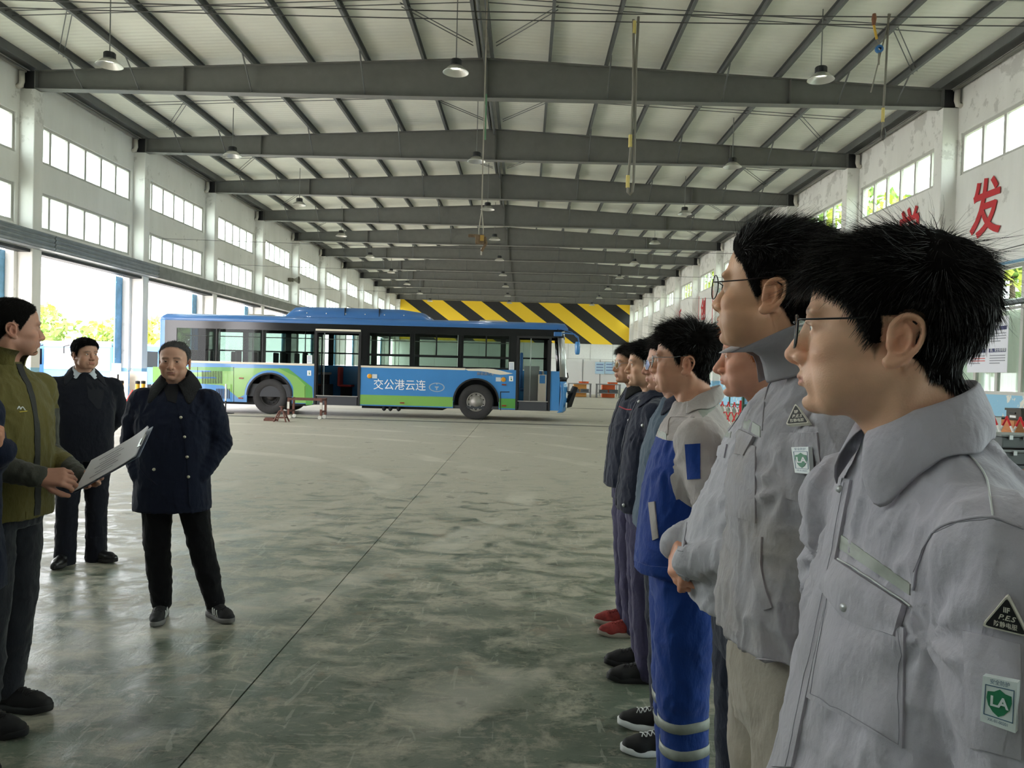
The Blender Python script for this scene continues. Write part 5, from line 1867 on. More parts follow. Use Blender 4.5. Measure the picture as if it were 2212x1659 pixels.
def skin_mat():
    m = mat('skin', (206, 152, 118), 0.48, spec=0.4)
    nt = m.node_tree
    N, L = nt.nodes, nt.links
    p = N['Principled BSDF']
    a = N.new('ShaderNodeVertexColor')
    a.layer_name = 'tint'
    L.new(a.outputs[0], p.inputs['Base Color'])
    p.inputs['Subsurface Weight'].default_value = 0.12
    p.inputs['Subsurface Radius'].default_value = (0.012, 0.005, 0.003)
    p.inputs['Subsurface Scale'].default_value = 0.6
    tc = N.new('ShaderNodeTexCoord')
    nz = N.new('ShaderNodeTexNoise')
    nz.inputs['Scale'].default_value = 420
    nz.inputs['Detail'].default_value = 3
    L.new(tc.outputs['Object'], nz.inputs['Vector'])
    bp = N.new('ShaderNodeBump')
    bp.inputs['Strength'].default_value = 0.18
    bp.inputs['Distance'].default_value = 0.002
    L.new(nz.outputs['Fac'], bp.inputs['Height'])
    L.new(bp.outputs[0], p.inputs['Normal'])
    return m


M_skin = skin_mat()


def hair_mat(name, c, rough=0.45):
    m = mat(name, c, rough, spec=0.35)
    return m


def ribbons(roots, dirs, lens, width, seg, curl, grav, seed, flow=None, taper=True, droop=0.0):
    """hair strands as narrow tapering strips. roots (n,3), dirs (n,3) unit, lens (n,)"""
    rs = np.random.default_rng(seed)
    n = len(roots)
    P = np.zeros((n, seg + 1, 3))
    P[:, 0] = roots
    d = dirs.copy()
    ph = rs.normal(size=(n, 3)) * 0.5
    for i in range(seg):
        st = (lens / seg)[:, None]
        P[:, i + 1] = P[:, i] + d * st
        bend = np.stack([pnoise(P[:, i + 1] * curl[1] + ph * curl[2] + 31 * j) for j in range(3)], 1) * curl[0]
        d = d + bend + np.array([0, 0, -grav])
        if flow is not None:
            d = d + flow(P[:, i + 1]) * 1.0
        d /= np.linalg.norm(d, axis=1)[:, None]
    side = np.cross(d, rs.normal(size=(n, 3)))
    side /= np.linalg.norm(side, axis=1)[:, None] + 1e-9
    w = width * (0.7 + 0.6 * rs.random(n))
    V = []
    for i in range(seg + 1):
        ww = (w * (1 - 0.85 * i / seg if taper else 1))[:, None] / 2
        V += [P[:, i] - side * ww, P[:, i] + side * ww]
    V = np.stack(V, 1).reshape(-1, 3)
    base = np.arange(n)[:, None] * (2 * (seg + 1))
    F = []
    for i in range(seg):
        F.append(np.concatenate([base + 2 * i, base + 2 * i + 1, base + 2 * i + 3, base + 2 * i + 2], 1))
    F = np.stack(F, 1).reshape(-1, 4)
    return V, F


def fast_mesh(name, V, F, m, parent):
    me = bpy.data.meshes.new(name)
    nf = len(F)
    me.vertices.add(len(V))
    me.vertices.foreach_set('co', np.asarray(V, np.float32).ravel())
    me.loops.add(nf * 4)
    me.loops.foreach_set('vertex_index', np.asarray(F, np.int32).ravel())
    me.polygons.add(nf)
    me.polygons.foreach_set('loop_start', np.arange(nf, dtype=np.int32) * 4)
    me.polygons.foreach_set('use_smooth', np.ones(nf, bool))
    me.update(calc_edges=True)
    me.materials.append(m)
    o = bpy.data.objects.new(name, me)
    COL.objects.link(o)
    o.parent = parent
    return o
# ------------------------------------------------------------------ parts of a person
def eye_mat():
    m = mat('eye_white', (226, 218, 210), 0.12)
    nt = m.node_tree
    N, L = nt.nodes, nt.links
    tc = N.new('ShaderNodeTexCoord')
    sp = N.new('ShaderNodeSeparateXYZ')
    L.new(tc.outputs['Object'], sp.inputs[0])
    # iris and pupil around the eye's own -y axis
    ln = N.new('ShaderNodeVectorMath')
    ln.operation = 'LENGTH'
    cb = N.new('ShaderNodeCombineXYZ')
    L.new(sp.outputs[0], cb.inputs[0])
    L.new(sp.outputs[2], cb.inputs[2])
    L.new(cb.outputs[0], ln.inputs[0])
    fr = N.new('ShaderNodeMath')
    fr.operation = 'LESS_THAN'
    fr.inputs[1].default_value = 0.0
    L.new(sp.outputs[1], fr.inputs[0])
    r = N.new('ShaderNodeValToRGB')
    e = r.color_ramp.elements
    e[0].position = 0.0025 / 0.012
    e[0].color = (0.004, 0.003, 0.003, 1)
    e[1].position = 0.0030 / 0.012
    e[1].color = (*lin((58, 36, 24)), 1)
    q = e.new(0.0056 / 0.012)
    q.color = (*lin((40, 24, 16)), 1)
    q = e.new(0.0062 / 0.012)
    q.color = (*lin((222, 212, 204)), 1)
    sc = N.new('ShaderNodeMath')
    sc.operation = 'DIVIDE'
    sc.inputs[1].default_value = 0.012
    L.new(ln.outputs['Value'], sc.inputs[0])
    L.new(sc.outputs[0], r.inputs[0])
    L.new(r.outputs[0], N['Principled BSDF'].inputs['Base Color'])
    return m


M_eye = eye_mat()


def eyes(F, parent, look=(0, -1, 0)):
    for s in (-1, 1):
        o = MB().lathe([(0.0, -0.0120)] + [(0.0120 * math.sin(a), -0.0120 * math.cos(a)) for a in np.linspace(0.1, PI - 0.1, 14)] + [(0.0, 0.012)], 20, (0, 0, 0), 1).build('eye', M_eye, parent, smooth=True)
        o.location = F.p((s * 0.0315, -0.0768, -0.001)).tolist()
        L_ = np.array(look, float)
        L_ /= np.linalg.norm(L_)
        y = -(F.R @ L_)
        x = np.cross(y, F.R[:, 2])
        x /= np.linalg.norm(x)
        z = np.cross(x, y)
        o.matrix_local = Matrix(((x[0], y[0], z[0], o.location[0]), (x[1], y[1], z[1], o.location[1]), (x[2], y[2], z[2], o.location[2]), (0, 0, 0, 1))) @ Matrix.Scale(F.s, 4)


M_scalp = mat('matt_hair_base', (16, 14, 13), 0.95, spec=0.05)


def hair(F, v, f, parent, p, seed=1):
    """scalp shell and strands grown from the head mesh (v in body space)"""
    q = F.inv(v)
    nrm = vnormals(v, f) @ F.R
    st = p['hair']
    m = hair_mask(q, p)
    ear = ear_zone(q, p)
    ok = (m > 0.003) & (q[:, 2] > -0.125) & ~ear & ~((np.abs(q[:, 0]) < 0.074) & (q[:, 1] < 0.02) & (q[:, 2] < -0.02))
    top = sstep(0.015, 0.075, q[:, 2] + 0.25 * np.maximum(q[:, 1], 0) * 0)
    tt = st.get('top_thick', 0.016) * top + st.get('side_thick', 0.006) * (1 - top)
    tt = tt * sstep(-0.002, 0.022, m)
    tuft = fbm(q * st.get('tuft_scale', 38) + seed, 2) * st.get('tuft', 0.35)
    off = tt * (1 + tuft) + 0.0006
    keep = np.array([all(ok[i] for i in t) for t in f])
    fs = [t for t, k_ in zip(f, keep) if k_]
    used = np.unique(np.concatenate([np.array(t) for t in fs]))
    remap = -np.ones(len(v), int)
    remap[used] = np.arange(len(used))
    sh = F.p(q[used] + nrm[used] * off[used][:, None])
    o = quick_obj('hair', sh, [tuple(remap[i] for i in t) for t in fs], st.get('cap', M_scalp), parent)
    n = st.get('n', 6000)
    rs = np.random.default_rng(seed)
    tri = np.array([t[:3] for t in fs])
    # area weights so the strands are even
    A = np.linalg.norm(np.cross(v[tri[:, 1]] - v[tri[:, 0]], v[tri[:, 2]] - v[tri[:, 0]]), axis=1) * np.array([len(t) - 2 for t in fs])
    Mf = m[tri].mean(1)
    A = A * sstep(0.0, 0.008, Mf)
    pick = rs.choice(len(tri), n, p=A / A.sum())
    b = rs.dirichlet((1, 1, 1), n)
    vo = q + nrm * (off * 0.6)[:, None]
    root = (vo[tri[pick]] * b[:, :, None]).sum(1)
    nn = (nrm[tri[pick]] * b[:, :, None]).sum(1)
    nn /= np.linalg.norm(nn, axis=1)[:, None]
    d, ln = st['style'](root, nn, rs)
    d = d - nn * np.minimum((d * nn).sum(1) - st.get('lift', 0.12), 0)[:, None]
    clump = np.stack([pnoise(root * st.get('clump', 70) + 9.1 * j) for j in range(3)], 1) * st.get('clump_amt', 0.45)
    d = d + clump + rs.normal(size=(n, 3)) * st.get('rand', 0.10)
    d /= np.linalg.norm(d, axis=1)[:, None]
    ln = ln * (1 + st.get('lenvar', 0.7) * pnoise(root * 36 + 7)) * (0.75 + 0.5 * rs.random(n)) * sstep(-0.006, 0.02, (m[tri[pick]] * b).sum(1) + st.get('edge', 0.0))
    V, Fq = ribbons(root, d, np.maximum(ln, 0.002), st.get('w', 0.0011), st.get('seg', 4), st.get('curl', (0.25, 25, 0.3)), st.get('grav', 0.05), seed)
    sg = st.get('seg', 4)
    Pm = V.reshape(n, 2 * (sg + 1), 3)
    over = (np.abs(Pm[:, :, 0]) > 0.070 * p.get('width', 1.0)) & (Pm[:, :, 1] > -0.010) & (Pm[:, :, 1] < 0.042) & (Pm[:, :, 2] < 0.014) & (Pm[:, :, 2] > -0.060)
    good = ~over.any(1)
    V = Pm[good].reshape(-1, 3)
    Fq = Fq[:good.sum() * sg]
    ns = st.get('stray', 0)
    if ns:
        cand = np.where((root[:, 2] > 0.03))[0]
        ci = rs.choice(cand, ns)
        ds = d[ci] + nn[ci] * 0.35 + rs.normal(size=(ns, 3)) * 0.25
        ds /= np.linalg.norm(ds, axis=1)[:, None]
        V2, F2 = ribbons(root[ci], ds, ln[ci] * 1.5 + 0.012 * rs.random(ns), 0.0006, sg, (0.4, 18, 0.6), 0.02, seed + 1)
        Fq = np.concatenate([Fq, F2 + len(V)])
        V = np.concatenate([V, V2])
    so = fast_mesh('strands', F.p(V), Fq, st['mat'], o)
    so['kind'] = 'stuff'
    return o


def glasses(F, parent, style, m_frame, m_lens, wfac=1.0):
    """frame with two rims, bridge, nose pads and temples; lenses as sub-parts"""
    g = MB()
    rims, lens = [], []
    for s in (-1, 1):
        if style == 'round':
            ol = [(0.0335 * s + 0.0235 * math.cos(a), 0.0225 * math.sin(a) - 0.004) for a in np.linspace(0, 2 * PI, 25)[:-1]]
        elif style == 'hex':
            ol = [(0.0335 * s + 0.027 * math.cos(a), 0.0225 * math.sin(a) - 0.005) for a in np.linspace(0, 2 * PI, 7)[:-1] + 0.0]
        else:
            ol = []
            for a in np.linspace(0, 2 * PI, 29)[:-1]:
                c, n_ = math.cos(a), math.sin(a)
                r = (abs(c) ** 4 + abs(n_) ** 4) ** (-0.25)
                ol.append((0.0345 * s + 0.0265 * c * r * (1 if n_ > -0.3 else 0.97), 0.0205 * n_ * r - 0.007))
        pts = [(x * wfac, -0.1085 + 0.55 * (abs(x) ** 2) * 4, z) for x, z in ol]
        rims.append(pts)
    r = 0.0011 if style != 'square' else 0.0014
    for pts in rims:
        g.tube(pts + [pts[0], pts[1]], r, 6, cap=False)
    g.tube([(-0.011, -0.1085, 0.004), (-0.006, -0.1115, 0.007), (0.006, -0.1115, 0.007), (0.011, -0.1085, 0.004)], r, 6)
    o = g.build('glasses', m_frame, parent, smooth=True)
    o.data.transform(Matrix.Translation(Vector(F.o)) @ Matrix(F.R.tolist()).to_4x4() @ Matrix.Scale(F.s, 4))
    T = lambda ob: ob.data.transform(Matrix.Translation(Vector(F.o)) @ Matrix(F.R.tolist()).to_4x4() @ Matrix.Scale(F.s, 4))
    xo = 0.0600 * wfac
    for s, pts in zip((-1, 1), rims):
        T(MB().add(pts, [tuple(range(len(pts)))]).build('lens', m_lens, o, smooth=True))
        zt = 0.006 if style != 'round' else 0.002
        tm = [(s * (xo - 0.001), -0.100, zt), (s * (xo + 0.004), -0.0985, zt + 0.001), (s * (xo + 0.0085), -0.090, zt + 0.001), (s * 0.0800 * wfac, -0.03, 0.009), (s * 0.0785 * wfac, -0.004, 0.014), (s * 0.0745 * wfac, 0.014, 0.016), (s * 0.0725 * wfac, 0.032, 0.004)]
        T(MB().tube(tm, [0.0013, 0.0013, 0.0013, 0.0012, 0.0013, 0.0016, 0.0016], 7).build('temple', m_frame, o, smooth=True))
        T(MB().tube([(s * 0.010, -0.1045, -0.004), (s * 0.012, -0.1065, -0.011)], [0.0022, 0.003], 6).build('nose_pad', M_glass, o, smooth=True))
    return o


def cloth(name, col, zones=(), rough=0.85, var=0.10, vscale=7, weave=900, dirt=None, sheen=0.15, spec=0.2, wrinkle=0.55):
    """woven cloth; zones = ((attribute, colour), ...) painted panels where the attribute is positive; dirt = (colour, amount)"""
    if name in MATS:
        return MATS[name]
    m = bpy.data.materials.new(name)
    m.use_nodes = True
    nt = m.node_tree
    N, L = nt.nodes, nt.links
    p = N['Principled BSDF']
    p.inputs['Roughness'].default_value = rough
    p.inputs['Specular IOR Level'].default_value = spec
    p.inputs['Sheen Weight'].default_value = sheen
    p.inputs['Sheen Roughness'].default_value = 0.5
    tc = N.new('ShaderNodeTexCoord')

    def noise(sc, det, stretch=(1, 1, 1)):
        mp = N.new('ShaderNodeMapping')
        mp.inputs['Scale'].default_value = stretch
        L.new(tc.outputs['Object'], mp.inputs[0])
        n = N.new('ShaderNodeTexNoise')
        n.inputs['Scale'].default_value = sc
        n.inputs['Detail'].default_value = det
        n.inputs['Roughness'].default_value = 0.62
        L.new(mp.outputs[0], n.inputs['Vector'])
        return n.outputs['Fac']

    def mix(f, a, b):
        x = N.new('ShaderNodeMix')
        x.data_type = 'RGBA'
        L.new(f, x.inputs[0])
        for s_, q in ((6, a), (7, b)):
            if isinstance(q, tuple):
                x.inputs[s_].default_value = q
            else:
                L.new(q, x.inputs[s_])
        return x.outputs[2]
    c = lin(col)
    out = None
    prev = (*c, 1)
    for at_, cz in zones:
        a = N.new('ShaderNodeAttribute')
        a.attribute_name = at_
        g = N.new('ShaderNodeMath')
        g.operation = 'GREATER_THAN'
        g.inputs[1].default_value = 0.0
        L.new(a.outputs['Fac'], g.inputs[0])
        prev = mix(g.outputs[0], prev, (*lin(cz), 1))
    r = N.new('ShaderNodeValToRGB')
    r.color_ramp.elements[0].position = 0.3
    r.color_ramp.elements[1].position = 0.72
    r.color_ramp.elements[0].color = (1 - var, 1 - var, 1 - var, 1)
    r.color_ramp.elements[1].color = (1, 1, 1, 1)
    L.new(noise(vscale, 7), r.inputs[0])
    x = N.new('ShaderNodeMix')
    x.data_type = 'RGBA'
    x.blend_type = 'MULTIPLY'
    x.inputs[0].default_value = 1.0
    if isinstance(prev, tuple):
        x.inputs[6].default_value = prev
    else:
        L.new(prev, x.inputs[6])
    L.new(r.outputs[0], x.inputs[7])
    col_out = x.outputs[2]
    if dirt:
        r2 = N.new('ShaderNodeValToRGB')
        r2.color_ramp.elements[0].position = 0.48
        r2.color_ramp.elements[1].position = 0.75
        r2.color_ramp.elements[1].color = (dirt[1],) * 3 + (1,)
        L.new(noise(4.5, 8), r2.inputs[0])
        col_out = mix(r2.outputs[0], col_out, (*lin(dirt[0]), 1))
    L.new(col_out, p.inputs['Base Color'])
    b1 = N.new('ShaderNodeBump')
    b1.inputs['Strength'].default_value = 0.25
    b1.inputs['Distance'].default_value = 0.0006
    L.new(noise(weave, 2, (1, 1, 0.5)), b1.inputs['Height'])
    b2 = N.new('ShaderNodeBump')
    b2.inputs['Strength'].default_value = 0.45
    b2.inputs['Distance'].default_value = 0.005
    L.new(noise(38, 5, (1, 1, 0.6)), b2.inputs['Height'])
    L.new(b1.outputs[0], b2.inputs['Normal'])
    b3 = N.new('ShaderNodeBump')
    b3.inputs['Strength'].default_value = wrinkle
    b3.inputs['Distance'].default_value = 0.02
    L.new(noise(9, 4, (1.3, 1.3, 0.6)), b3.inputs['Height'])
    L.new(b2.outputs[0], b3.inputs['Normal'])
    L.new(b3.outputs[0], p.inputs['Normal'])
    MATS[name] = m
    return m


def hand(S, F, side, curl=(0.35, 0.45, 0.3), thumb=(0.5, 0.35), spread=0.05, curls=None, k=0.006):
    """hand in frame F: wrist at the origin, fingers along +x, thumb on +y for side=1 (mirrored for -1), palm towards -z"""
    s = side
    S.chain([(-0.02, 0, 0), (0.02, 0, 0)], [0.027, 0.027], 0.015, F, flat=((0, 0, 1), 0.72))
    for y0, y1, x1 in ((0.020, 0.030, 0.088), (0.008, 0.010, 0.092), (-0.006, -0.010, 0.088), (-0.018, -0.029, 0.080)):
        S.cap((0.012, s * y0, 0), (x1, s * y1, 0), 0.014, 0.0115, 0.012, F)
    S.ell((0.045, s * 0.022, -0.010), (0.030, 0.014, 0.012), 0.012, F)
    S.ell((0.045, s * -0.020, -0.008), (0.034, 0.012, 0.011), 0.012, F)
    for i, (y, x, L_, r) in enumerate(((0.030, 0.088, 0.072, 0.0094), (0.010, 0.092, 0.080, 0.0096), (-0.010, 0.088, 0.073, 0.0090), (-0.029, 0.080, 0.057, 0.0080))):
        c = curl if curls is None else curls[i]
        a = 0.0
        sp = spread * (1.5 - i)
        p = np.array([x, s * y, 0.0])
        for j, fr in enumerate((0.46, 0.30, 0.24)):
            a += c[j]
            d = np.array([math.cos(a) * math.cos(sp), s * math.sin(sp) * math.cos(a), -math.sin(a)])
            q = p + d * L_ * fr
            S.cap(p, q, r * (1.06 - 0.08 * j), r * (1.0 - 0.1 * j), k * 0.6, F)
            p = q
    t0 = np.array([0.022, s * 0.022, -0.006])
    d1 = np.array([0.72, s * math.sin(thumb[0] + 0.3), -0.42])
    d1 /= np.linalg.norm(d1)
    t1 = t0 + d1 * 0.044
    d2 = d1 + np.array([0.35, -s * thumb[1] * 0.6, -0.1])
    d2 /= np.linalg.norm(d2)
    t2 = t1 + d2 * 0.034
    d3 = d2 + np.array([0.3, -s * thumb[1] * 0.6, 0.0])
    d3 /= np.linalg.norm(d3)
    t3 = t2 + d3 * 0.024
    S.chain([t0, t1, t2, t3], [0.0145, 0.0118, 0.0105, 0.0085], k, F)


def aim(o, xdir, zdir, s=1.0):
    """frame at o with x along xdir and z near zdir"""
    x = np.array(xdir, float)
    x /= np.linalg.norm(x)
    z = np.array(zdir, float)
    z = z - x * (z @ x)
    z /= np.linalg.norm(z)
    return Frame(o, np.stack([x, np.cross(z, x), z], 1), s)


ARMS_BACK = {s: [(s * 0.190, 0.014, 1.352), (s * 0.250, 0.075, 1.11), (s * 0.105, 0.165, 0.95)] for s in (-1, 1)}
HANDS_BACK = {s: dict(dir=(-s * 0.8, 0.12, -0.3), back=(0.0, 1.0, 0.2), pose=dict(curl=(0.5, 0.6, 0.4))) for s in (-1, 1)}
ARMS_DOWN = {s: [(s * 0.190, 0.014, 1.352), (s * 0.228, 0.035, 1.11), (s * 0.222, -0.015, 0.875)] for s in (-1, 1)}


class Person:
    def __init__(self, loc, rz, height, label, arms=None, head=(0, 0, 0), head_off=(0, 0, 0), p=None, vox=0.003, hands=True, legs=None, neck=1.0, sh=1.0, group=None, handp=None):
        self.t = thing('person', (loc[0], loc[1], 0), label, 'person', group, rz)
        self.s = height / 1.72
        self.B = Frame((0, 0, 0), None, self.s)
        self.rz = rz
        self.loc = np.array([loc[0], loc[1], 0.0])
        self.arms = dict(ARMS_DOWN)
        self.arms.update(arms or {})
        self.p = p or {}
        self.sh = sh
        self.legs = legs or {s: [(s * 0.088, 0.0, 0.90), (s * 0.098, -0.004, 0.50), (s * 0.104, 0.016, 0.09)] for s in (-1, 1)}
        hz = 1.607
        self.H = self.B.sub(np.array([0, -0.018, hz]) + np.array(head_off), rotm(head[0], head[1], head[2]), self.p.get('head_scale', 1.0))
        S = SDF()
        head_sdf(S, self.H, self.p)
        # neck, shoulders and the core of the body under the clothes
        hb = self.H.o
        B = self.B
        nb = B.inv(self.H.p((0, 0.030, -0.070)))
        S.cap(nb, (0, 0.034, 1.44), 0.050 * neck, 0.060 * neck, 0.028, B)
        nf = B.inv(self.H.p((0, -0.004, -0.088)))
        S.cap(nf, (0, 0.012, 1.445), 0.030 * neck, 0.034 * neck, 0.03, B)
        for s in (-1, 1):
            S.cap(B.inv(self.H.p((s * 0.052, 0.028, -0.052))), (s * 0.02, -0.030, 1.435), 0.012, 0.011, 0.02, B)
            S.cap((s * 0.03, 0.035, 1.455), (s * 0.15, 0.02, 1.375), 0.032, 0.035, 0.03, B)
        S.ell((0, 0.035, 1.35), (0.11, 0.045, 0.08), 0.03, B)
        if hands:
            for s in (-1, 1):
                a, e, w = [np.array(q) for q in self.arms[s]]
                hp = (handp or {}).get(s, {})
                S.chain([a * [0.85, 1, 1], e, w], [0.045, 0.036, 0.026], 0.02, B)
                d = hp.get('dir', w - e + np.array([0, -0.02, -0.05]))
                pn = hp.get('back', (s * 1.0, 0.1, 0.1))
                HF = aim(w, d, pn)
                hs = hp.get('scale', 1.0)
                G = Frame(B.p(HF.o), B.R @ HF.R, B.s * hs)
                side = hp.get('side', -s if hp.get('flip') else s)
                hand(S, G, hp.get('thumb_side', s), **hp.get('pose', {}))
        cut = 1.41 * self.s
        v, f = S.mesh(vox, adapt=0.0, lo=np.array([-0.125, -0.3, cut]), hi=np.array([0.125, 0.3, 2.5]))
        v2, f2 = S.mesh(max(vox, 0.0036), adapt=(0.04 if vox < 0.0036 else 0.12), hi=np.array([2.0, 2.0, cut + 0.02]))
        f = f + [tuple(i + len(v) for i in t) for t in f2]
        v = np.concatenate([v, v2])
        q = self.H.inv(v)
        self.body = quick_obj('body', v, f, M_skin, self.t, col=skin_color(q, self.p))
        self.bv, self.bf = v, f
        if 'hair' in self.p:
            hm = np.linalg.norm(q, axis=1) < 0.17
            idx = np.where(hm)[0]
            rm = -np.ones(len(v), int)
            rm[idx] = np.arange(len(idx))
            fs = [tuple(rm[i] for i in t) for t in f if all(hm[i] for i in t)]
            self.hairobj = hair(self.H, v[idx], fs, self.t, self.p, self.p.get('seed', 1))

    def to_local(self, P):
        c, s = math.cos(-self.rz), math.sin(-self.rz)
        P = np.asarray(P, float) - self.loc
        return np.stack([P[..., 0] * c - P[..., 1] * s, P[..., 0] * s + P[..., 1] * c, P[..., 2]], -1)

    def to_local_dir(self, P):
        return self.to_local(np.asarray(P, float) + self.loc)

    # ---- clothes
    def garment(self, name, S, vox, m, fold=0.004, seed=0, extra=None, zones=None, adapt=0.0, fscale=1.0):
        v, f = S.mesh(vox, adapt=adapt)
        n = vnormals(v, f)
        if fold:
            L_ = v / self.s
            warp = np.stack([pnoise(L_ * 5 + seed + 11 * j) for j in range(3)], 1) * 0.08
            a = fbm((L_ + warp) * np.array([11, 11, 3.6]) * fscale + seed, 2)
            b = fbm((L_ + warp) * np.array([7, 7, 12]) * fscale + seed + 5, 2)
            ridge = lambda x: (1 - np.minimum(1, np.abs(x) * 3.2)) ** 2
            d = fold * (0.9 * ridge(a) + 0.6 * a + 0.5 * b + 0.55 * ridge(b) - 0.5)
            if extra is not None:
                d = d + extra(L_)
            v = v + n * (d * self.s)[:, None]
        elif extra is not None:
            v = v + n * (extra(v / self.s) * self.s)[:, None]
        o = quick_obj(name, v, f, m, self.t)
        if zones:
            for nm, fn in zones.items():
                at_ = o.data.attributes.new(nm, 'FLOAT', 'POINT')
                at_.data.foreach_set('value', np.asarray(fn(v / self.s), np.float32))
        return o, v, f

    def jacket(self, m, vox=0.0075, hem=0.86, belly=0.0, ease=0.016, fold=0.005, sleeve=1.0, seed=0, zones=None, name='jacket', lean=0.0, armk=0.014, shoulder=0.0, flare=0.0, extra=None, wide=1.0, cuff=0.046, fscale=1.0, chest=0.0):
        S = SDF()
        e = ease
        rows = [(hem, 0, -0.004 - belly * 0.5, 0.172 * wide + e + flare, 0.128 + e + belly * 0.6 + flare, 2.5), (hem + 0.05, 0, -0.004 - belly * 0.6, 0.174 * wide + e + flare * 0.8, 0.130 + e + belly * 0.7 + flare * 0.8, 2.5)]
        for r in ((1.02, 0, -0.004 - belly, 0.176 * wide + e, 0.126 + e + belly, 2.4), (1.14, 0, -0.004 - belly * 0.8, 0.182 * wide + e, 0.124 + e + belly * 0.8, 2.4), (1.24, 0, 0 - chest, 0.190 * wide + e, 0.122 + e + belly * 0.3 + chest, 2.4), (1.32, 0, 0.008 - chest, 0.186 * wide + e, 0.112 + e * 0.8 + chest, 2.3),
                  (1.375, 0, 0.014, 0.165 * wide + e * 0.6, 0.104 + e * 0.6, 2.2), (1.42, 0, 0.022, 0.112 + e * 0.5, 0.086 + e * 0.4, 2.0), (1.468, 0, 0.024, 0.070 + e * 0.3, 0.070 + e * 0.2, 2.0)):
            if r[0] > hem + 0.08:
                rows.append(r)
        rows = [(r[0], r[1], r[2] + lean * np.interp(r[0], [0.9, 1.0, 1.26, 1.36, 1.45, 1.5], [-0.1, 0.0, 0.26, 0.24, 0.04, 0.0]), *r[3:]) for r in rows]
        S.loft(rows, 0.02, self.B)
        for s in (-1, 1):
            a, el, w = [np.array(q, float) for q in self.arms[s]]
            S.cap((s * 0.055, 0.028, 1.425 + shoulder), a + [0, 0, 0.008], 0.034, 0.050 + e * 0.5, 0.03, self.B)
            w2 = el + (w - el) * sleeve
            mid = (a + el) / 2 + np.array([s * 0.006, 0, 0])
            S.cap(a, mid, 0.060 + e * 0.7, 0.058 + e * 0.7, 0.026, self.B)
            S.cap(mid, el, 0.058 + e * 0.7, 0.051 + e * 0.7, armk, self.B)
            S.chain([el, (el + w2) / 2, w2], [0.051 + e * 0.7, 0.046 + e * 0.6, cuff], 0.012, self.B)

        def sleeves(L_):
            d = np.zeros(len(L_))
            for s in (-1, 1):
                a, el, w = [np.array(q, float) for q in self.arms[s]]
                # creases across the sleeve inside the elbow and above the cuff
                for c, amp, r in ((el, 0.005, 0.075), (w + (el - w) * 0.2, 0.004, 0.06), (a + (el - a) * 0.25, 0.004, 0.06)):
                    ax = (w - el) / np.linalg.norm(w - el) if c is not a else (el - a) / np.linalg.norm(el - a)
                    t = (L_ - c) @ ax
                    rr = np.linalg.norm(L_ - c, axis=1)
                    ph = t * 190 + 2.2 * pnoise(L_ * 14 + seed)
                    d += amp * np.exp(-(rr / (r * 1.25)) ** 2) * np.sin(ph) * (0.6 + pnoise(L_ * 11 + 3))
                # pulls fanning out from the armpit over the chest and down the sleeve
                c = np.array([s * 0.165, -0.085, 1.27])
                q = L_ - c
                rr = np.linalg.norm(q, axis=1)
                an = np.arctan2(q[:, 2], -s * q[:, 0])
                d += fold * 0.9 * np.exp(-(rr / 0.15) ** 2) * sstep(0.01, 0.05, rr) * np.sin(an * 8 + 3 * pnoise(L_ * 9 + seed)) * (0.7 + pnoise(L_ * 8 + 2))
            if extra is not None:
                d = d + extra(L_)
            return d
        o, v, f = self.garment(name, S, vox, m, fold, seed, sleeves, zones, fscale=fscale)
        self.jk, self.jv, self.jf = o, v, f
        self.bvh = BVHTree.FromPolygons([tuple(x) for x in v.tolist()], f)
        return o

    def trousers(self, m, vox=0.009, fold=0.005, seed=3, top=1.0, wide=1.0, zones=None, ankle=0.062, length=0.06, extra=None):
        S = SDF()
        S.loft([(0.80, 0, 0.004, 0.150, 0.110, 2.4), (0.88, 0, 0.006, 0.172, 0.122, 2.4), (0.95, 0, 0.002, 0.166, 0.118, 2.3), (top, 0, 0, 0.156, 0.108, 2.2)], 0.02, self.B)
        for s in (-1, 1):
            a, kn, an = [np.array(q, float) for q in self.legs[s]]
            end = an + (an - kn) / np.linalg.norm(an - kn) * (an[2] - length)
            S.chain([a, (a + kn) / 2, kn, (kn + an) / 2, end], [0.096 * wide, 0.090 * wide, 0.076 * wide, 0.070 * wide, ankle * wide], 0.012, self.B)

        def creases(L_):
            d = np.zeros(len(L_))
            for s in (-1, 1):
                a, kn, an = [np.array(q, float) for q in self.legs[s]]
                for c, amp, r in ((kn, 0.0025, 0.10), (an + [0, 0, 0.05], 0.0045, 0.09), (a + [0, 0, -0.06], 0.003, 0.1)):
                    t = L_[:, 2] - c[2]
                    rr = np.linalg.norm(L_ - c, axis=1)
                    d += amp * np.exp(-(rr / r) ** 2) * np.sin(t * 95 + 40 * L_[:, 0] + 4.5 * pnoise(L_ * 7 + seed + s)) * (0.5 + 1.4 * pnoise(L_ * 6 + 2 * seed))
            if extra is not None:
                d = d + extra(L_)
            return d
        o, v, f = self.garment('trousers', S, vox, m, fold, seed, creases, zones)
        self.tbvh = BVHTree.FromPolygons([tuple(x) for x in v.tolist()], f)
        return o

    def shoe(self, s, m, m_sole, yaw=0.0, m_lace=None, stripes=None, low=0.0, name='shoe', toe_z=0.0):
        an = np.array(self.legs[s][2])
        F = self.B.sub((an[0], an[1], 0), rotm(0, 0, yaw))
        S = SDF()
        # upper: heel, vamp, toe
        S.chain([(0, 0.045, 0.055), (0, 0.0, 0.066), (0, -0.06, 0.052), (s * 0.004, -0.125, 0.040), (s * 0.002, -0.17, 0.036)], [0.033, 0.038, 0.038, 0.038, 0.030], 0.02, F)
        S.cap((0, 0.03, 0.085), (0, -0.01, 0.088), 0.030, 0.032, 0.02, F)
        S.ell((0, 0.01, 0.118), (0.026, 0.04, 0.02), 0.006, F, sub=True)
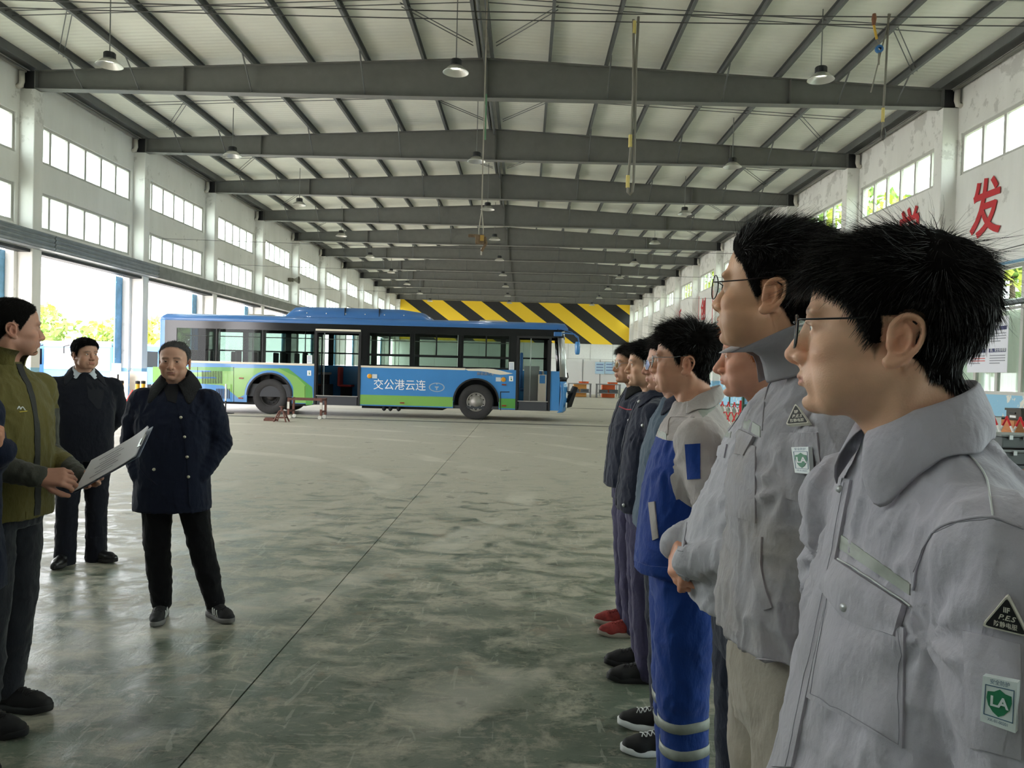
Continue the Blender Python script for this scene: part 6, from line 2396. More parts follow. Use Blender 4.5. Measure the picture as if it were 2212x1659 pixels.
        S.ell((0, -0.06, -0.02), (0.2, 0.3, 0.04), 0.004, F, sub=True)
        v, f = S.mesh(0.0045, adapt=0.0)
        v = v + vnormals(v, f) * (0.0012 * fbm(self.B.inv(v) * 45 + s, 2))[:, None]
        o = quick_obj(name, v, f, m, self.t)
        out = [(0.036, 0.02), (0.033, 0.06), (0.018, 0.082), (0, 0.088), (-0.018, 0.082), (-0.033, 0.06), (-0.036, 0.02), (-0.036, -0.04), (-0.042, -0.10), (-0.041, -0.14), (-0.030, -0.185), (-0.012, -0.204), (0.008, -0.205), (0.028, -0.188), (0.040, -0.14), (0.042, -0.10), (0.037, -0.04)]
        out = spline(out + [out[0]], 2)[:-1]
        G = []
        for sc, z in ((0.92, 0.001), (1.0, 0.006), (1.02, 0.018), (0.99, 0.029), (0.90, 0.031)):
            G.append([F.p((x * sc, -0.058 + (y + 0.058) * (0.98 + 0.02 * sc), z + (0.012 * sstep(-0.13, -0.2, y) if z < 0.01 else 0.008 * sstep(-0.13, -0.2, y)))) for x, y in out])
        mb = MB().grid(np.array(G), wrap_v=True)
        n = len(out)
        mb.f += [tuple(range(n))[::-1], tuple(range(4 * n, 5 * n))]
        mb.build('sole', m_sole, o, smooth=True)
        bv = BVHTree.FromPolygons([tuple(x) for x in v.tolist()], f)

        def on(x, y, off=0.0015):
            a = Vector(F.p((x, y, 0.3)))
            h = bv.ray_cast(a, Vector((0, 0, -1)))
            return np.array(h[0]) + np.array(h[1]) * off if h[0] is not None else F.p((x, y, 0.08))
        if m_lace is not None:
            lc = MB()
            for i in range(5):
                y = -0.030 - i * 0.019
                for sg in (1, -1):
                    lc.tube([on(-0.022 * sg, y), on(0, y - 0.008), on(0.022 * sg, y - 0.016)], 0.0026, 5)
            a = on(0, -0.026)
            for sg in (-1, 1):
                lc.tube([a, a + F.R @ np.array([sg * 0.02, -0.012, 0.010]), a + F.R @ np.array([sg * 0.034, -0.03, 0.002]), a + F.R @ np.array([sg * 0.012, -0.012, 0.002])], 0.0024, 5)
            lc.build('laces', m_lace, o, smooth=True)
        if stripes is not None:
            for sd in (-1, 1):
                for i in range(3):
                    pts = []
                    for t in np.linspace(0, 1, 5):
                        y = -0.035 - i * 0.022 - 0.02 * t
                        z = 0.078 - 0.042 * t - i * 0.004
                        h = bv.ray_cast(Vector(F.p((sd * 0.12, y, z))), Vector((F.R @ np.array([-sd, 0, 0])).tolist()))
                        if h[0] is not None:
                            pts.append((np.array(h[0]) + np.array(h[1]) * 0.001))
                    if len(pts) > 2:
                        MB().tube(pts, [0.0045] * len(pts), 4).build('stripe', stripes, o)
        return o

    # ---- pieces laid on the cloth, outlined as they lie on the photographed garment
    def hits(self, px, bvh=None, off=0.0):
        bvh = bvh or self.bvh
        px = np.asarray(px, float)
        out = np.zeros((len(px), 3))
        nn = np.zeros((len(px), 3))
        cam_l = self.to_local(np.array([0, 0, CAMZ]))
        ok = np.zeros(len(px), bool)
        for i, (x, y) in enumerate(px):
            d = self.to_local_dir(ray(x, y))
            d /= np.linalg.norm(d)
            h = bvh.ray_cast(Vector(cam_l), Vector(d))
            if h[0] is not None:
                n = np.array(h[1])
                if n @ d > 0:
                    n = -n
                out[i], nn[i], ok[i] = np.array(h[0]), n, True
        if not ok.all() and ok.any():
            good = np.where(ok)[0]
            for i in np.where(~ok)[0]:
                j = good[np.argmin(((px[good] - px[i]) ** 2).sum(1))]
                out[i], nn[i] = out[j], nn[j]
        return out + nn * off, nn, ok

    def patch(self, name, quad, m, parent, thick=0.003, nu=10, nv=10, puff=0.0, off=0.0005, bvh=None, soft=True):
        """panel over a quad of outline points: top-left, top-right, bottom-right, bottom-left (or two matching polylines top and bottom)"""
        if len(quad) == 2:
            A, Bq = [np.array(q, float) for q in quad]
            nv = max(nv, len(A))
            ta = np.linspace(0, len(A) - 1, nv)
            A = np.stack([np.interp(ta, range(len(A)), A[:, j]) for j in (0, 1)], 1)
            tb = np.linspace(0, len(Bq) - 1, nv)
            Bq = np.stack([np.interp(tb, range(len(Bq)), Bq[:, j]) for j in (0, 1)], 1)
        else:
            q = np.array(quad, float)
            t = np.linspace(0, 1, nv)[:, None]
            A = q[0] + (q[1] - q[0]) * t
            Bq = q[3] + (q[2] - q[3]) * t
        u = np.linspace(0, 1, nu)[:, None, None]
        G = A[None] * (1 - u) + Bq[None] * u
        P, n, ok = self.hits(G.reshape(-1, 2), bvh)
        P, n = P.reshape(nu, nv, 3), n.reshape(nu, nv, 3)
        # even out the normals
        for _ in range(2):
            n = (np.roll(n, 1, 0) + np.roll(n, -1, 0) + np.roll(n, 1, 1) + np.roll(n, -1, 1) + 2 * n)
            n /= np.linalg.norm(n, axis=2)[:, :, None] + 1e-9
        uu, vv = np.meshgrid(np.linspace(0, 1, nu), np.linspace(0, 1, nv), indexing='ij')
        pf = puff * (np.clip(4 * uu * (1 - uu), 0, 1) * np.clip(4 * vv * (1 - vv), 0, 1)) ** 0.5
        top = P + n * (off + thick + pf)[:, :, None]
        bot = P + n * (off - 0.003)
        mb = MB().grid(top)
        mb.grid(bot, flip=True)
        N_ = nu * nv
        ring = [(0, j) for j in range(nv)] + [(i, nv - 1) for i in range(1, nu)] + [(nu - 1, j) for j in range(nv - 2, -1, -1)] + [(i, 0) for i in range(nu - 2, 0, -1)]
        ids = [i * nv + j for i, j in ring]
        for a, b in zip(ids, ids[1:] + ids[:1]):
            mb.f.append((a, b, b + N_, a + N_)[::-1])
        o = mb.build(name, m, parent)
        if soft:
            smooth_by_angle(o, 50)
        o['_'] = 0
        del o['_']
        return o

    def line(self, name, pts, r, m, parent, sub=6, off=0.001, bvh=None, straight=False):
        if straight:
            pts = np.array(pts, float)
            t = np.linspace(0, len(pts) - 1, (len(pts) - 1) * sub + 1)
            pts = np.stack([np.interp(t, range(len(pts)), pts[:, j]) for j in (0, 1)], 1)
            sub = 1
        p = spline([(x, y) for x, y in pts], sub) if len(pts) > 2 else np.array(pts, float)[0] + (np.array(pts, float)[1] - np.array(pts, float)[0]) * np.linspace(0, 1, 12)[:, None]
        P, n, ok = self.hits(p, bvh, off)
        return MB().tube(P, r, 6).build(name, m, parent, smooth=True)

    def stud(self, name, px, r, m, parent, h=0.004, bvh=None):
        P, n, ok = self.hits([px] + [(px[0] + dx, px[1] + dy) for dx, dy in ((4, 0), (-4, 0), (0, 4), (0, -4))], bvh)
        nn = n.mean(0)
        nn /= np.linalg.norm(nn)
        o = MB().lathe([(r, -0.002), (r, h * 0.5), (r * 0.8, h), (0.0, h * 1.05)], 16).build(name, m, parent, smooth=True)
        o.matrix_local = Matrix.Translation(Vector(P[0])) @ Vector(nn).to_track_quat('Z', 'Y').to_matrix().to_4x4()
        return o

    def plane(self, pts):
        """plane through outline points on the cloth: centre, normal"""
        P, n, ok = self.hits(pts)
        c = P.mean(0)
        k = np.cross(P[1] - P[0], P[-1] - P[0])
        k /= np.linalg.norm(k)
        if k @ n.mean(0) < 0:
            k = -k
        q = np.array(pts, float)
        m_ = q.mean(0)
        smp = [m_ + (a - m_) * t for a in q for t in (0.0, 0.25, 0.5, 0.75, 0.95)] + [m_ + ((a + b) / 2 - m_) * t for a, b in zip(q, np.roll(q, -1, 0)) for t in (0.3, 0.6, 1.0)]
        c = c + k * max(0, ((self.hits(smp)[0] - c) @ k).max() - 0.001)
        return c, k

    def on_plane(self, px, pl, off):
        c, k = pl
        cam_l = self.to_local(np.array([0, 0, CAMZ]))
        D = np.array([self.to_local_dir(ray(x, y)) for x, y in px])
        t = ((c + k * off - cam_l) @ k) / (D @ k)
        return cam_l + D * t[:, None]

    def script(self, name, body, corners, size, m, parent, at_uv=(0.5, 0.5), off=0.005, plane=None, **kw):
        """flat lettering mapped into a quad (tl, tr, br, bl) on the cloth; size relative to the quad height"""
        V, F = text_mesh(body, 1.0, **kw)
        q = np.array(corners, float)
        asp = np.linalg.norm(q[1] - q[0]) / np.linalg.norm(q[3] - q[0])
        u = (at_uv[0] + V[:, 0] * size / asp)[:, None]
        v = (at_uv[1] - V[:, 1] * size)[:, None]
        px = q[0] * (1 - u) * (1 - v) + q[1] * u * (1 - v) + q[2] * u * v + q[3] * (1 - u) * v
        P = self.on_plane(px, plane, off) if plane else self.hits(px, None, off)[0]
        mb = MB()
        mb.add(P, F)
        return mb.build(name, m, parent)

    def shape(self, name, pts, m, parent, off=0.004, thick=0.002, plane=None):
        """flat plate with an outline given on the cloth"""
        pl = plane or self.plane(pts)
        nn = pl[1]
        top = self.on_plane(pts, pl, off + thick)
        k = len(top)
        mb = MB()
        bot = top - nn * (thick + (0.006 if off < 0.0045 else 0.0))
        mb.add(np.concatenate([top, bot]), [tuple(range(k)), tuple(range(k, 2 * k))[::-1]] + [(i, k + i, k + (i + 1) % k, (i + 1) % k) for i in range(k)])
        return mb.build(name, m, parent)

    def collar(self, m, mode='down', stand=0.030, fall=0.055, flare=0.035, phi0=2.75, rx=0.070, ry=0.072, c=(0, 0.026, 1.468), tilt=0.30, tip=0.03, tip_out=0.01, name='collar', thick=0.0028, seed=0, base_drop=0.012, parent=None, spread=0.13):
        n = 41
        ph = np.linspace(-phi0, phi0, n)
        rows = []
        fr = np.abs(ph) / phi0
        cx, cy, cz = c
        dirx, diry = np.sin(ph), np.cos(ph)       # 0 at the nape (+y)

        def row(dr, dz, k=1.0):
            # k < 1 draws the outer rows back from the throat so that the points spread
            a = ph * k
            dx_, dy_ = np.sin(a), np.cos(a)
            bf = 1 - 0.55 * sstep(0.55, 0.0, fr)
            dr = dr * np.where(dr > 0, bf, 1)
            x = cx + dx_ * (rx + dr)
            y = cy + dy_ * (ry + dr)
            z = cz + dz + tilt * (y - cy)
            return np.stack([x, y, z], 1)
        tipf = sstep(0.72, 1.0, fr)
        wob = 0.002 * np.sin(ph * 5 + seed)
        if mode == 'down':
            rows.append(row(-0.002 + 0 * ph, -base_drop + 0 * ph))
            rows.append(row(-0.004 + 0 * ph, stand * 0.55 * (1 - 0.5 * tipf)))
            rows.append(row(0.0 + 0 * ph, stand * (1 - 0.55 * tipf)))
            rows.append(row(0.008 + 0 * ph, (stand - 0.001) * (1 - 0.55 * tipf)))
            rows.append(row(flare * 0.45 + wob, stand - fall * 0.4 - tip * 0.3 * tipf, 1 - 0.4 * spread))
            rows.append(row(flare * 0.8 + wob, stand - fall * 0.75 - tip * 0.7 * tipf, 1 - 0.75 * spread))
            rows.append(row(flare + wob + tip_out * tipf, stand - fall - tip * tipf, 1 - spread))
        else:
            rows.append(row(0.0 + 0 * ph, -base_drop + 0 * ph))
            rows.append(row(flare * 0.10 + wob, stand * 0.35 + 0 * ph))
            rows.append(row(flare * 0.35 + wob, stand * 0.7 + 0 * ph))
            rows.append(row(flare * 0.75 + wob * 2 + tip_out * tipf, stand + tip * tipf))
        G = np.array(rows)
        if mode == 'down' and tip_out:
            G[-1, :, 1] -= tip_out * tipf
            G[-2, :, 1] -= tip_out * tipf * 0.6
        G = self.B.p(G)
        for i in range(1 if mode != 'down' else 3, len(G)):
            for j in range(n):
                h = self.bvh.find_nearest(Vector(G[i, j]), 0.06)
                if h[0] is not None:
                    nn_ = np.array(h[1])
                    sd = (G[i, j] - np.array(h[0])) @ nn_
                    if sd < 0.004 or (mode == 'down' and i == len(G) - 1 and sd > 0.009):
                        G[i, j] = np.array(h[0]) + nn_ * 0.0045
        o = MB().grid(G, flip=True).build(name, m, parent or self.jk, smooth=True, solid=thick * self.s, subd=1)
        o.modifiers['smooth'].boundary_smooth = 'PRESERVE_CORNERS'
        return o

    def front_strip(self, name, x0, x1, z0, z1, m, parent, thick=0.003, n=24):
        """strip down the front of the jacket between two heights"""
        top, bot = [], []
        for z in np.linspace(z0, z1, n):
            for row, o_ in ((top, thick), (bot, -0.003)):
                r = []
                for x in np.linspace(x0, x1, 4):
                    h = self.bvh.ray_cast(Vector(self.B.p((x, -0.6, z))), Vector((0, 1, 0)))
                    p = np.array(h[0]) if h[0] is not None else self.B.p((x, -0.12, z))
                    r.append(p + np.array([0, -o_, 0]))
                row.append(r)
        mb = MB().grid(np.array(top), flip=True).grid(np.array(bot))
        for side in (0, 3):
            mb.grid(np.array([[a[side] for a in top], [b[side] for b in bot]]), flip=side == 0)
        return mb.build(name, m, parent)

    def band(self, name, s, z, h, m, parent):
        """strip round a trouser leg at height z"""
        n = 28
        k0, a0 = np.array(self.legs[s][1]), np.array(self.legs[s][2])
        t = (k0[2] - z) / (k0[2] - a0[2])
        c = k0 + (a0 - k0) * t
        rows = []
        for dz in np.linspace(-h / 2, h / 2, 3):
            r = []
            for a in np.linspace(0, 2 * PI, n, endpoint=False):
                d = np.array([math.cos(a), math.sin(a), 0])
                o_ = self.B.p(c + [0, 0, dz + 0.006 * math.sin(2 * a)])
                hq = self.tbvh.ray_cast(Vector(o_), Vector(d))
                r.append((np.array(hq[0]) if hq[0] is not None else o_ + d * 0.07) + d * 0.0025)
            rows.append(r)
        return MB().grid(np.array(rows), wrap_v=True).build(name, m, parent, smooth=True, solid=0.002)
# ------------------------------------------------------------------ hair styles (directions and lengths in head coordinates)
H_black = hair_mat('black_hair', (18, 15, 14), 0.5)
H_dark = hair_mat('dark_brown_hair', (38, 28, 23), 0.5)
H_orange = hair_mat('orange_dyed_hair', (190, 104, 36), 0.5)
H_grey = hair_mat('greying_black_hair', (44, 42, 42), 0.6)


def style(top_len=0.05, side_len=0.025, back_len=0.03, fringe=0.04, forward=0.7, lift=0.35, back_up=0.3, fall=0.5, part=0.0, side_fwd=0.4, side_lift=0.10, crown=0.2):
    """combing directions: laid along the scalp, raised by lift"""
    def fn(q, n, rs):
        x, y, z = q[:, 0], q[:, 1], q[:, 2]
        t = sstep(0.040, 0.085, z + 0.12 * np.maximum(-y, 0))[:, None]
        bk = sstep(0.02, 0.075, y)[:, None]
        f2 = sstep(-0.035, -0.070, y)[:, None]
        top = np.array([0, -forward, 0.1]) * (1 - bk) + bk * np.array([0, crown, back_up]) + np.stack([part + 0 * x, 0 * x, 0 * x], 1)
        fr = np.array([0, -forward, -fall]) + np.stack([part + 0 * x, 0 * x, 0 * x], 1)
        top = top * (1 - f2) + fr * f2
        side = np.array([0, -side_fwd, -0.75]) * (1 - bk) + bk * np.array([0, 0.0, -0.8])
        d = top * t + side * (1 - t)
        d = d - n * (d * n).sum(1)[:, None]
        d /= np.linalg.norm(d, axis=1)[:, None] + 1e-6
        d = d + n * (lift * t * (1 - 0.55 * bk) + side_lift * (1 - t))
        d /= np.linalg.norm(d, axis=1)[:, None] + 1e-9
        L_ = top_len * t[:, 0] + (1 - t[:, 0]) * (side_len * (1 - bk[:, 0]) + back_len * bk[:, 0])
        L_ = L_ * (1 - f2[:, 0]) + f2[:, 0] * (fringe * t[:, 0] + side_len * (1 - t[:, 0]))
        return d, L_ * (0.55 + 0.45 * sstep(-0.10, -0.02, z))
    return fn


# ------------------------------------------------------------------ cloth
C_grey = cloth('grey_work_cloth', (184, 180, 190), var=0.15, dirt=((150, 145, 138), 0.25))
C_grey2 = cloth('soiled_grey_work_cloth', (174, 170, 176), var=0.20, dirt=((150, 138, 122), 0.55))
C_grey3 = cloth('pale_grey_work_cloth', (180, 178, 185), var=0.10)
C_beigetr = cloth('stained_beige_cloth', (172, 162, 150), var=0.16, dirt=((140, 124, 106), 0.5))
C_navy = cloth('navy_cloth', (40, 44, 62), var=0.18)
C_navytr = cloth('dark_navy_trouser_cloth', (34, 40, 56), var=0.15)
C_purple = cloth('purple_navy_cloth', (66, 62, 92), var=0.2)
C_bluetr = cloth('royal_blue_cloth', (26, 60, 134), var=0.14)
C_two = cloth('beige_and_blue_cloth', (178, 170, 166), zones=(('blue_zone', (26, 58, 132)),), var=0.12)
C_refl = mat('reflective_tape', (146, 151, 142), 0.5, 0.0, var=0.1, vscale=40)
C_snap = mat('snap_button', (190, 190, 192), 0.35, 0.5)
C_seam = mat('seam_thread', (138, 136, 144), 0.8)
C_pipe = mat('pale_piping', (206, 208, 206), 0.5)
C_hole = mat('dark_gap', (30, 30, 34), 0.9)
M_gun = mat('gunmetal_frame', (66, 66, 68), 0.3, 0.85)
M_lens = glass_mat('spectacle_lens', (246, 250, 250), 0.03, 0.01)
M_badge = mat('badge_black', (24, 24, 28), 0.4)
M_badgeline = mat('badge_cream', (214, 210, 196), 0.5)
M_labelw = mat('label_white', (214, 222, 222), 0.35)
M_labelg = mat('label_green', (36, 120, 84), 0.5)
M_labelb = mat('label_blue', (70, 104, 130), 0.5)


def triangle_badge(P, top, bl, br, parent):
    """black triangular badge with a pale rim and three lines of lettering"""
    top, bl, br = [np.array(q, float) for q in (top, bl, br)]
    c = (top + bl + br) / 3

    def rnd(k):
        out = []
        v = [c + (q - c) * k for q in (top, br, bl)]
        for i in range(3):
            a, b, d = v[i - 1], v[i], v[(i + 1) % 3]
            out += [b + (a - b) * 0.09, b + (a - b) * 0.02 + (d - b) * 0.02, b + (d - b) * 0.09]
        return out
    pl = P.plane([top, br, bl])
    o = P.shape('badge', rnd(1.0), M_badgeline, parent, 0.004, 0.002, plane=pl)
    P.shape('badge_face', rnd(0.88), M_badge, o, 0.0062, 0.0008, plane=pl)
    hgt = bl - top
    q = [top + (bl - top) * 0 - (br - bl) / 2, top + (br - bl) / 2, br, bl]
    q = [top - (br - bl) / 2, top + (br - bl) / 2, br, bl]
    P.script('badge_mark', 'IIF', q, 0.20, M_badgeline, o, (0.5, 0.42), 0.0074, plane=pl, bold=0.03)
    P.script('badge_letters', 'P.E.S', q, 0.20, M_badgeline, o, (0.51, 0.63), 0.0074, plane=pl, bold=0.02, shear=0.3, sx=1.25)
    P.script('badge_words', '防静电服', q, 0.17, M_badgeline, o, (0.5, 0.84), 0.0074, plane=pl, bold=0.012)
    return o


def la_label(P, q, parent):
    """woven label: green shield with LA, fine print above and below"""
    q = [np.array(a, float) for a in q]
    lerp = lambda u, v: q[0] * (1 - u) * (1 - v) + q[1] * u * (1 - v) + q[2] * u * v + q[3] * (1 - u) * v
    pl = P.plane(q)
    pl = (pl[0] + pl[1] * 0.0038, pl[1])
    o = P.shape('label', q, M_labelw, parent, 0.003, 0.002, plane=pl)
    for v0, v1 in ((0.17, 0.185), (0.815, 0.83)):
        P.shape('label_rule', [lerp(0.08, v0), lerp(0.92, v0), lerp(0.92, v1), lerp(0.08, v1)], M_labelb, o, 0.005, 0.0006, plane=pl)
    for u0, u1 in ((0.08, 0.10), (0.90, 0.92)):
        P.shape('label_rule', [lerp(u0, 0.17), lerp(u1, 0.17), lerp(u1, 0.83), lerp(u0, 0.83)], M_labelb, o, 0.005, 0.0006, plane=pl)
    sh = [(0.5, 0.22), (0.66, 0.29), (0.84, 0.31), (0.86, 0.45), (0.80, 0.60), (0.66, 0.72), (0.5, 0.79), (0.34, 0.72), (0.20, 0.60), (0.14, 0.45), (0.16, 0.31), (0.34, 0.29)]
    P.shape('shield', [lerp(*a) for a in sh], M_labelg, o, 0.005, 0.0008, plane=pl)
    P.script('shield_letters', 'LA', q, 0.30, M_labelw, o, (0.5, 0.50), 0.0062, plane=pl, bold=0.03, sx=1.2)
    P.script('fine_print', '安全防护', q, 0.115, M_labelb, o, (0.5, 0.09), 0.0054, plane=pl)
    P.script('fine_print', 'XK-01-00201', q, 0.085, M_labelb, o, (0.5, 0.90), 0.0054, plane=pl)
    return o


# ------------------------------------------------------------------ the row of workmen
def workman_one():
    p = dict(full=0.75, width=1.0, jaw=1.03, skin=(230, 182, 152), stubble=0.12, nose=1.08, cheek=1.0, hairline=dict(front=0.052, temple=0.022, side=-0.012, back=-0.088), seed=11,
             hair=dict(mat=H_black, style=style(0.034, 0.020, 0.026, 0.040, forward=0.8, lift=0.30, back_up=0.1, fall=0.30, side_fwd=0.55, crown=0.5, part=0.22), n=17000, stray=900, top_thick=0.015, side_thick=0.006, tuft=0.40, w=0.0012, seg=5, curl=(0.16, 22, 0.35), grav=0.05, rand=0.15, clump_amt=0.55, clump=40, lift=0.0))
    P = Person((0.492, 1.0), math.radians(-91), 1.755, 'young workman in pale grey work jacket and thin square glasses, nearest in the row', p=p, vox=0.0025,
               head=(-0.03, 0.0, math.radians(-25)), head_off=(0.0, -0.008, -0.004))
    eyes(P.H, P.t, (0.05, -1, -0.02))
    glasses(P.H, P.t, 'square', M_gun, M_lens, 0.98)
    P.jacket(C_grey, vox=0.0052, hem=0.80, belly=-0.006, ease=0.014, fold=0.0065, seed=2, fscale=1.35, lean=0.19)
    jk = P.jk
    P.collar(C_grey, 'down', stand=0.030, fall=0.058, flare=0.042, phi0=3.0, rx=0.064, ry=0.062, c=(0, 0.014, 1.488), tilt=0.40, tip=0.026, tip_out=0.008, spread=0.16)
    P.trousers(C_grey, seed=4)
    for s in (-1, 1):
        P.shoe(s, M_matblk, M_matblk, m_lace=M_matblk)
    if True:
        P.patch('reflective_strip', [(1818, 1155), (1968, 1262), (1967, 1286), (1816, 1186)], C_refl, jk, 0.0012, 5, 12)
        P.line('piping', [(1812, 1208), (1860, 1236), (1915, 1274), (1969, 1309)], 0.0012, C_pipe, jk, off=0.002)
        P.patch('pocket', [(1790, 1279), (1957, 1357), (1953, 1616), (1746, 1506)], C_grey, jk, 0.003, 10, 10, puff=0.004)
        P.patch('pocket_flap', [[(1812, 1211), (1961, 1311)], [(1779, 1271), (1836, 1343), (1941, 1379)]], C_grey, jk, 0.004, 8, 10, puff=0.003, off=0.004)
        P.stud('snap_button', (1837, 1312), 0.0065, C_snap, jk, 0.012)
        P.patch('placket', [[(1812, 1030), (1780, 1200), (1735, 1400), (1672, 1657)], [(1842, 1038), (1806, 1225), (1762, 1430), (1715, 1657)]], C_grey, jk, 0.004, 5, 24)
        P.stud('snap_button', (1820, 1058), 0.0055, C_snap, jk, 0.008)
        P.line('shoulder_piping', [(2071, 962), (2115, 1008), (2134, 1048), (2145, 1116)], 0.0012, C_pipe, jk, off=0.001)
        P.line('armhole_seam', [(1972, 1275), (1982, 1222), (2017, 1150), (2075, 1124), (2144, 1118), (2205, 1140)], 0.0016, C_grey, jk, off=0.001)
        P.patch('sleeve_pocket', [(2083, 1362), (2206, 1391), (2208, 1640), (2092, 1611)], C_grey, jk, 0.003, 8, 8, puff=0.002)
        for q in ([(1797, 1290), (1760, 1500), (1947, 1604), (1951, 1360)], [(1786, 1272), (1838, 1334), (1937, 1369)], [(1832, 1045), (1797, 1230), (1753, 1432), (1706, 1655)], [(1980, 1237), (2023, 1160), (2078, 1134), (2146, 1128), (2208, 1150)]):
            P.line('stitching', q, 0.0005, C_seam, jk, sub=10, off=0.0064, straight=True)
        triangle_badge(P, (2176, 1286), (2120, 1352), (2222, 1377), jk)
        la_label(P, [(2123, 1460), (2198, 1475), (2193, 1584), (2117, 1557)], jk)
    return P


def workman_two():
    p = dict(full=0.35, width=0.98, jaw=1.0, skin=(218, 168, 134), stubble=0.42, nose=1.0, hairline=dict(front=0.066, temple=0.036, side=-0.006, back=-0.092), seed=21,
             hair=dict(mat=H_black, style=style(0.036, 0.010, 0.012, 0.026, forward=-0.35, lift=0.5, back_up=0.5, fall=-0.5, side_fwd=0.2, crown=0.5), n=14000, stray=500, top_thick=0.014, side_thick=0.0035, tuft=0.40, w=0.0010, seg=5, curl=(0.18, 24, 0.35), grav=0.03, rand=0.14, clump_amt=0.40, clump=55, lift=0.03))
    P = Person((0.567, 1.56), math.radians(-92), 1.87, 'tall workman in soiled grey jacket with collar turned up and round glasses', arms={s: [(s * 0.190, 0.014, 1.352), (s * 0.228, 0.055, 1.11), (s * 0.20, 0.10, 0.89)] for s in (-1, 1)}, p=p, vox=0.0027,
               head=(-0.10, 0.0, math.radians(-33)), head_off=(0, -0.042, 0))
    eyes(P.H, P.t, (0.05, -1, 0))
    glasses(P.H, P.t, 'round', mat('dark_wire_frame', (48, 40, 40), 0.3, 0.8), M_lens, 1.0)
    P.jacket(C_grey2, vox=0.0055, hem=0.97, belly=-0.006, ease=0.016, fold=0.0065, seed=7, fscale=1.35, lean=0.045)
    jk = P.jk
    P.collar(C_grey2, 'up', stand=0.085, flare=0.050, phi0=2.80, rx=0.072, ry=0.082, c=(0, -0.004, 1.470), tilt=0.34, tip=-0.016, tip_out=0.05)
    P.trousers(C_beigetr, seed=9, wide=1.05)
    for s in (-1, 1):
        P.shoe(s, M_matblk, M_matblk, m_lace=M_matblk)
    P.patch('reflective_strip', [(1602, 897), (1643, 921), (1643, 945), (1597, 919)], C_refl, jk, 0.0012, 4, 6)
    P.patch('pocket', [(1576, 945), (1634, 965), (1634, 1130), (1552, 1105)], C_grey2, jk, 0.003, 8, 8, puff=0.003)
    P.patch('pocket_flap', [[(1590, 922), (1634, 945)], [(1566, 958), (1588, 980), (1612, 986)]], C_grey2, jk, 0.004, 6, 8, puff=0.003, off=0.004)
    P.stud('snap_button', (1575, 963), 0.0065, C_snap, jk, 0.012)
    triangle_badge(P, (1718, 871), (1697, 917), (1747, 913), jk)
    P.patch('sleeve_pocket', [[(1686, 936), (1767, 934)], [(1700, 1076), (1740, 1089), (1780, 1066)]], C_grey2, jk, 0.003, 8, 8, puff=0.002)
    la_label(P, [(1709, 966), (1746, 965), (1749, 1024), (1717, 1021)], jk)
    P.patch('slash_pocket', [[(1626, 1165), (1626, 1230), (1636, 1280), (1652, 1318)], [(1648, 1160), (1646, 1220), (1656, 1275), (1671, 1312)]], C_grey2, jk, 0.004, 4, 14)
    P.patch('waistband', [[(1541, 1378), (1600, 1413), (1695, 1430)], [(1538, 1398), (1600, 1442), (1695, 1485)]], C_grey2, jk, 0.004, 5, 14, puff=0.003)
    P.line('armhole_seam', [(1647, 930), (1653, 860), (1672, 820), (1728, 806)], 0.0016, C_grey2, jk)
    return P



def hair_cfg(m, st, n=5000, seg=4, **kw):
    d = dict(mat=m, style=st, n=n, seg=seg, top_thick=0.014, side_thick=0.006, tuft=0.4, w=0.0016, curl=(0.2, 24, 0.35), grav=0.05, rand=0.14, clump_amt=0.4, clump=50, lift=0.03)
    d.update(kw)
    return d


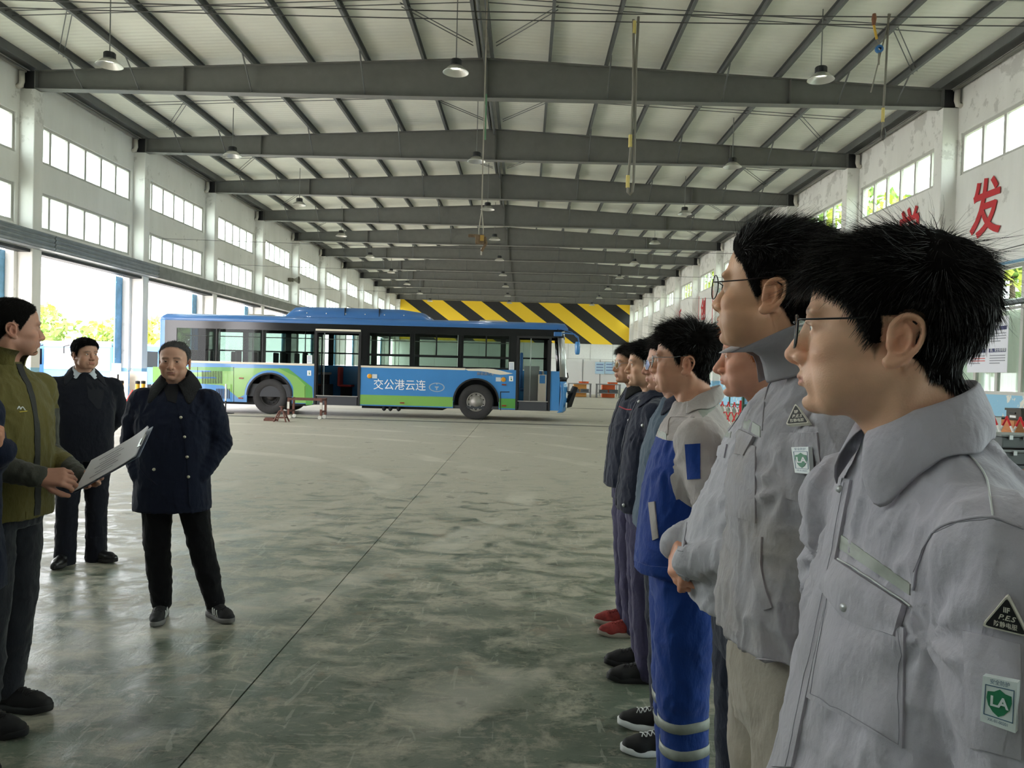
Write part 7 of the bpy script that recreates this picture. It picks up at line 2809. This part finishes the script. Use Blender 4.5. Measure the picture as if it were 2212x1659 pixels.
def workman_three():
    p = dict(full=0.8, width=1.02, jaw=1.05, skin=(214, 156, 130), stubble=0.25, nose=1.15, seed=31, root=0.5, hair_root=(0.25, 0.12, 0.04),
             hair=hair_cfg(H_orange, style(0.03, 0.012, 0.012, 0.03), 5000, cap=mat('orange_hair_base', (150, 78, 26), 0.9), top_thick=0.008, side_thick=0.004))
    arms = {1: [(0.19, 0.014, 1.352), (0.262, -0.01, 1.12), (0.085, -0.205, 1.06)], -1: [(-0.19, 0.014, 1.352), (-0.262, -0.01, 1.12), (-0.070, -0.215, 1.07)]}
    hp = {1: dict(dir=(-0.9, -0.25, -0.22), back=(0.1, -0.9, 0.35), pose=dict(curl=(0.7, 0.7, 0.4))), -1: dict(dir=(0.85, -0.12, -0.38), back=(-0.1, -0.9, 0.3), pose=dict(curl=(0.4, 0.5, 0.4)))}
    P = Person((0.662, 2.13), math.radians(-92), 1.745, 'stout workman with dyed orange hair in pale grey jacket, hands clasped over his belly', arms=arms, handp=hp, p=p, vox=0.0034, head=(0.04, 0, math.radians(-14)))
    eyes(P.H, P.t)
    P.jacket(C_grey3, vox=0.008, hem=0.93, belly=0.028, ease=0.018, fold=0.006, seed=12, fscale=1.2, lean=0.03)
    jk = P.jk
    P.collar(C_grey3, 'down', stand=0.028, fall=0.055, flare=0.042, phi0=2.7, rx=0.068, ry=0.070, c=(0, 0.03, 1.468), tilt=0.42, tip=0.03, tip_out=0.012)
    P.trousers(C_navytr, seed=14, wide=1.02)
    for s in (-1, 1):
        P.shoe(s, M_matblk, M_matblk, m_lace=M_matblk)
    P.patch('reflective_strip', [(1556, 925), (1580, 932), (1578, 946), (1552, 940)], C_refl, jk, 0.0012, 4, 5)
    P.patch('pocket_flap', [(1536, 952), (1572, 960), (1566, 990), (1528, 978)], C_grey3, jk, 0.004, 5, 6, puff=0.002)
    P.stud('snap_button', (1542, 977), 0.006, C_snap, jk, 0.008)
    P.line('pocket_seam', [(1503, 1072), (1525, 1082), (1548, 1090)], 0.0015, C_grey3, jk)
    P.patch('placket', [[(1560, 900), (1510, 1000), (1475, 1110), (1464, 1190)], [(1570, 904), (1521, 1002), (1487, 1112), (1476, 1192)]], C_grey3, jk, 0.003, 4, 20)
    P.patch('cuff', [(1452, 1232), (1490, 1250), (1482, 1282), (1446, 1258)], C_grey3, jk, 0.003, 4, 5)
    return P


def workman_four():
    p = dict(full=0.1, width=0.97, jaw=0.98, skin=(212, 160, 132), stubble=0.15, nose=1.0, cheek=1.08, seed=41, hairline=dict(front=0.060, temple=0.032, side=0.000, back=-0.080),
             hair=hair_cfg(H_black, style(0.050, 0.016, 0.020, 0.046, forward=0.55, lift=0.65, back_up=0.5, fall=0.1, crown=0.5), 8000, 5, stray=300, top_thick=0.022, side_thick=0.005, tuft=0.5, clump_amt=0.55))
    P = Person((0.565, 2.65), math.radians(-95), 1.735, 'workman in beige and royal blue jacket with blue trousers and thin glasses', arms=ARMS_BACK, handp=HANDS_BACK, p=p, vox=0.0034, head=(-0.02, 0, math.radians(-13)))
    eyes(P.H, P.t)
    glasses(P.H, P.t, 'square', mat('silver_frame', (170, 172, 176), 0.25, 0.9), M_lens, 0.98)

    def zone(L_):
        w = sstep(0.175, 0.205, np.abs(L_[:, 0]))
        return (1.345 - 0.21 * w) - L_[:, 2]
    P.jacket(C_two, vox=0.008, hem=0.90, belly=0.004, ease=0.022, fold=0.0048, seed=17, fscale=1.2, zones=dict(blue_zone=zone), flare=0.004, lean=0.05)
    jk = P.jk
    P.collar(cloth('beige_collar_cloth', (178, 170, 166)), 'down', stand=0.030, fall=0.052, flare=0.042, phi0=2.2, rx=0.068, ry=0.070, c=(0, 0.03, 1.470), tilt=0.40, tip=0.012, tip_out=0.008)
    P.patch('collar_tip', [(1392, 885), (1438, 893), (1417, 926), (1404, 912)], C_bluetr, jk, 0.008, 6, 6, puff=0.004)
    P.trousers(C_bluetr, seed=19, wide=1.10, ankle=0.070, length=0.03)
    for s in (-1, 1):
        P.band('reflective_band', s, 0.425, 0.032, C_refl, P.t)
        P.band('reflective_band', s, 0.340, 0.032, C_refl, P.t)
        P.shoe(s, M_matblk, M_signwhite, m_lace=M_matblk)
    P.patch('reflective_strip', [(1508, 888), (1548, 862), (1556, 874), (1518, 902)], C_refl, jk, 0.0012, 4, 8)
    P.patch('reflective_strip', [(1418, 924), (1440, 937), (1440, 950), (1417, 938)], C_refl, jk, 0.0012, 4, 6)
    P.patch('sleeve_pocket', [(1480, 960), (1513, 958), (1513, 1034), (1486, 1036)], C_bluetr, jk, 0.003, 6, 6)
    P.patch('pocket_welt', [(1402, 1085), (1415, 1083), (1423, 1162), (1411, 1167)], cloth('beige_collar_cloth', (178, 170, 166)), jk, 0.004, 8, 4)
    P.patch('waistband', [[(1360, 1205), (1400, 1222), (1458, 1226)], [(1357, 1222), (1400, 1243), (1456, 1248)]], C_bluetr, jk, 0.004, 4, 12, puff=0.002)
    P.line('armhole_seam', [(1442, 940), (1446, 905), (1462, 900), (1500, 902)], 0.002, cloth('beige_collar_cloth', (178, 170, 166)), jk)
    return P


def workman_five():
    p = dict(full=0.3, skin=(216, 162, 136), nose=1.1, stubble=0.15, lips=1.15, seed=51, hair=hair_cfg(H_black, style(0.03, 0.012, 0.012, 0.03), 4000))
    P = Person((0.635, 3.28), math.radians(-94), 1.73, 'workman in dark jacket with pale many-sided glasses, mostly hidden by the man in blue', arms=ARMS_BACK, handp=HANDS_BACK, p=p, vox=0.004, head=(0.0, 0, math.radians(6)))
    eyes(P.H, P.t)
    glasses(P.H, P.t, 'hex', mat('silver_frame', (170, 172, 176), 0.25, 0.9), glass_mat('violet_lens', (240, 236, 246), 0.35, 0.05), 1.0)
    P.jacket(cloth('slate_blue_cloth', (88, 104, 120), var=0.15), vox=0.0095, hem=0.92, ease=0.018, seed=22, lean=0.05)
    P.collar(C_navy, 'down', c=(0, 0.03, 1.470), tilt=0.42, phi0=2.6, rx=0.068, ry=0.070, flare=0.042)
    P.trousers(C_navytr, seed=23, vox=0.011)
    for s in (-1, 1):
        P.shoe(s, M_matblk, M_signwhite, m_lace=M_signwhite, yaw=s * 0.1)
    return P


def workman_six():
    p = dict(full=0.4, skin=(224, 174, 142), nose=1.0, stubble=0.08, seed=61, hairline=dict(front=0.056, temple=0.028, side=-0.006, back=-0.085),
             hair=hair_cfg(H_black, style(0.042, 0.022, 0.022, 0.045, forward=0.6, lift=0.45, fall=0.15), 6000, 4, top_thick=0.018, side_thick=0.008))
    P = Person((0.655, 4.02), math.radians(-92), 1.735, 'workman in dark navy work suit with snap buttons, black shoes, hair over his brow', arms=ARMS_BACK, handp=HANDS_BACK, p=p, vox=0.004, head=(0.0, 0, math.radians(4)))
    eyes(P.H, P.t)
    P.jacket(C_navy, vox=0.0092, hem=0.86, ease=0.020, seed=27, lean=0.07, fscale=1.2)
    P.collar(C_navy, 'down', c=(0, 0.03, 1.470), tilt=0.42, phi0=2.7, rx=0.068, ry=0.070, flare=0.042, tip=0.03, tip_out=0.012)
    P.trousers(C_purple, seed=28, vox=0.011)
    for s in (-1, 1):
        P.shoe(s, M_matblk, M_matblk, m_lace=M_matblk)
    for q in ((1381, 868), (1389, 919), (1348, 1091)):
        P.stud('snap_button', q, 0.009, mat('bright_snap', (225, 225, 222), 0.3, 0.3), P.jk, 0.008)
    P.front_strip('placket', -0.022, 0.022, 0.88, 1.43, C_navy, P.jk)
    P.line('red_piping', [(1372, 858), (1380, 856), (1388, 858)], 0.004, mat('red_piping', (168, 50, 64), 0.7), P.jk)
    return P


def workman_seven():
    p = dict(full=0.4, skin=(218, 164, 132), nose=1.0, stubble=0.1, seed=71, hairline=dict(front=0.060, temple=0.030, side=-0.004, back=-0.085),
             hair=hair_cfg(H_dark, style(0.036, 0.02, 0.02, 0.036, forward=0.5, lift=0.4, fall=0.2), 5000, 4))
    P = Person((0.665, 4.70), math.radians(-88), 1.745, 'workman in dark navy work suit with red piping and red shoes, farthest in the row', arms=ARMS_BACK, handp=HANDS_BACK, p=p, vox=0.0042, head=(0.0, 0, math.radians(12)))
    eyes(P.H, P.t)
    glasses(P.H, P.t, 'round', mat('silver_frame', (170, 172, 176), 0.25, 0.9), M_lens, 1.0)
    P.jacket(C_navy, vox=0.0092, hem=0.88, ease=0.022, seed=31, lean=0.06, fscale=1.2)
    P.collar(mat('black_pile_collar', (20, 20, 22), 0.95, bump=0.6, bscale=120), 'down', c=(0, 0.03, 1.474), tilt=0.40, phi0=2.7, rx=0.070, ry=0.072, flare=0.046, stand=0.04, fall=0.06, tip=0.02, tip_out=0.014, thick=0.006)
    P.trousers(C_purple, seed=33, vox=0.011)
    rd = mat('dark_red_knit', (132, 44, 40), 0.85, var=0.3, vscale=30)
    for s in (-1, 1):
        P.shoe(s, rd, mat('dirty_white_sole', (150, 140, 130), 0.8), m_lace=rd)
    P.front_strip('placket', -0.022, 0.022, 0.90, 1.43, C_navy, P.jk)
    P.line('red_piping', [(1338, 858), (1326, 880), (1318, 905)], 0.004, mat('red_piping', (168, 50, 64), 0.7), P.jk)
    P.line('red_piping', [(1338, 878), (1352, 884), (1368, 885)], 0.004, mat('red_piping', (168, 50, 64), 0.7), P.jk)
    P.stud('snap_button', (1359, 908), 0.009, mat('bright_snap', (225, 225, 222), 0.3, 0.3), P.jk, 0.008)
    return P


# ------------------------------------------------------------------ the men facing the row
C_coat = cloth('navy_coat_cloth', (24, 30, 48), var=0.15, sheen=0.05)
C_suit = cloth('black_suit_cloth', (20, 22, 32), var=0.12, sheen=0.08)
C_blacktr = cloth('black_trouser_cloth', (16, 16, 19), var=0.15, sheen=0.05)
C_greytr = cloth('charcoal_trouser_cloth', (38, 40, 46), var=0.15)
C_olive = cloth('olive_jacket_cloth', (98, 90, 46), zones=(('grey_zone', (70, 70, 62)),), var=0.15)
C_fur = mat('black_pile_collar', (20, 20, 22), 0.95, bump=0.6, bscale=120)
M_shoeblk = mat('black_shoe_leather', (20, 20, 22), 0.35)


def man_coat():
    p = dict(full=-0.1, width=1.10, jaw=0.96, head_scale=1.02, skin=(206, 158, 134), stubble=0.28, nose=1.15, cheek=1.15, seed=81, brow=0.9, eye_open=0.0033, hair_root=(0.07, 0.065, 0.06), root=0.85, hairline=dict(front=0.084, temple=0.058, side=0.004, back=-0.08), lip=(150, 92, 84),
             hair=hair_cfg(H_grey, style(0.020, 0.006, 0.006, 0.018, forward=-0.2, lift=0.5, fall=-0.5), 5000, 3, top_thick=0.008, side_thick=0.001, tuft=0.3, cap=mat('grey_hair_base', (62, 60, 60), 0.9)))
    arms = {1: [(0.195, 0.016, 1.352), (0.258, 0.065, 1.10), (0.175, -0.060, 0.915)], -1: [(-0.195, 0.016, 1.352), (-0.262, 0.060, 1.10), (-0.175, -0.070, 0.915)]}
    hp = {s: dict(dir=(-s * 0.25, -0.1, -0.9), back=(s, -0.2, 0), pose=dict(curl=(0.5, 0.6, 0.4))) for s in (-1, 1)}
    legs = {1: [(0.088, 0, 0.90), (0.165, -0.01, 0.50), (0.262, 0.02, 0.09)], -1: [(-0.088, 0, 0.90), (-0.088, -0.01, 0.50), (-0.060, 0.02, 0.09)]}
    P = Person((-2.125, 4.64), math.radians(8), 1.685, 'man in long navy coat with black fur collar, hands in his pockets, facing the camera', p=p, vox=0.0034, arms=arms, handp=hp, legs=legs, head=(0.02, 0, math.radians(4)))
    eyes(P.H, P.t, (0.1, -1, 0.0))
    P.jacket(C_coat, vox=0.008, hem=0.69, belly=0.004, ease=0.034, fold=0.0045, seed=42, flare=0.016, cuff=0.058, fscale=1.1, wide=1.02)
    jk = P.jk
    P.collar(C_fur, 'down', stand=0.045, fall=0.085, flare=0.070, phi0=2.75, rx=0.078, ry=0.080, c=(0, 0.024, 1.482), tilt=0.42, tip=0.060, tip_out=0.01, thick=0.012)
    P.patch('sweater', [(352, 832), (388, 832), (380, 872), (362, 866)], mat('black_knit', (22, 22, 26), 0.95), jk, 0.003, 5, 5)
    P.patch('placket', [[(382, 872), (396, 935), (404, 1000), (410, 1112)], [(404, 868), (416, 935), (422, 1000), (426, 1110)]], C_coat, jk, 0.004, 4, 18)
    for q in ((391, 902), (399, 944), (404, 987), (407, 1030), (333, 1014), (481, 1010)):
        P.stud('snap_button', q, 0.009, mat('pale_brass_snap', (205, 200, 180), 0.3, 0.6), jk, 0.01)
    P.line('pocket_seam', [(300, 1008), (318, 1030), (340, 1048)], 0.003, C_coat, jk)
    P.trousers(C_blacktr, seed=45, vox=0.009, ankle=0.058, length=0.10, wide=1.02)
    for s in (-1, 1):
        P.shoe(s, mat('black_trainer_knit', (26, 26, 28), 0.8), mat('grey_sole', (112, 110, 108), 0.7), yaw=(0.75 if s > 0 else 0.12), m_lace=M_matblk, stripes=mat('white_stripe', (222, 222, 220), 0.5))
    return P


def man_suit():
    p = dict(full=0.9, width=1.03, jaw=1.08, skin=(196, 148, 124), stubble=0.1, nose=1.0, seed=91, eye_open=0.0032, hairline=dict(front=0.062, temple=0.034, side=-0.006, back=-0.08),
             hair=hair_cfg(H_black, style(0.026, 0.010, 0.010, 0.024, forward=0.1, lift=0.45, fall=-0.3, part=0.3), 4000, 3, top_thick=0.016, side_thick=0.005))
    arms = {1: [(0.20, 0.016, 1.352), (0.250, 0.08, 1.11), (0.110, 0.165, 0.93)], -1: [(-0.20, 0.016, 1.352), (-0.250, 0.08, 1.11), (-0.110, 0.165, 0.95)]}
    hp = {s: dict(dir=(-s * 0.8, 0.12, -0.3), back=(0.0, 1.0, 0.2), pose=dict(curl=(0.5, 0.6, 0.4))) for s in (-1, 1)}
    P = Person((-3.39, 5.86), math.radians(38), 1.725, 'stout man in black suit jacket and pale shirt collar, hands behind his back', p=p, vox=0.0042, arms=arms, handp=hp, head=(0.0, 0, math.radians(22)))
    eyes(P.H, P.t, (0.3, -1, 0.0))
    P.jacket(C_suit, vox=0.0092, hem=0.80, belly=0.026, ease=0.022, fold=0.003, seed=52, flare=0.006, wide=1.04)
    jk = P.jk
    P.collar(C_suit, 'down', stand=0.026, fall=0.050, flare=0.050, phi0=2.45, rx=0.080, ry=0.078, tilt=0.45, tip=0.07, tip_out=0.012, c=(0, 0.026, 1.466))
    P.collar(cloth('pale_shirt_cloth', (206, 212, 220), sheen=0), 'down', stand=0.034, fall=0.046, flare=0.024, phi0=2.92, rx=0.066, ry=0.066, tilt=0.45, tip=0.022, tip_out=0.006, c=(0, 0.030, 1.470), name='shirt_collar')
    P.patch('sweater', [[(186, 812), (216, 835), (226, 818)], [(190, 860), (216, 890), (224, 850)]], mat('charcoal_knit', (26, 27, 34), 0.95), jk, 0.002, 5, 6)
    P.trousers(C_suit, seed=55, vox=0.009, wide=1.06, length=0.03, ankle=0.072)
    for s in (-1, 1):
        P.shoe(s, M_shoeblk, mat('dark_sole', (34, 32, 32), 0.8), yaw=(0.62 if s > 0 else -0.5), m_lace=None)
    return P


def man_olive():
    p = dict(full=0.1, skin=(186, 136, 114), stubble=0.25, nose=1.08, seed=101, root=0.9, hairline=dict(front=0.072, temple=0.046, side=0.004, back=-0.080),
             hair=hair_cfg(H_black, style(0.010, 0.005, 0.005, 0.010, forward=0.5, lift=0.6), 6000, 2, top_thick=0.005, side_thick=0.001, tuft=0.12, w=0.0014))
    arms = {1: [(0.190, 0.010, 1.352), (0.235, 0.02, 1.08), (0.125, -0.235, 0.985)], -1: [(-0.190, 0.010, 1.352), (-0.225, 0.00, 1.10), (-0.135, -0.255, 1.030)]}
    hp = {-1: dict(dir=(0.25, -0.95, -0.02), back=(-0.85, 0.0, 0.55), pose=dict(curl=(0.75, 0.75, 0.5), thumb=(0.25, 0.3))), 1: dict(dir=(-0.10, -0.95, 0.10), back=(0.8, -0.1, -0.45), pose=dict(curl=(0.5, 0.5, 0.35), thumb=(0.2, 0.2)))}
    legs = {1: [(0.088, 0.02, 0.90), (0.095, 0.02, 0.50), (0.10, 0.06, 0.09)], -1: [(-0.088, 0, 0.90), (-0.098, -0.02, 0.50), (-0.104, 0.0, 0.09)]}
    P = Person((-2.22, 3.26), math.radians(84), 1.82, 'man in olive and grey hooded jacket reading from a clipboard, head turned away', p=p, vox=0.0034, arms=arms, handp=hp, legs=legs, head=(0.02, 0, math.radians(54)))
    eyes(P.H, P.t)

    def zone(L_):
        return np.maximum(np.minimum(np.abs(L_[:, 0]) - 0.20, 1.27 - L_[:, 2]), np.minimum(-0.155 - L_[:, 1], 1.2 - L_[:, 2]))
    P.jacket(C_olive, vox=0.008, hem=0.84, ease=0.010, fold=0.0045, seed=62, zones=dict(grey_zone=zone), fscale=1.15, cuff=0.042)
    jk = P.jk
    P.collar(cloth('olive_collar_cloth', (96, 88, 44)), 'up', stand=0.080, flare=0.040, phi0=2.85, rx=0.078, ry=0.080, tilt=0.30, tip=0.0, tip_out=0.02)
    # hood lying on the back
    S = SDF()
    S.ell((0, 0.135, 1.40), (0.12, 0.055, 0.085), 0.02, P.B).ell((0, 0.10, 1.46), (0.10, 0.05, 0.04), 0.03, P.B)
    P.garment('hood', S, 0.008, cloth('dark_olive_cloth', (78, 76, 58)), 0.004, 5)[0]
    P.trousers(C_greytr, seed=65, vox=0.009, ankle=0.060, length=0.10)
    for s in (-1, 1):
        P.shoe(s, mat('black_knit_shoe', (24, 23, 25), 0.8), M_matblk, yaw=(0.0 if s > 0 else -0.05), m_lace=M_matblk)
    P.front_strip('zip', -0.016, 0.016, 0.85, 1.46, mat('dark_zip', (30, 30, 28), 0.7), jk)
    P.front_strip('hem_band', -0.17, 0.17, 0.845, 0.875, C_olive, jk, 0.002)
    # small stitched peaks on the chest
    P.line('chest_emblem', [(37, 884), (41, 878), (44, 884), (48, 879), (54, 886)], 0.0022, M_signwhite, jk)
    P.line('chest_emblem', [(41, 890), (50, 889), (58, 888)], 0.002, mat('emblem_yellow', (200, 176, 60), 0.6), jk)
    return P


def man_edge():
    p = dict(full=0.3, skin=(186, 130, 104), seed=111, hair=hair_cfg(H_black, style(0.02, 0.01, 0.01, 0.02), 3000, 3))
    arms = {-1: [(-0.195, 0.016, 1.352), (-0.26, 0.06, 1.11), (-0.15, -0.15, 1.22)], 1: [(0.195, 0.016, 1.352), (0.26, 0.08, 1.12), (0.12, -0.15, 1.22)]}
    hp = {-1: dict(dir=(0.35, -0.55, 0.75), back=(-0.6, -0.6, -0.2), pose=dict(curl=(0.9, 0.9, 0.6))), 1: dict(dir=(-0.3, -0.35, 0.85), back=(0.5, -0.7, 0), pose=dict(curl=(0.8, 0.8, 0.5)))}
    P = Person((-2.125, 2.74), math.radians(80), 1.72, 'man in long navy coat cut off by the picture edge, hand raised to his chest', p=p, vox=0.004, arms=arms, handp=hp, head=(0.0, 0, math.radians(30)))
    eyes(P.H, P.t)
    P.jacket(C_coat, vox=0.0092, hem=0.70, belly=0.004, ease=0.034, fold=0.0045, seed=72, flare=0.020, cuff=0.056)
    P.collar(C_fur, 'down', stand=0.045, fall=0.085, flare=0.062, phi0=2.75, rx=0.074, ry=0.078, c=(0, 0.028, 1.472), tilt=0.42, tip=0.05, tip_out=0.01, thick=0.012)
    P.front_strip('placket', -0.026, 0.026, 0.72, 1.42, C_coat, P.jk)
    for q in ((18, 1144), (29, 1227), (41, 1309)):
        P.stud('snap_button', q, 0.009, mat('pale_brass_snap', (205, 200, 180), 0.3, 0.6), P.jk, 0.01)
    P.trousers(C_blacktr, seed=75, vox=0.011)
    for s in (-1, 1):
        P.shoe(s, M_matblk, M_matblk, m_lace=M_matblk)
    return P


def man_hidden():
    p = dict(full=0.3, skin=(190, 134, 106), seed=121, hair=hair_cfg(H_black, style(0.02, 0.01, 0.01, 0.02), 3000, 3))
    P = Person((-2.76, 3.84), math.radians(86), 1.68, 'man hidden behind the olive jacket, only his cream trainer showing', p=p, vox=0.004)
    eyes(P.H, P.t)
    P.jacket(C_suit, vox=0.011, hem=0.84, ease=0.02, seed=82)
    P.collar(C_suit, 'down', c=(0, 0.03, 1.470), tilt=0.42)
    P.trousers(C_greytr, seed=85, vox=0.010)
    cr = mat('cream_trainer', (206, 196, 170), 0.7)
    for s in (-1, 1):
        P.shoe(s, cr, mat('cream_sole', (190, 180, 158), 0.7), m_lace=cr)
    return P


W1 = workman_one()
W2 = workman_two()
W3 = workman_three()
W4 = workman_four()
W5 = workman_five()
W6 = workman_six()
W7 = workman_seven()
L1 = man_coat()
L2 = man_suit()
L3 = man_olive()
L4 = man_edge()
L5 = man_hidden()

# ------------------------------------------------------------------ clipboard in the reader's hands
def clipboard():
    # corners in the photograph: far end with the clip to the right, near end in the hands
    a, b = at(150, 1048, 3.14), at(210, 1010, 3.40)
    tr, br = at(300, 938, 3.38), at(330, 970, 3.10)
    c = (a + b + tr + br) / 4
    u = (tr + br) / 2 - (a + b) / 2
    L_ = np.linalg.norm(u)
    u /= L_
    w = np.array([-0.20, 0.86, 0.46])
    w -= u * (w @ u)
    w /= np.linalg.norm(w)
    n = np.cross(u, w)
    if n[2] < 0:
        n = -n
    t = thing('clipboard', c, 'clipboard with white sheets and a steel clip held in both hands', 'clipboard')
    M = np.eye(4)
    M[:3, 0], M[:3, 1], M[:3, 2] = u, w, n
    M4 = Matrix(M.tolist())
    hl, hw = 0.165, 0.115

    def T(o):
        o.data.transform(M4)
        return o
    T(MB().box((-hl, -hw, -0.003), (hl, hw, 0.0)).build('board', mat('blue_grey_board', (96, 104, 122), 0.5), t))
    x = np.linspace(-hl + 0.004, hl - 0.012, 14)
    for k in range(3):
        G = [[(xx, y, 0.0015 + 0.0012 * k + 0.012 * max(0, (xx - 0.02) / hl) ** 2 * (1 + 0.3 * k) * (1 if y > 0 else 0.5) + 0.004 * max(0, -xx / hl - 0.5)) for xx in x] for y in np.linspace(-hw + 0.004, hw - 0.004, 5)]
        T(MB().grid(np.array(G)).build('sheet', mat('white_sheet', (226, 226, 230), 0.7), t, smooth=True))
    ink = mat('faint_ink', (150, 150, 162), 0.8)
    for i in range(7):
        yy = -0.07 + i * 0.022
        T(MB().box((-0.10 + 0.02 * (i % 3), yy, 0.0055), (0.02 + 0.02 * (i % 2), yy + 0.003, 0.0060)).build('text_line', ink, t))
    T(MB().box((hl - 0.026, -0.045, 0.006), (hl - 0.006, 0.045, 0.012)).build('clip', M_silver, t, bevel=0.002))
    T(MB().tube([(hl - 0.012, -0.03, 0.012), (hl + 0.012, -0.028, 0.026), (hl + 0.012, 0.028, 0.026), (hl - 0.012, 0.03, 0.012)], 0.0025, 6).build('clip_lever', M_silver, t, smooth=True))
    return t


clipboard()
